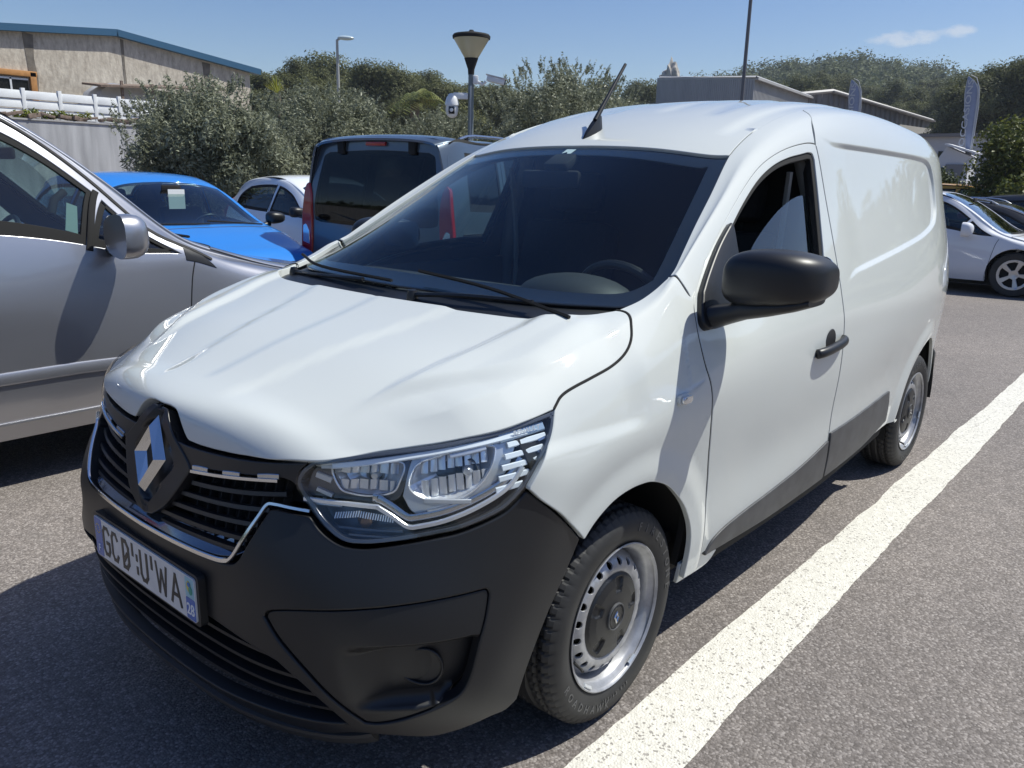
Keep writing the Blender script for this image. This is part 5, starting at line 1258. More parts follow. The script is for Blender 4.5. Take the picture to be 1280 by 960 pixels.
    hw = path(wsx, wst); WS = hw+[p for p in mirror_t(hw) if abs(p[1]) > 1e-6]
    holes = [WS]
    if bwt: hb = path([(bwb[0][0], 0)]+bwb[1:], bwt); BW = hb+[p for p in mirror_t(hb) if abs(p[1]) > 1e-6]; holes.append(BW)
    for s in sides: holes += [s, [(a, -b) for a, b in s]]
    panel('body', outline, f, paint, root, holes=holes, res=.045, sc=SCC, flange=.02, rnd=.004, center=C0)
    # inner dark shell
    def grow(o, k):
        q = np.array(o)*SCC; q = q[::-1] if area(q) < 0 else q; return [(a, b/.2) for a, b in inset(resample(q, .05), -k)]
    inn = [(x1-.1, 7.4), (x1-.1, -7.4), (x0+.1, -7.4), (x0+.1, 7.4)]
    arch_h = []
    panel('inner_shell', [(x1-.35, 0), (x1-.35, 4.6), (1.0, 5.2), (x0+.3, 5.4), (x0+.12, 4.4), (x0+.12, -4.4), (x0+.3, -5.4), (1.0, -5.2), (x1-.35, -4.6)], f, matteb, root, holes=[grow(h, -.004) for h in holes if min(p[0] for p in h) > x0+.14], res=.09, sc=SCC, off=-.03, flange=0, center=C0)
    for nm, h in (('windscreen', WS),)+((('rear_window', BW),) if bwt else ()):
        panel(nm, h, f, g_, root, res=.09, sc=SCC, off=-.004, flange=0, center=C0)
        q = np.array(h)*SCC; q = q[::-1] if area(q) < 0 else q; ins = [(a, b/.2) for a, b in inset(resample(q, .04), .035)]
        panel(nm+'_border', h, f, gloss, root, holes=[ins], res=.06, sc=SCC, off=-.007, flange=.004, center=C0)
    for s in sides:
        for sg in (1, -1):
            h = [(a, b*sg) for a, b in s]; panel('side_window', h, f, g_, root, res=.09, sc=SCC, off=-.012, flange=0, center=C0)
            q = np.array(h)*SCC; q = q[::-1] if area(q) < 0 else q; ins = [(a, b/.2) for a, b in inset(resample(q, .04), .016)]
            panel('window_frame', h, f, matteb, root, holes=[ins], res=.06, sc=SCC, off=-.004, gap=-.006, flange=.01, center=C0)
    # door seams
    for d in doors:
        for sg in (1, -1):
            q = np.array(cr([(a, b*sg) for a, b in d], 6)); link('door_seam', tube_mesh('door_seam', f(q[:, 0], q[:, 1]), .0035, 4), seamm, root)
    q = np.array([(a, b) for a, b in cr([(.98 if kind != 'tall' else 1.1, 0), (.97 if kind != 'tall' else 1.1, 1.4), (.9 if kind != 'tall' else 1.02, 2.3)], 5)]); 
    for sg in (1, -1): link('bonnet_seam', tube_mesh('bonnet_seam', f(q[:, 0], q[:, 1]*sg), .004, 4), seamm, root)
    q = np.array(cr([(.9, 2.5), (1.3, 2.75), (x1-.28, 2.9), (x1-.12, 2.2), (x1-.08, 0)], 6))
    for sg in (1, -1): link('bonnet_seam', tube_mesh('bonnet_seam', f(q[:, 0], q[:, 1]*sg), .0035, 4), seamm, root)
    # ends
    for xe, sg in ((x1, 1), (x0, -1)):
        if kind == 'tall' and sg < 0: continue
        ts = np.linspace(-8, 8, 41); ring = f(np.full(41, xe), ts); me = mesh('bumper_face', ring, [tuple(range(41))]); link('bumper_face', me, blackp if trim_black else paint, root)
    # wheels
    w0_ = None
    for wc in wx:
        for sg in (1, -1):
            if w0_ is None: w = w0_ = car_wheel(root, R0)
            else: w = copy_tree(w0_, root)
            yy = float(abs(f([wc], [6.6])[0, 1]))-.03
            w.location = (wc*sc[0], yy*sg, R0); w.rotation_euler = (0, wc*3, 0 if sg > 0 else math.pi)
            V = []; F = []
            for i in range(17):
                a = R(-20)+R(220)*i/16
                for y in (yy+.012, yy-.25): V.append((wc*sc[0]+(RA+.005)*math.cos(a), y*sg, .315+(RA+.005)*math.sin(a)))
            for i in range(16): F.append((2*i, 2*i+1, 2*i+3, 2*i+2))
            link('wheel_arch', mesh('wheel_arch', V, F), matteb, root)
    box('underbody', (0, 0, .33*sc[2]), ((x1-x0)*.86*sc[0], 1.2, .26), matteb, root)
    # lamps
    hx = x1-.30
    hl_ = path([(x1-.10, 3.0), (x1-.22, 3.4), (x1-.42, 3.6)], [(x1-.42, 3.6), (x1-.46, 4.3), (x1-.32, 4.8)], [(x1-.32, 4.8), (x1-.18, 4.7), (x1-.09, 4.2), (x1-.10, 3.0)])
    for sg in (1, -1):
        h = [(a, b*sg) for a, b in hl_]
        lamp = panel('headlight', h, f, M('lamp_grey', (.35, .37, .40), .15, .8), root, res=.05, sc=SCC, off=.002, flange=.02, center=C0)
        panel('lamp_lens', h, f, lensg, lamp, res=.06, sc=SCC, off=.010, flange=0, center=C0)
        if kind != 'tall':
            tl = path([(x0+.04, 3.6), (x0+.10, 3.3), (x0+.24, 3.6)], [(x0+.24, 3.6), (x0+.34, 5.0), (x0+.28, 6.0)], [(x0+.28, 6.0), (x0+.06, 6.0), (x0+.04, 3.6)])
            panel('tail_light', [(a, b*sg) for a, b in tl], f, redlens, root, res=.06, sc=SCC, off=.003, flange=.02, center=C0)
    # grille
    gq = [(x1-.035, 0), (x1-.04, 1.6), (x1-.10, 2.2), (x1-.135, 1.8), (x1-.15, 0)]
    # mirrors
    mx, mz = {'hatch': (.62, .98), 'mpv': (.37, 1.145), 'tall': (.72, 1.18)}[kind]
    for sg in (1, -1):
        mr = empty('door_mirror', parent=root); y0 = abs(f([mx], [4.9])[0, 1])
        bm = bmesh.new(); bmesh.ops.create_uvsphere(bm, u_segments=20, v_segments=12, radius=1)
        for v in bm.verts:
            c = v.co; ex = .75; c = Vector((math.copysign(abs(c.x)**ex, c.x), math.copysign(abs(c.y)**ex, c.y), math.copysign(abs(c.z)**ex, c.z)))
            flat = -.25 if c.x < -.25 else c.x
            v.co = Vector((mx*sc[0]-.04+flat*(.085 if kind != 'mpv' else .11), sg*(y0+.155+c.y*(.105 if kind != 'mpv' else .12)), (mz+.01)*sc[2]+c.z*(.085 if kind == 'tall' else .10 if kind == 'mpv' else .062)*(1-.15*c.y*sg)))
        me = bpy.data.meshes.new('mirror_housing'); bm.to_mesh(me); bm.free(); sharp(me, 50); link('mirror_housing', me, paint if not trim_black else blackp, mr)
        tube('mirror_arm', [(mx*sc[0]-.02, sg*(y0-.02), (mz-.07)*sc[2]), (mx*sc[0]-.03, sg*(y0+.08), (mz-.05)*sc[2])], .028, blackp, mr, 8)
    # handles
    for xh, th in (((-.22, 5.35), (-1.15, 5.3)) if kind == 'hatch' else ((-.62, 5.35), (-1.5, 5.3)) if kind == 'mpv' else ((-.12, 5.35), (-1.0, 5.4))):
        for sg in (1, -1):
            p = f([xh+.08, xh, xh-.08], np.array([th]*3)*sg); p[1, 1] += .03*sg; tube('door_handle', p, .013, paint, root, 6)
    # cabin furniture
    zb = {'hatch': .86, 'mpv': 1.02, 'tall': 1.05}[kind]*sc[2]
    xw = {'hatch': .78, 'mpv': .78, 'tall': .92}[kind]*sc[0]
    box('dashboard', (xw-.22, 0, zb-.16), (.45, 1.35*sc[1], .26), dashm, root, bev=.05)
    sx_ = xw-.95
    for yy in (.34, -.34):
        st = empty('seat', (sx_, yy, 0), parent=root)
        box('backrest', (-.05, 0, zb-.05), (.13, .46, .55), seatm, st, Matrix.Rotation(R(-12), 3, 'Y'), .05)
        box('headrest', (-.13, 0, zb+.32), (.09, .25, .16), seatm, st, Matrix.Rotation(R(-8), 3, 'Y'), .035)
    box('rear_bench', (sx_-.85, 0, zb-.02), (.14, 1.15, .55), seatm, root, Matrix.Rotation(R(-14), 3, 'Y'), .05)
    me = lathe_mesh('steering_wheel', [(.175+.014*math.cos(a), .014*math.sin(a)) for a in np.linspace(0, 2*math.pi, 9)[:-1]], 28, closed_=True); me.transform(Matrix.Translation((xw-.52, .34, zb+.0)) @ Matrix.Rotation(R(-65), 4, 'Y')); link('steering_wheel', me, blackp, root)
    box('interior_mirror', (xw-.55, 0, zb+.42*sc[2] if kind == 'hatch' else zb+.5), (.02, .20, .06), matteb, root, bev=.01)
    box('cabin_floor', (0, 0, .40), (2.2, 1.4*sc[1], .03), matteb, root)
    # wipers
    wz = wsx[0][0]
    for ya, yb in ((.55, .02), (.0, -.52)):
        q = f(np.array([wz+.02, wz-.06]), np.array([ya, yb])*2.9/max(.6, .01)*.62); tube('wiper', [tuple(v+np.array([.01, 0, .015])) for v in q], .008, matteb, root, 5)
    if rails:
        for sg in (1, -1):
            ra = empty('roof_rail', parent=root); xs = np.linspace({'tall': .05, 'hatch': -.1, 'mpv': -.2}[kind], -1.75 if kind != 'hatch' else -1.35, 14); p = f(xs, np.full(14, 2.0*sg)); p[:, 2] += .045*np.minimum(1, np.minimum(np.arange(14), 13-np.arange(14))/1.4)
            tube('rail_bar', p, .016, chromed, ra, 8)
            for i in (1, 6, 12): tube('rail_foot', [p[i], p[i]-np.array([0, 0, .055])], .02, blackp, ra, 8)
    return root, f

def paint(name, c, rough=.35, metal=0.): return M(name, c, rough if metal else .6, metal, 1.0, spec=.5 if metal else .15)
silverp = paint('silver_metallic', (.44, .445, .47), .33, .82)
bluep = paint('bright_blue_paint', (.022, .20, .62), .35)
whitep2 = paint('cool_white_paint', (.74, .77, .80), .4)
slatep = paint('slate_metallic', (.085, .115, .15), .36, .55)
darkp = paint('black_paint', (.015, .016, .020), .35)
yellp = paint('yellow_paint', (.62, .33, .04), .4)
greypt = paint('silver_violet', (.72, .73, .76), .36, 0.)
clearg = glass('car_glass_clear', (.62, .76, .74), 1.8)
darkg = glass('car_glass_dark', (.10, .13, .14), 1.0)

# silver people carrier right beside the van, nose the same way as its own bay
mpv, mf = make_car('mpv', 'silver_people_carrier', 'silver people carrier beside the white van, its side and door mirror in shade', 'car', silverp, (.35, -2.965, 0), math.pi, glass_=clearg)
for sg in (1, -1):
    q = np.array([(x, 6.55) for x in np.linspace(.62, -.84, 10)]); P0 = mf(q[:, 0], q[:, 1]*sg); link('door_moulding', ribbon_mesh('door_moulding', P0, [(0, sg, .1)]*10, .055, .010), silverp, mpv)
    q = np.array([(x, 7.55) for x in np.linspace(.85, -.95, 10)]); P0 = mf(q[:, 0], q[:, 1]*sg); link('sill_trim', ribbon_mesh('sill_trim', P0, [(0, sg, .1)]*10, .010, .010), silverp, mpv)
    q = np.array(cr([(.86, 4.75), (.72, 4.50), (.56, 4.18), (.36, 3.78), (.12, 3.66), (-.2, 3.62), (-.9, 3.62), (-1.6, 3.65)], 5)); P0 = mf(q[:, 0], q[:, 1]*sg); link('roof_strip', ribbon_mesh('roof_strip', P0, [(0, sg*.6, .8)]*len(q), .018, .004), seamm, mpv)
    tri = [(.80, 4.9), (.97, 5.06), (.74, 5.10), (.735, 4.95)]
    dvp = mf(np.linspace(.247, .343, 12), np.linspace(4.95, 4.0, 12)*sg); link('quarter_post', ribbon_mesh('quarter_post', dvp, [(0, sg, .3)]*12, .030, .008), matteb, mpv)
    q4 = path([(.712, 4.40), (.78, 4.66), (.875, 5.0)], [(.875, 5.0), (.715, 5.02)])
    panel('corner_panel', [(a, b*sg) for a, b in q4], mf, blackp, mpv, res=.05, sc=SCC, off=.003, flange=.004, center=(0, 0, .7))
# toll tag / phone holder and paper on its windscreen
tube('windscreen_holder', [(.42, -.18, 1.33), (.36, -.20, 1.29), (.33, -.22, 1.22)], .022, matteb, mpv, 8)
prism('windscreen_paper', [(.36, 1.14), (.42, 1.12), (.43, 1.26), (.38, 1.28)], -.302, -.300, M('paper_green', (.50, .62, .58), .7), mpv)

# bright blue small car
blue, bf = make_car('hatch', 'blue_hatchback', 'bright blue small hatchback behind the silver people carrier, a white sheet in its windscreen', 'car', bluep, (-2.32, -6.30, 0), math.pi/2, glass_=clearg, trim_black=True)
prism('price_sheet', [(-.07, 1.08), (.10, 1.08), (.10, 1.27), (-.07, 1.27)], .30, .302, M('paper_white', (.7, .72, .72), .8), blue, 'yz')
# white small car beyond it
wh2, wf = make_car('hatch', 'white_hatchback', 'small white hatchback partly hidden behind the slate blue van', 'car', whitep2, (-5.10, -7.16, 0), math.pi/2, (.88, .97, 1.0), glass_=clearg, trim_black=True)

# slate blue tall van seen from behind
tv, tf = make_car('tall', 'slate_blue_van', 'dark slate blue van with roof rails and tinted rear window, seen from behind', 'van', slatep, (-5.24, -4.42, 0), math.pi+R(12), glass_=darkg, rails=True)
def tailf(a, b):
    a = np.asarray(a, float).ravel(); b = np.asarray(b, float).ravel()
    x = -2.12-.035*np.cos(a*1.7)+.10*smooth01((b-1.0)/.8)**1.5-.015*smooth01((.8-b)/.3); return np.stack([x, a, b], 1)
tg = path([(-.60, 1.765), (0, 1.785), (.60, 1.765)], [(.60, 1.765), (.69, 1.73), (.735, 1.63)], [(.735, 1.63), (.79, 1.35), (.835, 1.08)], [(.835, 1.08), (.86, .8), (.86, .44)], [(.86, .44), (-.86, .44)], [(-.86, .44), (-.86, .8), (-.835, 1.08)], [(-.835, 1.08), (-.79, 1.35), (-.735, 1.63)], [(-.735, 1.63), (-.69, 1.73), (-.60, 1.765)])
win = path([(-.56, 1.655), (0, 1.675), (.56, 1.655)], [(.56, 1.655), (.625, 1.62), (.645, 1.55)], [(.645, 1.55), (.70, 1.25), (.715, 1.10)], [(.715, 1.10), (.70, 1.03), (.63, 1.005)], [(.63, 1.005), (0, .985), (-.63, 1.005)], [(-.63, 1.005), (-.70, 1.03), (-.715, 1.10)], [(-.715, 1.10), (-.70, 1.25), (-.645, 1.55)], [(-.645, 1.55), (-.625, 1.62), (-.56, 1.655)])
tail = panel('tailgate', tg, tailf, slatep, tv, holes=[win], res=.04, flange=.03, rnd=.012, outward=(-1, 0, 0))
panel('rear_window', win, tailf, darkg, tail, res=.08, off=-.002, flange=0, outward=(-1, 0, 0))
q = np.array(win); q = q[::-1] if area(q) < 0 else q
panel('rear_window_border', win, tailf, gloss, tail, holes=[[tuple(v) for v in inset(resample(q, .04), .035)]], res=.05, off=-.006, flange=.005, outward=(-1, 0, 0))
tube('tailgate_seam', [tuple(v) for v in tailf(*np.array([(a*.955, b*.995+.0) for a, b in tg if b > .5]).T)+np.array([-.002, 0, 0])], .004, seamm, tail, 4)
for sg in (1, -1):
    lp = path([(.775*sg, 1.36), (.80*sg, 1.34), (.815*sg, 1.28)], [(.815*sg, 1.28), (.85*sg, 1.0), (.868*sg, .72)], [(.868*sg, .72), (.845*sg, .69), (.76*sg, .69)], [(.76*sg, .69), (.745*sg, .85), (.735*sg, 1.05)], [(.735*sg, 1.05), (.745*sg, 1.25), (.775*sg, 1.36)])
    tl = panel('tail_light', lp, tailf, redlens, tv, res=.04, off=.02, flange=.05, rnd=.014, outward=(-1, 0, 0))
    cl = path([(.765*sg, .92), (.80*sg, .98), (.835*sg, .97)], [(.835*sg, .97), (.845*sg, .82)], [(.845*sg, .82), (.765*sg, .80)])
    panel('reverse_light', cl, tailf, clear, tl, res=.04, off=.024, flange=.01, outward=(-1, 0, 0))
    q = np.array([(x, 6.0) for x in (-2.08, -1.9)]); 
    box('tailgate_hinge', (-2.07, .40*sg, 1.70), (.05, .075, .13), matteb, tv, bev=.01)
    # sliding door track
    q = np.array([(x, 5.32) for x in np.linspace(-1.25, -1.98, 8)]); P0 = tf(q[:, 0], q[:, 1]*sg); link('door_track', ribbon_mesh('door_track', P0, [(0, sg, .1)]*8, .035, .006), seamm, tv)
    P1 = P0+np.array([0, 0, .022]); link('door_track_trim', ribbon_mesh('door_track_trim', P1, [(0, sg, .1)]*8, .008, .010), chromed, tv)
box('high_brake_light', (-2.075, 0, 1.725), (.03, .22, .035), redlens, tv, bev=.006)
box('tailgate_handle', (-2.17, 0, .90), (.03, .38, .05), blackp, tv, bev=.012)
prism('rear_bumper', rrect(0, .45, 1.70, .26, .06), -2.24, -2.10, blackp, tv, 'yz', .02)
tube('rear_wiper', [(-2.15, 0, 1.0), (-2.145, .28, 1.06), (-2.13, .5, 1.11)], .009, matteb, tv, 6)

# two cars across the aisle, which the van's side mirrors back
rc1, _ = make_car('hatch', 'white_hatchback', 'white hatchback across the aisle, showing only as a reflection in the van side', 'car', whitep2, (-3.6, 6.9, 0), -math.pi/2)
rc2 = copy_tree(blue, None, 'blue hatchback across the aisle, showing only as a reflection in the van side'); rc2.location = (-6.4, 7.0, 0); rc2.rotation_euler = (0, 0, -math.pi/2)
# row on the far right
make_car('mpv', 'silver_hatchback', 'pale silver hatchback with alloy wheels parked nearest on the far right', 'car', greypt, (-12.12, -1.10, 0), math.pi/2, (.95, .94, .78), glass_=clearg, wheels=(1.02, -1.45))
make_car('hatch', 'black_estate_car', 'black estate car with silver roof rails parked behind the pale silver hatchback', 'car', darkp, (-14.7, -.85, 0), math.pi/2, (1.08, 1.04, .90), rails=True)
make_car('hatch', 'dark_hatchback', 'dark grey hatchback parked between the black estate and the yellow van', 'car', paint('dark_grey_paint', (.05, .052, .06), .35, .4), (-17.4, -.25, 0), math.pi/2, (1.05, 1.05, .975))
make_car('tall', 'yellow_van', 'yellow van roof showing behind the row of dark cars on the right', 'van', yellp, (-20.4, -2.6, 0), math.pi/2, (.9, 1.0, .875))
# ================================================================ ground
def asphalt_mat():
    m = bpy.data.materials.new('asphalt'); m.use_nodes = True; N, L = m.node_tree.nodes, m.node_tree.links; b = N['Principled BSDF']
    t = N.new('ShaderNodeTexCoord')
    def noise(s, d=6, r=.6):
        n = N.new('ShaderNodeTexNoise'); n.inputs['Scale'].default_value = s; n.inputs['Detail'].default_value = d; n.inputs['Roughness'].default_value = r; L.new(t.outputs['Object'], n.inputs['Vector']); return n
    def ramp(src, st):
        r = N.new('ShaderNodeValToRGB'); e = r.color_ramp.elements
        while len(e) < len(st): e.new(.5)
        for q, (p, c) in zip(e, st): q.position = p; q.color = (*c, 1)
        L.new(src, r.inputs[0]); return r
    def mix(f, a, bb, mode='MIX'):
        x = N.new('ShaderNodeMixRGB'); x.blend_type = mode
        for i, v in enumerate((f, a, bb)):
            if isinstance(v, (int, float)): x.inputs[i].default_value = v
            elif isinstance(v, tuple): x.inputs[i].default_value = (*v, 1)
            else: L.new(v, x.inputs[i])
        return x
    vo = N.new('ShaderNodeTexVoronoi'); vo.inputs['Scale'].default_value = 140; L.new(t.outputs['Object'], vo.inputs['Vector'])
    sep = N.new('ShaderNodeSeparateColor'); L.new(vo.outputs['Color'], sep.inputs[0])
    stone = ramp(sep.outputs[0], [(0., (.140, .124, .112)), (.40, (.196, .176, .160)), (.72, (.236, .212, .194)), (1., (.36, .33, .305))])
    big = ramp(noise(.35, 7).outputs['Fac'], [(.3, (.78, .78, .79)), (.7, (1.18, 1.16, 1.14))])
    mid = ramp(noise(9, 6, .7).outputs['Fac'], [(.25, (.86, .86, .87)), (.75, (1.16, 1.155, 1.15))])
    gr = ramp(vo.outputs['Distance'], [(.0, (1.08, 1.08, 1.08)), (.75, (.72, .72, .73))])
    c = mix(1., stone.outputs[0], big.outputs[0], 'MULTIPLY'); c = mix(1., c.outputs[0], mid.outputs[0], 'MULTIPLY'); c = mix(.8, c.outputs[0], gr.outputs[0], 'MULTIPLY')
    st = ramp(noise(1.7, 8, .7).outputs['Fac'], [(.60, (0, 0, 0)), (.75, (.35, .35, .35))])
    c = mix(st.outputs[0], c.outputs[0], (.19, .18, .165))
    L.new(c.outputs[0], b.inputs['Base Color']); b.inputs['Roughness'].default_value = .82; b.inputs['Specular IOR Level'].default_value = .35
    bp = N.new('ShaderNodeBump'); bp.inputs['Strength'].default_value = .7; bp.inputs['Distance'].default_value = .003
    inv = N.new('ShaderNodeMath'); inv.operation = 'SUBTRACT'; inv.inputs[0].default_value = 1; L.new(vo.outputs['Distance'], inv.inputs[1]); L.new(inv.outputs[0], bp.inputs['Height']); L.new(bp.outputs[0], b.inputs['Normal'])
    return m, (N, L, t, noise, ramp, mix, vo, b)
asp, _ = asphalt_mat()
GR = 420
V = [(-GR, -GR, 0), (GR, -GR, 0), (GR, GR, 0), (-GR, GR, 0)]
P_(link('ground', mesh('ground', V, [(0, 1, 2, 3)]), asp), 'structure')
# painted bay line: speckled worn thermoplastic
pm, (N, L, t, noise, ramp, mix, vo, b) = asphalt_mat(); pm.name = 'road_paint'
src = b.inputs['Base Color'].links[0].from_socket
sep = N.new('ShaderNodeSeparateColor'); v2 = N.new('ShaderNodeTexVoronoi'); v2.inputs['Scale'].default_value = 150; L.new(t.outputs['Object'], v2.inputs['Vector']); L.new(v2.outputs['Color'], sep.inputs[0])
wr = ramp(noise(5, 5, .7).outputs['Fac'], [(.35, (0, 0, 0)), (.75, (.22, .22, .22))])
ad = N.new('ShaderNodeMath'); ad.operation = 'ADD'; L.new(sep.outputs[1], ad.inputs[0]); L.new(wr.outputs[0], ad.inputs[1])
mk = ramp(ad.outputs[0], [(.99, (0, 0, 0)), (1.12, (.7, .7, .7))])
wc = ramp(noise(40, 4).outputs['Fac'], [(.3, (.56, .54, .48)), (.7, (.72, .70, .63))])
c = mix(mk.outputs[0], wc.outputs[0], src); L.new(c.outputs[0], b.inputs['Base Color'])
def strip(name, x0, x1, yl0, yl1, yr0, yr1, seed, mat=pm, z=.004):
    r = random.Random(seed); n = int(abs(x1-x0)/.045); V = []; a = b_ = 0.
    for i in range(n+1):
        k = i/n; x = x0+(x1-x0)*k; a = .86*a+r.gauss(0, .0022); b_ = .86*b_+r.gauss(0, .0022)
        V += [(x, yl0+(yl1-yl0)*k+a, z), (x, yr0+(yr1-yr0)*k+b_, z)]
    F = [(2*i, 2*i+1, 2*i+3, 2*i+2) for i in range(n)]
    return P_(link(name, mesh(name, V, F, None, False), mat), 'structure')
strip('bay_line', 2.6, -7.4, .825, .900, 1.072, 1.048, 3)
strip('bay_line', -9.4, -9.5, -6, 6, -6, 6, 5) if False else None
# ================================================================ buildings on the terrace (left)
def wallmat(name, c, sc_=2.5, am=.10, bump=(35, .3, .01)):
    return M(name, c, .9, noise=(sc_, am, 9), bump=bump)
def render_mat():
    m = M('roughcast_render', (.52, .48, .42), .95, bump=(9, .4, .03)); N, L = m.node_tree.nodes, m.node_tree.links; b = N['Principled BSDF']
    t = N.new('ShaderNodeTexCoord'); mp_ = N.new('ShaderNodeMapping'); mp_.inputs['Scale'].default_value = (4.5, 4.5, 1.5); L.new(t.outputs['Object'], mp_.inputs[0])
    n = N.new('ShaderNodeTexNoise'); n.inputs['Scale'].default_value = 1.6; n.inputs['Detail'].default_value = 9; n.inputs['Roughness'].default_value = .75; L.new(mp_.outputs[0], n.inputs['Vector'])
    r = N.new('ShaderNodeValToRGB'); r.color_ramp.elements[0].position = .34; r.color_ramp.elements[0].color = (.33, .285, .235, 1); r.color_ramp.elements[1].position = .62; r.color_ramp.elements[1].color = (.60, .545, .455, 1)
    L.new(n.outputs['Fac'], r.inputs[0]); L.new(r.outputs[0], b.inputs['Base Color']); return m
rend = render_mat()
stain = wallmat('stained_render', (.17, .15, .125), 3, .45)
terr = M('terrace_earth', (.20, .17, .13), .95, noise=(1.5, .3, 6))
# terrace behind the retaining wall
P_(box('terrace', (-4, -45.3, 1.15), (60, 55, 2.3), terr), 'structure')
rw_ = empty('retaining_wall', (0, -17.5, 0), 0, 'long pale grey rendered retaining wall behind the olive trees', 'wall')
def grey_wall():
    m = M('grey_render', (.44, .44, .45), .9, bump=(30, .2, .01)); N, L = m.node_tree.nodes, m.node_tree.links; b = N['Principled BSDF']; t = N.new('ShaderNodeTexCoord'); mp_ = N.new('ShaderNodeMapping'); mp_.inputs['Scale'].default_value = (3, 3, .35); L.new(t.outputs['Object'], mp_.inputs[0])
    n = N.new('ShaderNodeTexNoise'); n.inputs['Scale'].default_value = 1.8; n.inputs['Detail'].default_value = 8; L.new(mp_.outputs[0], n.inputs['Vector']); r = N.new('ShaderNodeValToRGB'); r.color_ramp.elements[0].position = .3; r.color_ramp.elements[0].color = (.30, .30, .31, 1); r.color_ramp.elements[1].position = .7; r.color_ramp.elements[1].color = (.50, .50, .51, 1)
    L.new(n.outputs['Fac'], r.inputs[0]); L.new(r.outputs[0], b.inputs['Base Color']); return m
box('wall_body', (-4, -.1, 1.2), (60, .25, 2.4), grey_wall(), rw_)
cap_ = box('wall_coping', (-4, -.1, 2.42), (60, .30, .035), wallmat('coping', (.40, .39, .38)), rw_)
# broken tiles and stones lying along the wall top, with weeds
bt = M('old_tile', (.20, .15, .12), .95, noise=(12, .4, 5))
r = random.Random(5)
for i in range(26):
    x = -3.4-i*.30+r.uniform(-.06, .06)
    if x < -8.6: break
    st = box('roof_tile_stack', (0, 0, 0), (.26+r.random()*.1, .32, .05+r.random()*.07), bt, None, Matrix.Rotation(r.uniform(-.25, .25), 3, 'Y') @ Matrix.Rotation(r.uniform(-.3, .3), 3, 'Z'), .012)
    st.location = (x, -17.62, 2.49+r.random()*.04)
    P_(st, None, 'weathered brown tile lying on the retaining wall top', 'tile', 'old tiles on the retaining wall')
def leaf_cloud(n, centres, rad, lw, lh, seed, squash=1., inward=.75, up=.35, nb=.6):
    """n small leaf faces scattered through clumps"""
    g = np.random.default_rng(seed); C = np.array(centres, float); rad = np.broadcast_to(np.array(rad, float), (len(C),))
    w = rad**2; ci = g.choice(len(C), n, p=w/w.sum()); d = g.normal(size=(n, 3)); d /= np.linalg.norm(d, axis=1)[:, None]
    rr = g.random(n)**(1-inward*.75) ; P = C[ci]+d*(rr*rad[ci])[:, None]*[1, 1, squash]
    nrm_ = d*nb+g.normal(size=(n, 3))*(.65 if nb < 1 else .5)+[0, 0, up]; nrm_ /= np.linalg.norm(nrm_, axis=1)[:, None]
    a = np.cross(nrm_, g.normal(size=(n, 3))); a /= np.linalg.norm(a, axis=1)[:, None]; b_ = np.cross(nrm_, a)
    s = (.65+.7*g.random(n))[:, None]; A = a*lw*s*.5; B = b_*lh*s*.5
    V = np.stack([P-B, P+A*1.0, P+B, P-A*1.0], 1).reshape(-1, 3); return V
def leaf_mesh(name, V):
    n = len(V)//4; me = bpy.data.meshes.new(name); me.vertices.add(len(V)); me.vertices.foreach_set('co', V.astype(np.float32).ravel())
    me.loops.add(n*4); me.loops.foreach_set('vertex_index', np.arange(n*4, dtype=np.int32)); me.polygons.add(n); me.polygons.foreach_set('loop_start', np.arange(0, n*4, 4, dtype=np.int32))
    me.update(); me.validate(); return me
def leafmat(name, c1, c2, rough=.55, trans=.25, sc_=3.):
    m = bpy.data.materials.new(name); m.use_nodes = True; N, L = m.node_tree.nodes, m.node_tree.links; b = N['Principled BSDF']; out = N['Material Output']
    g = N.new('ShaderNodeNewGeometry'); r = N.new('ShaderNodeValToRGB'); r.color_ramp.elements[0].color = (*c1, 1); r.color_ramp.elements[1].color = (*c2, 1)
    t = N.new('ShaderNodeTexCoord'); n = N.new('ShaderNodeTexNoise'); n.inputs['Scale'].default_value = sc_; n.inputs['Detail'].default_value = 4; L.new(t.outputs['Object'], n.inputs['Vector'])
    ad = N.new('ShaderNodeMath'); ad.operation = 'MULTIPLY_ADD'; L.new(n.outputs['Fac'], ad.inputs[0]); ad.inputs[1].default_value = 1.3; ad.inputs[2].default_value = -.55
    a2 = N.new('ShaderNodeMath'); a2.operation = 'MULTIPLY_ADD'; L.new(g.outputs['Random Per Island'], a2.inputs[0]); a2.inputs[1].default_value = .7; L.new(ad.outputs[0], a2.inputs[2])
    L.new(a2.outputs[0], r.inputs[0]); L.new(r.outputs[0], b.inputs['Base Color']); b.inputs['Roughness'].default_value = rough; b.inputs['Specular IOR Level'].default_value = .3
    tr = N.new('ShaderNodeBsdfTranslucent'); L.new(r.outputs[0], tr.inputs[0]); mx = N.new('ShaderNodeMixShader'); mx.inputs[0].default_value = trans; L.new(b.outputs[0], mx.inputs[1]); L.new(tr.outputs[0], mx.inputs[2]); L.new(mx.outputs[0], out.inputs[0]); return m
weedm = leafmat('weed_leaf', (.10, .14, .02), (.30, .30, .05))
V = leaf_cloud(900, [(-4.9-.18*k, -17.55, 2.50+.03*(k % 3)) for k in range(9)], .10, .03, .07, 3)
P_(link('wall_weeds', leaf_mesh('wall_weeds', V), weedm), 'stuff')
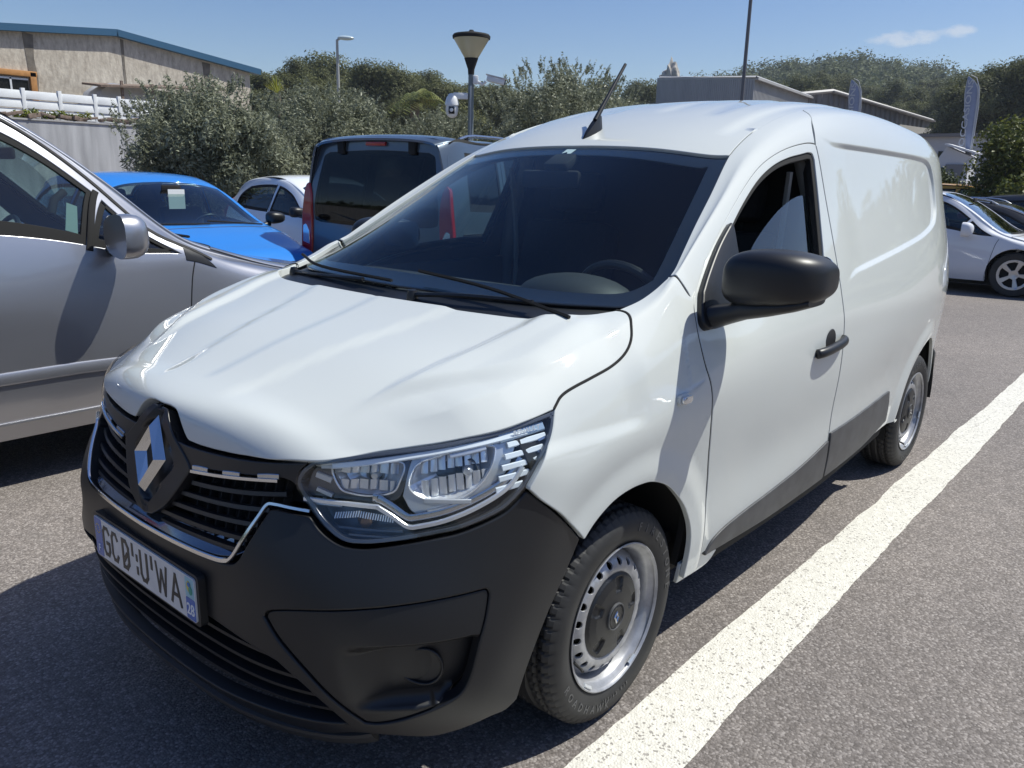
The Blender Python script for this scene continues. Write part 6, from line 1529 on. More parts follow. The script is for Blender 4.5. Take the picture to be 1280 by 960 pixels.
# white slat fence on the terrace
fe = empty('white_slat_fence', (0, -19.5, 0), 0, 'white horizontal board fence above the retaining wall', 'fence'); wf_ = M('white_board', (.66, .68, .70), .6, noise=(6, .06, 3))
posts = [-4.0-.0, -4.88, -5.76, -6.55, -7.36, -7.95, -8.85, -9.7, -10.6]
for i, x in enumerate(posts): box('post', (x, 0, 2.74), (.085, .085, .92), wf_, fe, bev=.006)
for a, b2 in zip(posts[:-1], posts[1:]):
    for k in range(4): box('board', ((a+b2)/2, .01, 2.44+k*.205), (abs(b2-a)-.09, .03, .185), wf_, fe, Matrix.Rotation(R(8), 3, 'X'), .004)
# warehouse with blue roof edge
wh = empty('rendered_warehouse', (0, -26, 0), 0, 'large roughcast warehouse with blue metal roof edge on the far left', 'building')
prism('wall', [(4.0, 2.2), (4.0, 4.25), (-10.95, 5.58), (-15.75, 4.98), (-15.75, 2.2)], -20, 0, rend, wh)
bl = M('blue_sheet_trim', (.035, .11, .20), .45, .1)
for p0, p1 in (((4.3, 4.32), (-10.95, 5.66)), ((-10.95, 5.66), (-16.1, 5.02))):
    d = Vector((p1[0]-p0[0], 0, p1[1]-p0[1])); c = ((p0[0]+p1[0])/2, .06, (p0[1]+p1[1])/2); box('roof_edge', c, (d.length+.02, .3, .20), bl, wh, Matrix.Rotation(-math.atan2(d.z, d.x), 3, 'Y') if d.x > 0 else Matrix.Rotation(-math.atan2(-d.z, -d.x), 3, 'Y'))
    box('roof_sheet', (c[0], -10, c[2]+.02), (d.length, 20.4, .08), M('roof_sheet_blue', (.10, .16, .22), .5), wh, Matrix.Rotation(-math.atan2(-d.z, -d.x), 3, 'Y'))
for x, z1, w in ((-8.35, 5.28, .30), (-11.15, 5.48, .10), (-14.05, 5.10, .30)):
    pl = [(x-w*.5, z1), (x-w*.35, 4.6), (x-w*.55, 4.0), (x-w*.3, 3.2), (x-w*.1, 2.6), (x+w*.3, 2.7), (x+w*.45, 3.5), (x+w*.3, 4.3), (x+w*.5, z1+.03)]
    prism('rain_streak', pl, .001, .012, stain, wh)
# orange framed window
wo_ = M('orange_wood', (.42, .20, .06), .6, noise=(6, .15, 4))
for c, s in (((-7.0, .05, 4.14), (2.9, .14, .16)), ((-8.34, .05, 3.72), (.17, .14, .95)),): box('window_surround', c, s, wo_, wh, bev=.01)
box('window_pane', (-6.9, .02, 3.74), (2.6, .03, .55), gloss, wh); box('window_rail', (-6.9, .05, 3.98), (2.6, .04, .05), wf_, wh)
box('window_rail', (-7.72, .05, 3.72), (.05, .04, .6), wf_, wh)
# lean-to on the warehouse: low white wall and a thin canopy with rafters
ln = empty('lean_to_shed', (0, -24.4, 0), 0, 'low white lean-to with a thin dark canopy against the warehouse', 'shed')
prism('shed_wall', [(-9.55, 2.2), (-9.55, 3.2), (-9.75, 3.75), (-10.1, 4.0), (-13.2, 3.8), (-13.2, 2.2)], -1.5, -.2, M('shed_white', (.50, .52, .56), .9, noise=(3, .12, 5)), ln)
box('canopy', (-11.6, -.3, 4.03), (4.2, 1.3, .06), bt, ln, Matrix.Rotation(R(3.5), 3, 'Y') @ Matrix.Rotation(R(-6), 3, 'X'))
for k in range(4): box('canopy_post', (-10.2-k*.95, .2, 3.2), (.07, .07, 1.7), bt, ln)
box('shed_door', (-12.2, -.18, 3.1), (.9, .04, 1.5), M('tan_door', (.30, .20, .11), .7), ln)
# ================================================================ olive trees
olive_leaf = leafmat('olive_leaf', (.095, .108, .062), (.40, .42, .30), .42, .3, 4.)
barkm = M('bark', (.14, .11, .085), .95, noise=(20, .3, 5), bump=(30, .8, .02))
def limb_tree(root, base, crown_c, crown_r, h0, nl, seed, mat=barkm, r0=.10):
    g = random.Random(seed); its = []
    tk = [Vector((0, 0, 0)), Vector((g.uniform(-.06, .06), g.uniform(-.06, .06), h0*.5)), Vector((g.uniform(-.1, .1), g.uniform(-.1, .1), h0))]
    its.append((tube_mesh('t', [tuple(v) for v in tk], [r0*1.35, r0, r0*.85], 8), Matrix.Identity(4)))
    for k in range(nl):
        a = 2*math.pi*k/nl+g.random(); e = Vector((crown_c[0]+crown_r[0]*.75*math.cos(a)*g.uniform(.5, 1), crown_c[1]+crown_r[1]*.75*math.sin(a)*g.uniform(.5, 1), crown_c[2]+crown_r[2]*g.uniform(-.3, .7)))
        m1 = tk[2].lerp(e, .4)+Vector((g.uniform(-.1, .1), g.uniform(-.1, .1), .12*h0)); its.append((tube_mesh('t', [tuple(tk[2]-Vector((0, 0, .08))), tuple(m1), tuple(e)], [r0*.6, r0*.35, r0*.1], 6), Matrix.Identity(4)))
    link('trunk', join_meshes('trunk', its), mat, root)
def olive(loc, rx, ry, rz_, cz, n, seed, label, low=0.):
    root = empty('olive_tree', loc, 0, label, 'olive tree', 'olive trees along the retaining wall'); g = np.random.default_rng(seed)
    cs = []; rs = []
    for k in range(95):
        d = g.normal(size=3); d /= np.linalg.norm(d); q = d*np.array([rx, ry, rz_])*(g.random()**.4)*.86
        if d[2] < -.2: q[2] *= .8+low
        cs.append((q[0], q[1], cz+q[2])); rs.append(.22+.20*g.random())
    V = leaf_cloud(n, cs, rs, .021, .072, seed+1, inward=.5)
    # upright sprigs breaking the outline
    sp = []
    for k in range(int(240)):
        a = g.random()*6.28; el = g.random()**.6; p = np.array([rx*math.cos(a)*math.sqrt(max(0, 1-el*el)), ry*math.sin(a)*math.sqrt(max(0, 1-el*el)), rz_*el])*(.95+.1*g.random())+[0, 0, cz]
        L_ = .12+.22*g.random(); dr = np.array([math.cos(a)*.5, math.sin(a)*.5, 1.])+g.normal(size=3)*.2; dr /= np.linalg.norm(dr)
        for j in range(16): sp.append(tuple(p+dr*L_*j/16))
    V2 = leaf_cloud(len(sp)*2, sp, .028, .016, .060, seed+2, inward=.2)
    link('crown', leaf_mesh('crown', np.vstack([V, V2])), olive_leaf, root)
    limb_tree(root, loc, (0, 0, cz), (rx, ry, rz_), max(.25, cz-rz_*.75), 8, seed, r0=.09)
    return root
olive((-4.98, -9.9, 0), 1.38, 1.25, .96, 1.66, 95000, 21, 'broad grey-green olive tree in front of the retaining wall, leftmost of the olives', .15)
olive((-7.9, -11.0, 0), 1.45, 1.2, 1.02, 1.82, 65000, 31, 'grey-green olive tree rising behind the white hatchback and slate blue van')
olive((-9.9, -9.9, 0), 1.0, 1.0, .70, 1.80, 24000, 36, 'smaller olive tree just left of the lamp post with cameras')
olive((-12.1, -8.5, 0), 2.35, 1.3, 1.35, 2.25, 70000, 41, 'wide olive tree right of the lamp post, above the white van roof')
# reddish earth bank and dark kerb behind them
P_(prism('earth_bank', [(-9, 0), (-10, 1.25), (-16, 1.7), (-24, 1.5), (-24, 0)], -22, -14, M('red_earth', (.30, .19, .14), .95, noise=(2, .25, 6))), 'structure')
# ================================================================ pines and hills
pine_leaf = leafmat('pine_needles', (.066, .074, .028), (.205, .215, .085), .7, .35, .35)
pine_leaf2 = leafmat('pine_needles_dark', (.055, .064, .028), (.170, .180, .075), .7, .35, .35)
def pine_mesh(seed, h, w, n, base):
    g = np.random.default_rng(seed); cs = []; rs = []
    for k in range(46):
        z = base+(h-base)*(g.random()**.8); rr = w*.5*math.sin(math.pi*min(1, max(.12, .12+.88*(h-z)/(h-base)*1.0)))**.6 if z > base+.6*(h-base) else w*.5*(.75+.25*g.random())
        a = g.random()*6.283; q = g.random()**.5; cs.append((rr*q*math.cos(a), rr*q*math.sin(a), z)); rs.append(w*(.12+.11*g.random()))
    V = leaf_cloud(n, cs, rs, .10, .22, seed+5, .85, .35, .4, 1.3); return leaf_mesh('crown', V)
pines = []
for s, (h, w, b0) in enumerate(((9.5, 6.5, 2.6), (8.5, 5.5, 2.2), (10.5, 6.0, 3.6), (7.5, 6.5, 1.8), (9, 5.0, 3.0))):
    root = empty('pine_tree', (0, 0, -50), 0); c = link('crown', pine_mesh(100+s, h, w, 26000, b0), pine_leaf if s % 2 else pine_leaf2, root)
    limb_tree(root, None, (0, 0, h*.65), (w*.4, w*.4, h*.3), b0*1.25, 5, 60+s, r0=.20); pines.append(root)
used = set()
def place_pine(k, loc, s, rz, label, group):
    if k not in used: o = pines[k]; used.add(k)
    else: o = copy_tree(pines[k])
    o.location = loc; o.scale = (s, s, s); o.rotation_euler = (0, 0, rz); o['label'] = label; o['category'] = 'pine tree'; o['group'] = group; return o
def hill_h(x, y):
    dx, dy = x-1.7, y-1.8; r = np.hypot(dx, dy); az = np.degrees(np.arctan2(dy, dx)) % 360
    ridge = np.interp(az, [0, 30, 60, 100, 150, 180, 190, 194, 199, 204, 209, 214, 222, 232, 240, 262, 300, 340, 360], [15, 22, 30, 34, 32, 26, 22, 24.5, 29, 27.5, 23, 19, 15, 14, 8, 3, 5, 11, 15])
    n = 2.2*np.sin(x*.031+1)*np.cos(y*.027)+1.2*np.sin(x*.083)*np.sin(y*.071+2)
    return (ridge+n)*smooth01((r-82)/190.)-.4*(r < 82)-.02
nr, na = 46, 220; V = []; F = []
rs_ = 82+(520-82)*np.linspace(0, 1, nr)**1.3
for r_i in rs_:
    for k in range(na):
        a = 2*math.pi*k/na; x, y = 1.7+r_i*math.cos(a), 1.8+r_i*math.sin(a); V.append((x, y, float(hill_h(np.array([x]), np.array([y]))[0])))
for i in range(nr-1):
    for k in range(na): F.append((i*na+k, i*na+(k+1) % na, (i+1)*na+(k+1) % na, (i+1)*na+k))
P_(link('hills', mesh('hills', V, F), M('hill_scrub', (.055, .060, .032), .95, noise=(.15, .4, 9))), 'structure')
g = np.random.default_rng(77)
# forest mass
cs = []; rs = []
def addforest(n, az0, az1, r0, r1, sz):
    for k in range(n):
        az = R(az0+(az1-az0)*g.random()); rr = r0+(r1-r0)*g.random()**.8; x, y = 1.7+rr*math.cos(az), 1.8+rr*math.sin(az)
        z = float(hill_h(np.array([x]), np.array([y]))[0]); s = sz*(.6+.8*g.random())
        for j in range(4): cs.append((x+g.normal()*s*.35, y+g.normal()*s*.35, z+s*(.55+.5*g.random()))); rs.append(s*(.30+.2*g.random()))
addforest(2400, 186, 238, 150, 300, 5.5); addforest(420, 212, 237.5, 84, 140, 6.0)
Vf = leaf_cloud(380000, cs, rs, .40, .68, 5, .85, .35, .4, 1.4)
cs = []; rs = []
addforest(1500, 244, 546, 110, 290, 7.5)
Vf2 = leaf_cloud(46000, cs, rs, 2.0, 2.6, 6, .8, .6, .5)
P_(link('hill_forest', leaf_mesh('hill_forest', np.vstack([Vf, Vf2])), leafmat('forest_far', (.050, .068, .038), (.190, .212, .115), .8, .3, .11)), 'stuff')
# individual pines: left band, centre, right hillside foot
def ring(px_az, rr): a = R(px_az); return 1.7+rr*math.cos(a), 1.8+rr*math.sin(a)
gg = random.Random(3)
LEFT = [(238.2, 60, .90), (236.4, 64, 1.08), (234.6, 66, 1.12), (233, 60, 1.02), (231.5, 68, 1.12), (229.8, 62, .96), (228.2, 66, 1.0), (226.4, 70, 1.02), (224.8, 62, .93), (223.2, 66, .98), (221.4, 70, .95), (219.6, 64, .90), (237, 80, 1.25), (233.9, 82, 1.3), (230.6, 80, 1.2), (227.2, 82, 1.2), (224, 84, 1.2), (217.8, 86, 1.15), (215.5, 88, 1.1), (213.2, 84, 1.05), (218.5, 58, .7), (232, 50, .72), (228, 50, .66), (236, 50, .68), (225, 50, .62)]
for i, (az, rr, s) in enumerate(LEFT):
    x, y = ring(az, rr); zt_ = 1.457+rr*float(np.interp(az, [213.4, 217.6, 221.9, 226.2, 228.3, 231.4, 234, 236.5, 239], [.118, .121, .121, .130, .125, .134, .139, .134, .116])); place_pine(i % 5, (x, y, .3), (zt_-.3)/((9.5, 8.5, 10.5, 7.5, 9)[i % 5]+.9)*min(1, s+.02)*gg.uniform(.80, 1.0) if rr > 55 else s*.75, gg.random()*6, 'dark green pine in the wood behind the olive trees, left of the white van', 'pines behind the olive trees')
for i in range(120):
    az = 187.5+24.5*((i*0.618) % 1); rr = 92+60*gg.random(); x, y = ring(az, rr); z = float(hill_h(np.array([x]), np.array([y]))[0])
    place_pine(gg.randrange(5), (x, y, z-.3), gg.uniform(.85, 1.2), gg.random()*6, 'dark green pine on the lower hillside above the grey sheds', 'pines on the lower hillside')
for i in range(16):
    az = 187.0+6*(i/15); rr = 62+8*gg.random(); x, y = ring(az, rr)
    place_pine(gg.randrange(5), (x, y, 0), gg.uniform(.85, 1.12)*(.92 if az < 193 else .72), gg.random()*6, 'tall pine standing behind the flags on the right', 'pines behind the flags')
# ================================================================ grey sheds
def sheet_mat(name, c):
    m = M(name, c, .55, .25); N, L = m.node_tree.nodes, m.node_tree.links; b = N['Principled BSDF']; t = N.new('ShaderNodeTexCoord'); n = N.new('ShaderNodeTexNoise'); n.inputs['Scale'].default_value = .8; n.inputs['Detail'].default_value = 8; L.new(t.outputs['Object'], n.inputs['Vector'])
    r = N.new('ShaderNodeMapRange'); r.inputs[3].default_value = .8; r.inputs[4].default_value = 1.15; L.new(n.outputs['Fac'], r.inputs[0]); v = N.new('ShaderNodeVectorMath'); v.operation = 'SCALE'; v.inputs[0].default_value = c; L.new(r.outputs[0], v.inputs['Scale']); L.new(v.outputs[0], b.inputs['Base Color']); return m
def corrugated(name, p0, p1, z0, z1a, z1b, mat, parent, pitch=.33, depth=.06):
    """ribbed sheet wall from p0 to p1 (xy)"""
    a = Vector((*p0, 0)); b_ = Vector((*p1, 0)); d = b_-a; L_ = d.length; d.normalize(); nn = Vector((-d.y, d.x, 0)); V = []; F = []; n = int(L_/pitch)
    pts = []
    for i in range(n):
        for f_, o in ((0, 0), (.35, 0), (.45, depth), (.9, depth)): pts.append(((i+f_)*pitch, o))
    pts.append((L_, 0))
    for s, o in pts:
        q = a+d*s+nn*o; zt = z1a+(z1b-z1a)*s/L_; V += [(q.x, q.y, z0), (q.x, q.y, zt)]
    for i in range(len(pts)-1): F.append((2*i, 2*i+2, 2*i+3, 2*i+1))
    return link(name, mesh(name, V, F, None, False), mat, parent)
gs1 = sheet_mat('grey_sheet', (.36, .36, .37)); gs2 = sheet_mat('brown_grey_sheet', (.20, .185, .18)); gs3 = sheet_mat('pale_sheet', (.40, .39, .38))
s1 = empty('grey_corrugated_shed', (0, 0, 0), 0, 'grey corrugated metal shed behind the white van roof, next to the thin pole', 'building')
corrugated('sheet_wall', (-49.6, -29.2), (-36.45, -15.9), 0, 8.35, 6.25, gs1, s1)
corrugated('sheet_wall', (-36.45, -15.9), (-64.5, -22.6), 0, 6.25, 7.5, gs3, s1)
V = [(-49.6, -29.2, 8.4), (-36.2, -15.6, 6.32), (-64.6, -22.3, 7.6), (-78, -36, 9.6)]
P_(link('roof', mesh('roof', V+[(x, y, z-.12) for x, y, z in V], [(0, 1, 2, 3), (4, 7, 6, 5), (0, 4, 5, 1), (1, 5, 6, 2), (2, 6, 7, 3), (3, 7, 4, 0)], None, False), gs3, s1))
link('roof_edge', tube_mesh('roof_edge', [(-49.6, -29.0, 8.42), (-36.3, -15.75, 6.34), (-64.6, -22.4, 7.62)], .06, 4), M('roof_edge_pale', (.42, .42, .43), .5), s1)
s2 = empty('brown_grey_shed', (0, 0, 0), 0, 'brown-grey shed with sloping roof behind the left flag', 'building')
corrugated('sheet_wall', (-54.6, -18.9), (-71, -16.8), 0, 7.4, 6.55, gs2, s2, .8, .14)
corrugated('sheet_wall', (-52.0, -22.0), (-54.6, -18.9), 0, 7.0, 7.4, gs2, s2, .8, .14)
link('roof_edge', tube_mesh('roof_edge', [(-52.0, -22.0, 7.05), (-54.5, -18.75, 7.5), (-71.1, -16.6, 6.65)], .12, 4), M('roof_edge_light', (.45, .43, .41), .6), s2)
box('side_panel', (-68.0, -16.95, 5.3), (6.4, .2, 1.4), M('cream_panel', (.46, .43, .38), .8), s2, Matrix.Rotation(math.atan2(2.1, -16.4), 3, 'Z'))
V = [(-54.4, -18.6, 7.5), (-71.2, -16.4, 6.65), (-74, -34, 6.6), (-57, -36, 7.5)]; P_(link('roof', mesh('roof', V+[(x, y, z-.1) for x, y, z in V], [(0, 1, 2, 3), (4, 7, 6, 5), (0, 4, 5, 1), (1, 5, 6, 2), (2, 6, 7, 3), (3, 7, 4, 0)], None, False), gs2, s2))
# low pale wall building and small gabled hut on the right
s3 = empty('pale_low_building', (0, 0, 0), 0, 'long low pale building with dark roof line below the pine wood on the right', 'building')
box('wall', (-38, -4.5, 1.8), (.4, 12, 3.6), M('pale_render', (.48, .47, .48), .9, noise=(1, .08, 5)), s3); box('roof_line', (-37.9, -4.5, 3.66), (.7, 12.2, .13), gs2, s3)
box('window', (-37.77, -7.3, 2.6), (.05, .9, .8), gloss, s3)
s4 = empty('white_gabled_hut', (0, 0, 0), 0, 'small white hut with a bright sloping canopy beside the right flag', 'hut')
prism('wall', [(-5.35, 0), (-5.35, 2.2), (-5.05, 2.75), (-4.35, 2.45), (-4.35, 0)], -28.6, -27.6, M('hut_white', (.60, .60, .62), .8), s4, 'yz')
box('canopy', (-27.9, -4.62, 2.68), (1.0, .95, .05), M('canopy_white', (.70, .70, .70), .8), s4, Matrix.Rotation(R(-17), 3, 'X'))
box('door_opening', (-27.57, -4.75, 1.4), (.05, .5, 1.6), M('hut_shadow_panel', (.20, .20, .21), .8), s4); box('window', (-27.56, -5.12, 1.9), (.05, .2, .4), gloss, s4)
lad = M('digger_grey', (.10, .13, .14), .6)
dg_ = empty('parked_lift', (0, 0, 0), 0, 'dark machine with a ladder-like arm standing left of the white hut', 'machine')
box('cab', (-27.6, -5.9, 2.3), (.5, .45, .7), lad, dg_, Matrix.Rotation(.3, 3, 'X'), .03)
for y in (-6.15, -5.75): tube('arm', [(-27.3, y, .4), (-27.3, y+.25, 2.8)], .04, lad, dg_, 6)
for k in range(6): tube('rung', [(-27.3, -6.12+.04*k, .7+k*.36), (-27.3, -5.72+.04*k, .7+k*.36)], .025, lad, dg_, 5)
# rock on the ridge
bm = bmesh.new(); bmesh.ops.create_icosphere(bm, subdivisions=4, radius=1)
for v in bm.verts:
    c = v.co; n = .22*math.sin(c.x*5+2)*math.cos(c.z*6)+.14*math.sin(c.y*11+c.z*9); v.co = c*(1+n); v.co.z = v.co.z*(1.25 if v.co.y > -.1 else .85)
me = bpy.data.meshes.new('rock_outcrop'); bm.to_mesh(me); bm.free()
P_(link('rock_outcrop', me, M('pale_rock', (.40, .37, .33), .95, noise=(2, .3, 7), bump=(3, 1, .2)), None, (-171, -99.3, 23.4)), None, 'pale bare rock outcrop on the skyline above the grey shed', 'rock').scale = (2.2, 2.2, 3.6)
# ================================================================ poles
galv = M('galvanised', (.36, .38, .40), .4, .6); grpole = M('grey_green_pole', (.16, .19, .20), .5, .2)
lp = empty('camera_lamp_post', (-8.46, -7.82, 0), 0, 'lamp post with cone lantern and two security cameras', 'lamp post')
tube('pole', [(0, 0, 0), (0, 0, 3.10)], [.052, .045], grpole, lp, 16)
tube('cable_conduit', [(.06, .05, 1.2), (.06, .05, 2.9)], .014, galv, lp, 6)
link('lantern_base', lathe_mesh('lantern_base', [(0, 3.08), (.05, 3.08), (.055, 3.16), (.115, 3.33), (.0, 3.33)], 28), matteb, lp)
link('lantern_glass', lathe_mesh('lantern_glass', [(.105, 3.325), (.29, 3.625), (.29, 3.63), (0, 3.63)], 36), M('lantern_cream', (.50, .44, .28), .35, 0, .4), lp)
link('lantern_rim', lathe_mesh('lantern_rim', [(.285, 3.62), (.305, 3.625), (.31, 3.665), (.29, 3.69), (.05, 3.735), (.03, 3.76), (0, 3.765)], 36), matteb, lp)
whc = M('camera_white', (.70, .71, .72), .35, 0, .3)
dm = empty('dome_camera', (.24, -.20, 2.62), parent=lp)
box('bracket', (-.10, .10, .12), (.24, .08, .10), whc, dm, Matrix.Rotation(-.7, 3, 'Z'), .012)
link('dome_hood', lathe_mesh('dome_hood', [(0, .16), (.05, .15), (.09, .09), (.115, 0), (.117, -.03), (.10, -.03)], 28), whc, dm)
link('dome_ball', lathe_mesh('dome_ball', [(.10, -.03), (.105, -.10), (.09, -.18), (.05, -.22), (0, -.23)], 28), whc, dm)
fx = Vector((.76, .65, 0)); box('camera_window', (fx.x*.095, fx.y*.095, -.11), (.03, .10, .12), gloss, dm, Matrix.Rotation(math.atan2(.65, .76), 3, 'Z'), .01)
link('camera_lens', lathe_mesh('camera_lens', [(0, .02), (.026, .018), (.03, 0)], 16), whc, dm, (fx.x*.105, fx.y*.105, -.11), Vector((.76, .65, 0)).to_track_quat('Z', 'Y').to_euler())
bc = empty('bullet_camera', (-.09, .12, 2.98), parent=lp)
tube('bracket', [(.06, -.08, .02), (-.02, .04, -.05), (-.05, .08, 0)], .026, whc, bc, 8); box('mount', (.05, -.06, .02), (.09, .09, .14), whc, bc, Matrix.Rotation(-.7, 3, 'Z'), .02)
box('camera_body', (-.16, .20, .02), (.30, .10, .09), whc, bc, Matrix.Rotation(math.atan2(.75, -.66), 3, 'Z') @ Matrix.Rotation(R(12), 3, 'Y'), .015); box('sun_shield', (-.165, .205, .072), (.34, .13, .012), whc, bc, Matrix.Rotation(math.atan2(.75, -.66), 3, 'Z') @ Matrix.Rotation(R(12), 3, 'Y'))
box('camera_face', (-.262, .315, -.012), (.012, .085, .075), matteb, bc, Matrix.Rotation(math.atan2(.75, -.66), 3, 'Z') @ Matrix.Rotation(R(12), 3, 'Y'))
sl = empty('street_light', (-22.73, -29.84, 0), 0, 'tall thin street light with a flat lamp head above the olive trees', 'street light')
tube('pole', [(0, 0, 2.2), (0, 0, 7.35)], [.10, .06], M('pole_pale', (.40, .40, .38), .5, .3), sl, 10)
tube('lamp_arm', [(0, 0, 7.33), (-.12, .10, 7.42)], .05, galv, sl, 8)
bm = bmesh.new(); bmesh.ops.create_uvsphere(bm, u_segments=20, v_segments=10, radius=1)
for v in bm.verts: v.co = Vector((v.co.x*.38, v.co.y*.16, v.co.z*.10))
me = bpy.data.meshes.new('lamp_head'); bm.to_mesh(me); bm.free(); sharp(me); link('lamp_head', me, M('lamp_head_blue', (.45, .55, .60), .3), sl, (-.30, .26, 7.44), (0, 0, math.atan2(.64, -.76)))
tp = empty('thin_mast', (-20.86, -8.98, 0), 0, 'thin tall grey mast rising out of the picture behind the white van roof', 'mast')
tube('mast_pole', [(0, 0, 0), (0, 0, 9)], [.06, .045], M('mast_grey', (.13, .13, .14), .5, .3), tp, 10)
# ================================================================ feather flags
def flag(loc, label, hgt, text):
    root = empty('feather_flag', loc, 0, label, 'flag', 'feather flags on the right')
    ux = Vector((-.15, .99, 0)); tube('flag_pole', [(0, 0, 0), (0, 0, hgt*.8), tuple(Vector((0, 0, hgt*.91))-ux*.05), tuple(Vector((0, 0, hgt*.975))-ux*.17), tuple(Vector((0, 0, hgt*.993))-ux*.34)], [.03, .02, .015, .012, .01], M('flag_pole_pale', (.45, .46, .48), .4), root, 8)
    z0 = hgt*.40; V = []; F = []; n = 22; back = M('flag_blue', (.30, .34, .46), .8, noise=(4, .08, 3)); ed = M('flag_white', (.55, .57, .60), .8)
    prof = lambda k: (-.02-.36*max(0, (k-.78)/.22)**2.6, -.04-.40*min(1, k/.8)**.9+.03*max(0, (k-.9)/.1)**2)
    sec = []
    for i in range(n+1):
        k = i/n; a, b_ = prof(k); z = z0+(hgt*.985-z0)*k; sec.append((a, b_, z))
    def sheet(name, fa, fb, off, mat):
        V = []; F = []
        for i, (a, b_, z) in enumerate(sec):
            for q in (fa, .5*(fa+fb), fb):
                s = a+(b_-a)*q; p = ux*s; w = .03*math.sin(z*3+s*6); V.append((p.x+w*.3+off, p.y, z))
        for i in range(n):
            for j in range(2): F.append((i*3+j, i*3+j+1, i*3+j+4, i*3+j+3))
        me = mesh(name, V, F); o = link(name, me, mat, root); s_ = o.modifiers.new('thickness', 'SOLIDIFY'); s_.thickness = .004; return o
    sheet('flag_cloth', 0, 1, 0, back); sheet('flag_border', 0, .13, .006, ed); sheet('flag_border', .93, 1, .006, ed)
    me = text_mesh('flag_lettering', text, .25, .002, .003, squeeze=.72)
    L_ = max(v.co.x for v in me.vertices)-min(v.co.x for v in me.vertices)
    zc = z0+(hgt-z0)*.60; up = Vector((0, 0, -1)); mt = Matrix.Identity(4); xa = Vector((0, 0, -1)); ya = ux; za = xa.cross(ya)*-1
    k = (hgt-z0)*.68/L_; xa = Vector((0, 0, 1)); ya = -ux
    for i in range(3): mt[i][0] = xa[i]*k; mt[i][1] = ya[i]*.9; mt[i][2] = (1, 0, 0)[i]; mt[i][3] = (Vector((.016, 0, zc))-ux*.30)[i]
    me.transform(mt); link('flag_lettering', me, ed, root)
    return root
flag((-28.0, -8.02, 0), 'blue and white feather flag in front of the brown-grey shed, left of the two', 5.05, 'OCCASIONS')
flag((-28.0, -4.42, 0), 'blue and white feather flag in front of the pine wood, right of the two', 4.95, 'OCCASIONS')
# ================================================================ right-hand shrubs
shrub_leaf = leafmat('shrub_leaf', (.045, .065, .015), (.20, .215, .040), .5, .25, 1.4)
def shrub(name, loc, rx, ry, rz_, n, seed, label, mat, lw=.05, lh=.09, cat='shrub'):
    root = empty(name, loc, 0, label, cat); g = np.random.default_rng(seed); cs = []; rs = []
    for k in range(70):
        d = g.normal(size=3); d /= np.linalg.norm(d); d[2] = abs(d[2]); q = d*np.array([rx, ry, rz_])*(g.random()**.4)*.88; cs.append(tuple(q)); rs.append(.16*rx+.16*rx*g.random())
    link('foliage', leaf_mesh('foliage', leaf_cloud(n, cs, rs, lw, lh, seed+1, inward=.5)), mat, root); limb_tree(root, None, (0, 0, rz_*.5), (rx, ry, rz_*.5), .3, 6, seed, r0=.05); return root
shrub('yellow_green_shrub', (-19.4, -.95, 0), 2.2, 1.9, 3.75, 75000, 51, 'large yellow-green shrub on the right edge behind the parked cars', shrub_leaf)
shrub('dark_shrub', (-22.5, -3.9, 0), 1.2, 1.0, 2.1, 16000, 61, 'small dark green shrub below the white hut', leafmat('dark_shrub_leaf', (.03, .045, .015), (.10, .13, .04), .5, .2))
shrub('dark_shrub', (-16.9, .9, 0), 1.0, 1.2, 2.0, 12000, 71, 'dark bush at the right edge of the picture behind the dark hatchback', MATS.get('x') or pine_leaf)
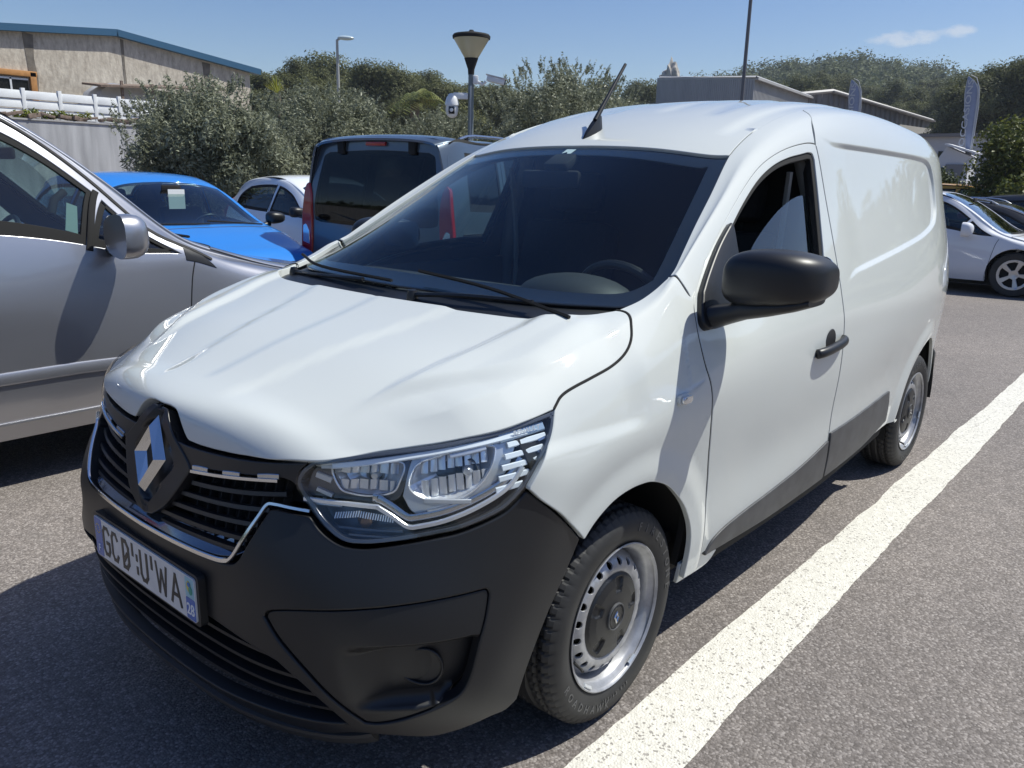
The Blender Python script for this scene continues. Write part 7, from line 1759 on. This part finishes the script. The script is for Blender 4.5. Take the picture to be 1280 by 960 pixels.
# yuccas poking above the olives
def yucca(loc, s, label, n=60):
    root = empty('yucca', loc, 0, label, 'yucca', 'yuccas behind the olive trees'); g = np.random.default_rng(int(abs(loc[0])*10)); V = []
    for k in range(n):
        a = g.random()*6.283; el = g.random()*1.5; d = np.array([math.cos(a)*math.cos(el), math.sin(a)*math.cos(el), math.sin(el)]); w = np.cross(d, [0, 0, 1]); w /= np.linalg.norm(w); L_ = s*(.7+.3*g.random())
        V += [-w*.01*s, d*L_*.5-w*.028*s, d*L_, d*L_*.5+w*.028*s]
    V = np.array(V)+[0, 0, 0]
    link('leaves', leaf_mesh('leaves', V), leafmat('yucca_leaf', (.20, .23, .03), (.46, .46, .10), .5, .2), root); tube('stem', [(0, 0, -2.6), (0, 0, 0)], .09, barkm, root, 8)
yucca((-12.16, -18.9, 3.62), .55, 'yellow-green spiky yucca head showing above the leftmost olive tree')
yucca((-12.7, -16.2, 2.95), .42, 'smaller yellow yucca head between the two left olive trees')
def palm(loc, s):
    root = empty('palm_tree', loc, 0, 'palm with drooping yellow-green fronds behind the olive tree, left of the lamp post', 'palm tree'); g = random.Random(8); lm = leafmat('palm_leaf', (.05, .09, .02), (.30, .30, .10), .5, .2)
    for k in range(16):
        a = g.random()*6.283; el = g.uniform(.1, 1.1); V = []; 
        for j in range(14):
            t_ = j/13; p = np.array([math.cos(a)*math.cos(el)*t_, math.sin(a)*math.cos(el)*t_, math.sin(el)*t_-.75*t_*t_])*s; d = np.array([math.cos(a), math.sin(a), -.3]); w = np.array([-math.sin(a), math.cos(a), -.35])
            for sg in (1, -1):
                L_ = s*.34*math.sin(math.pi*(.12+.85*t_)); q = p+np.array([w[0]*sg, w[1]*sg, w[2]])*L_+d*L_*.5; V += [p, p+d*.03*s, q, q-d*.01*s]
        link('frond', leaf_mesh('frond', np.array(V)), lm, root)
    tube('stem', [(0, 0, -3), (0, 0, 0)], .16, barkm, root, 8)
palm((-18.6, -20.2, 4.0), 1.5)
# ================================================================ air
hz = box('haze', (-60, -40, 33), (1000, 1000, 72), None); hz['kind'] = 'stuff'
hm = bpy.data.materials.new('haze'); hm.use_nodes = True; hm.node_tree.nodes.clear(); ho = hm.node_tree.nodes.new('ShaderNodeOutputMaterial'); hv = hm.node_tree.nodes.new('ShaderNodeVolumePrincipled')
hv.inputs['Color'].default_value = (.80, .88, 1, 1); hv.inputs['Density'].default_value = .0005; hv.inputs['Anisotropy'].default_value = .2
hm.node_tree.links.new(hv.outputs[0], ho.inputs['Volume']); hz.data.materials.append(hm)
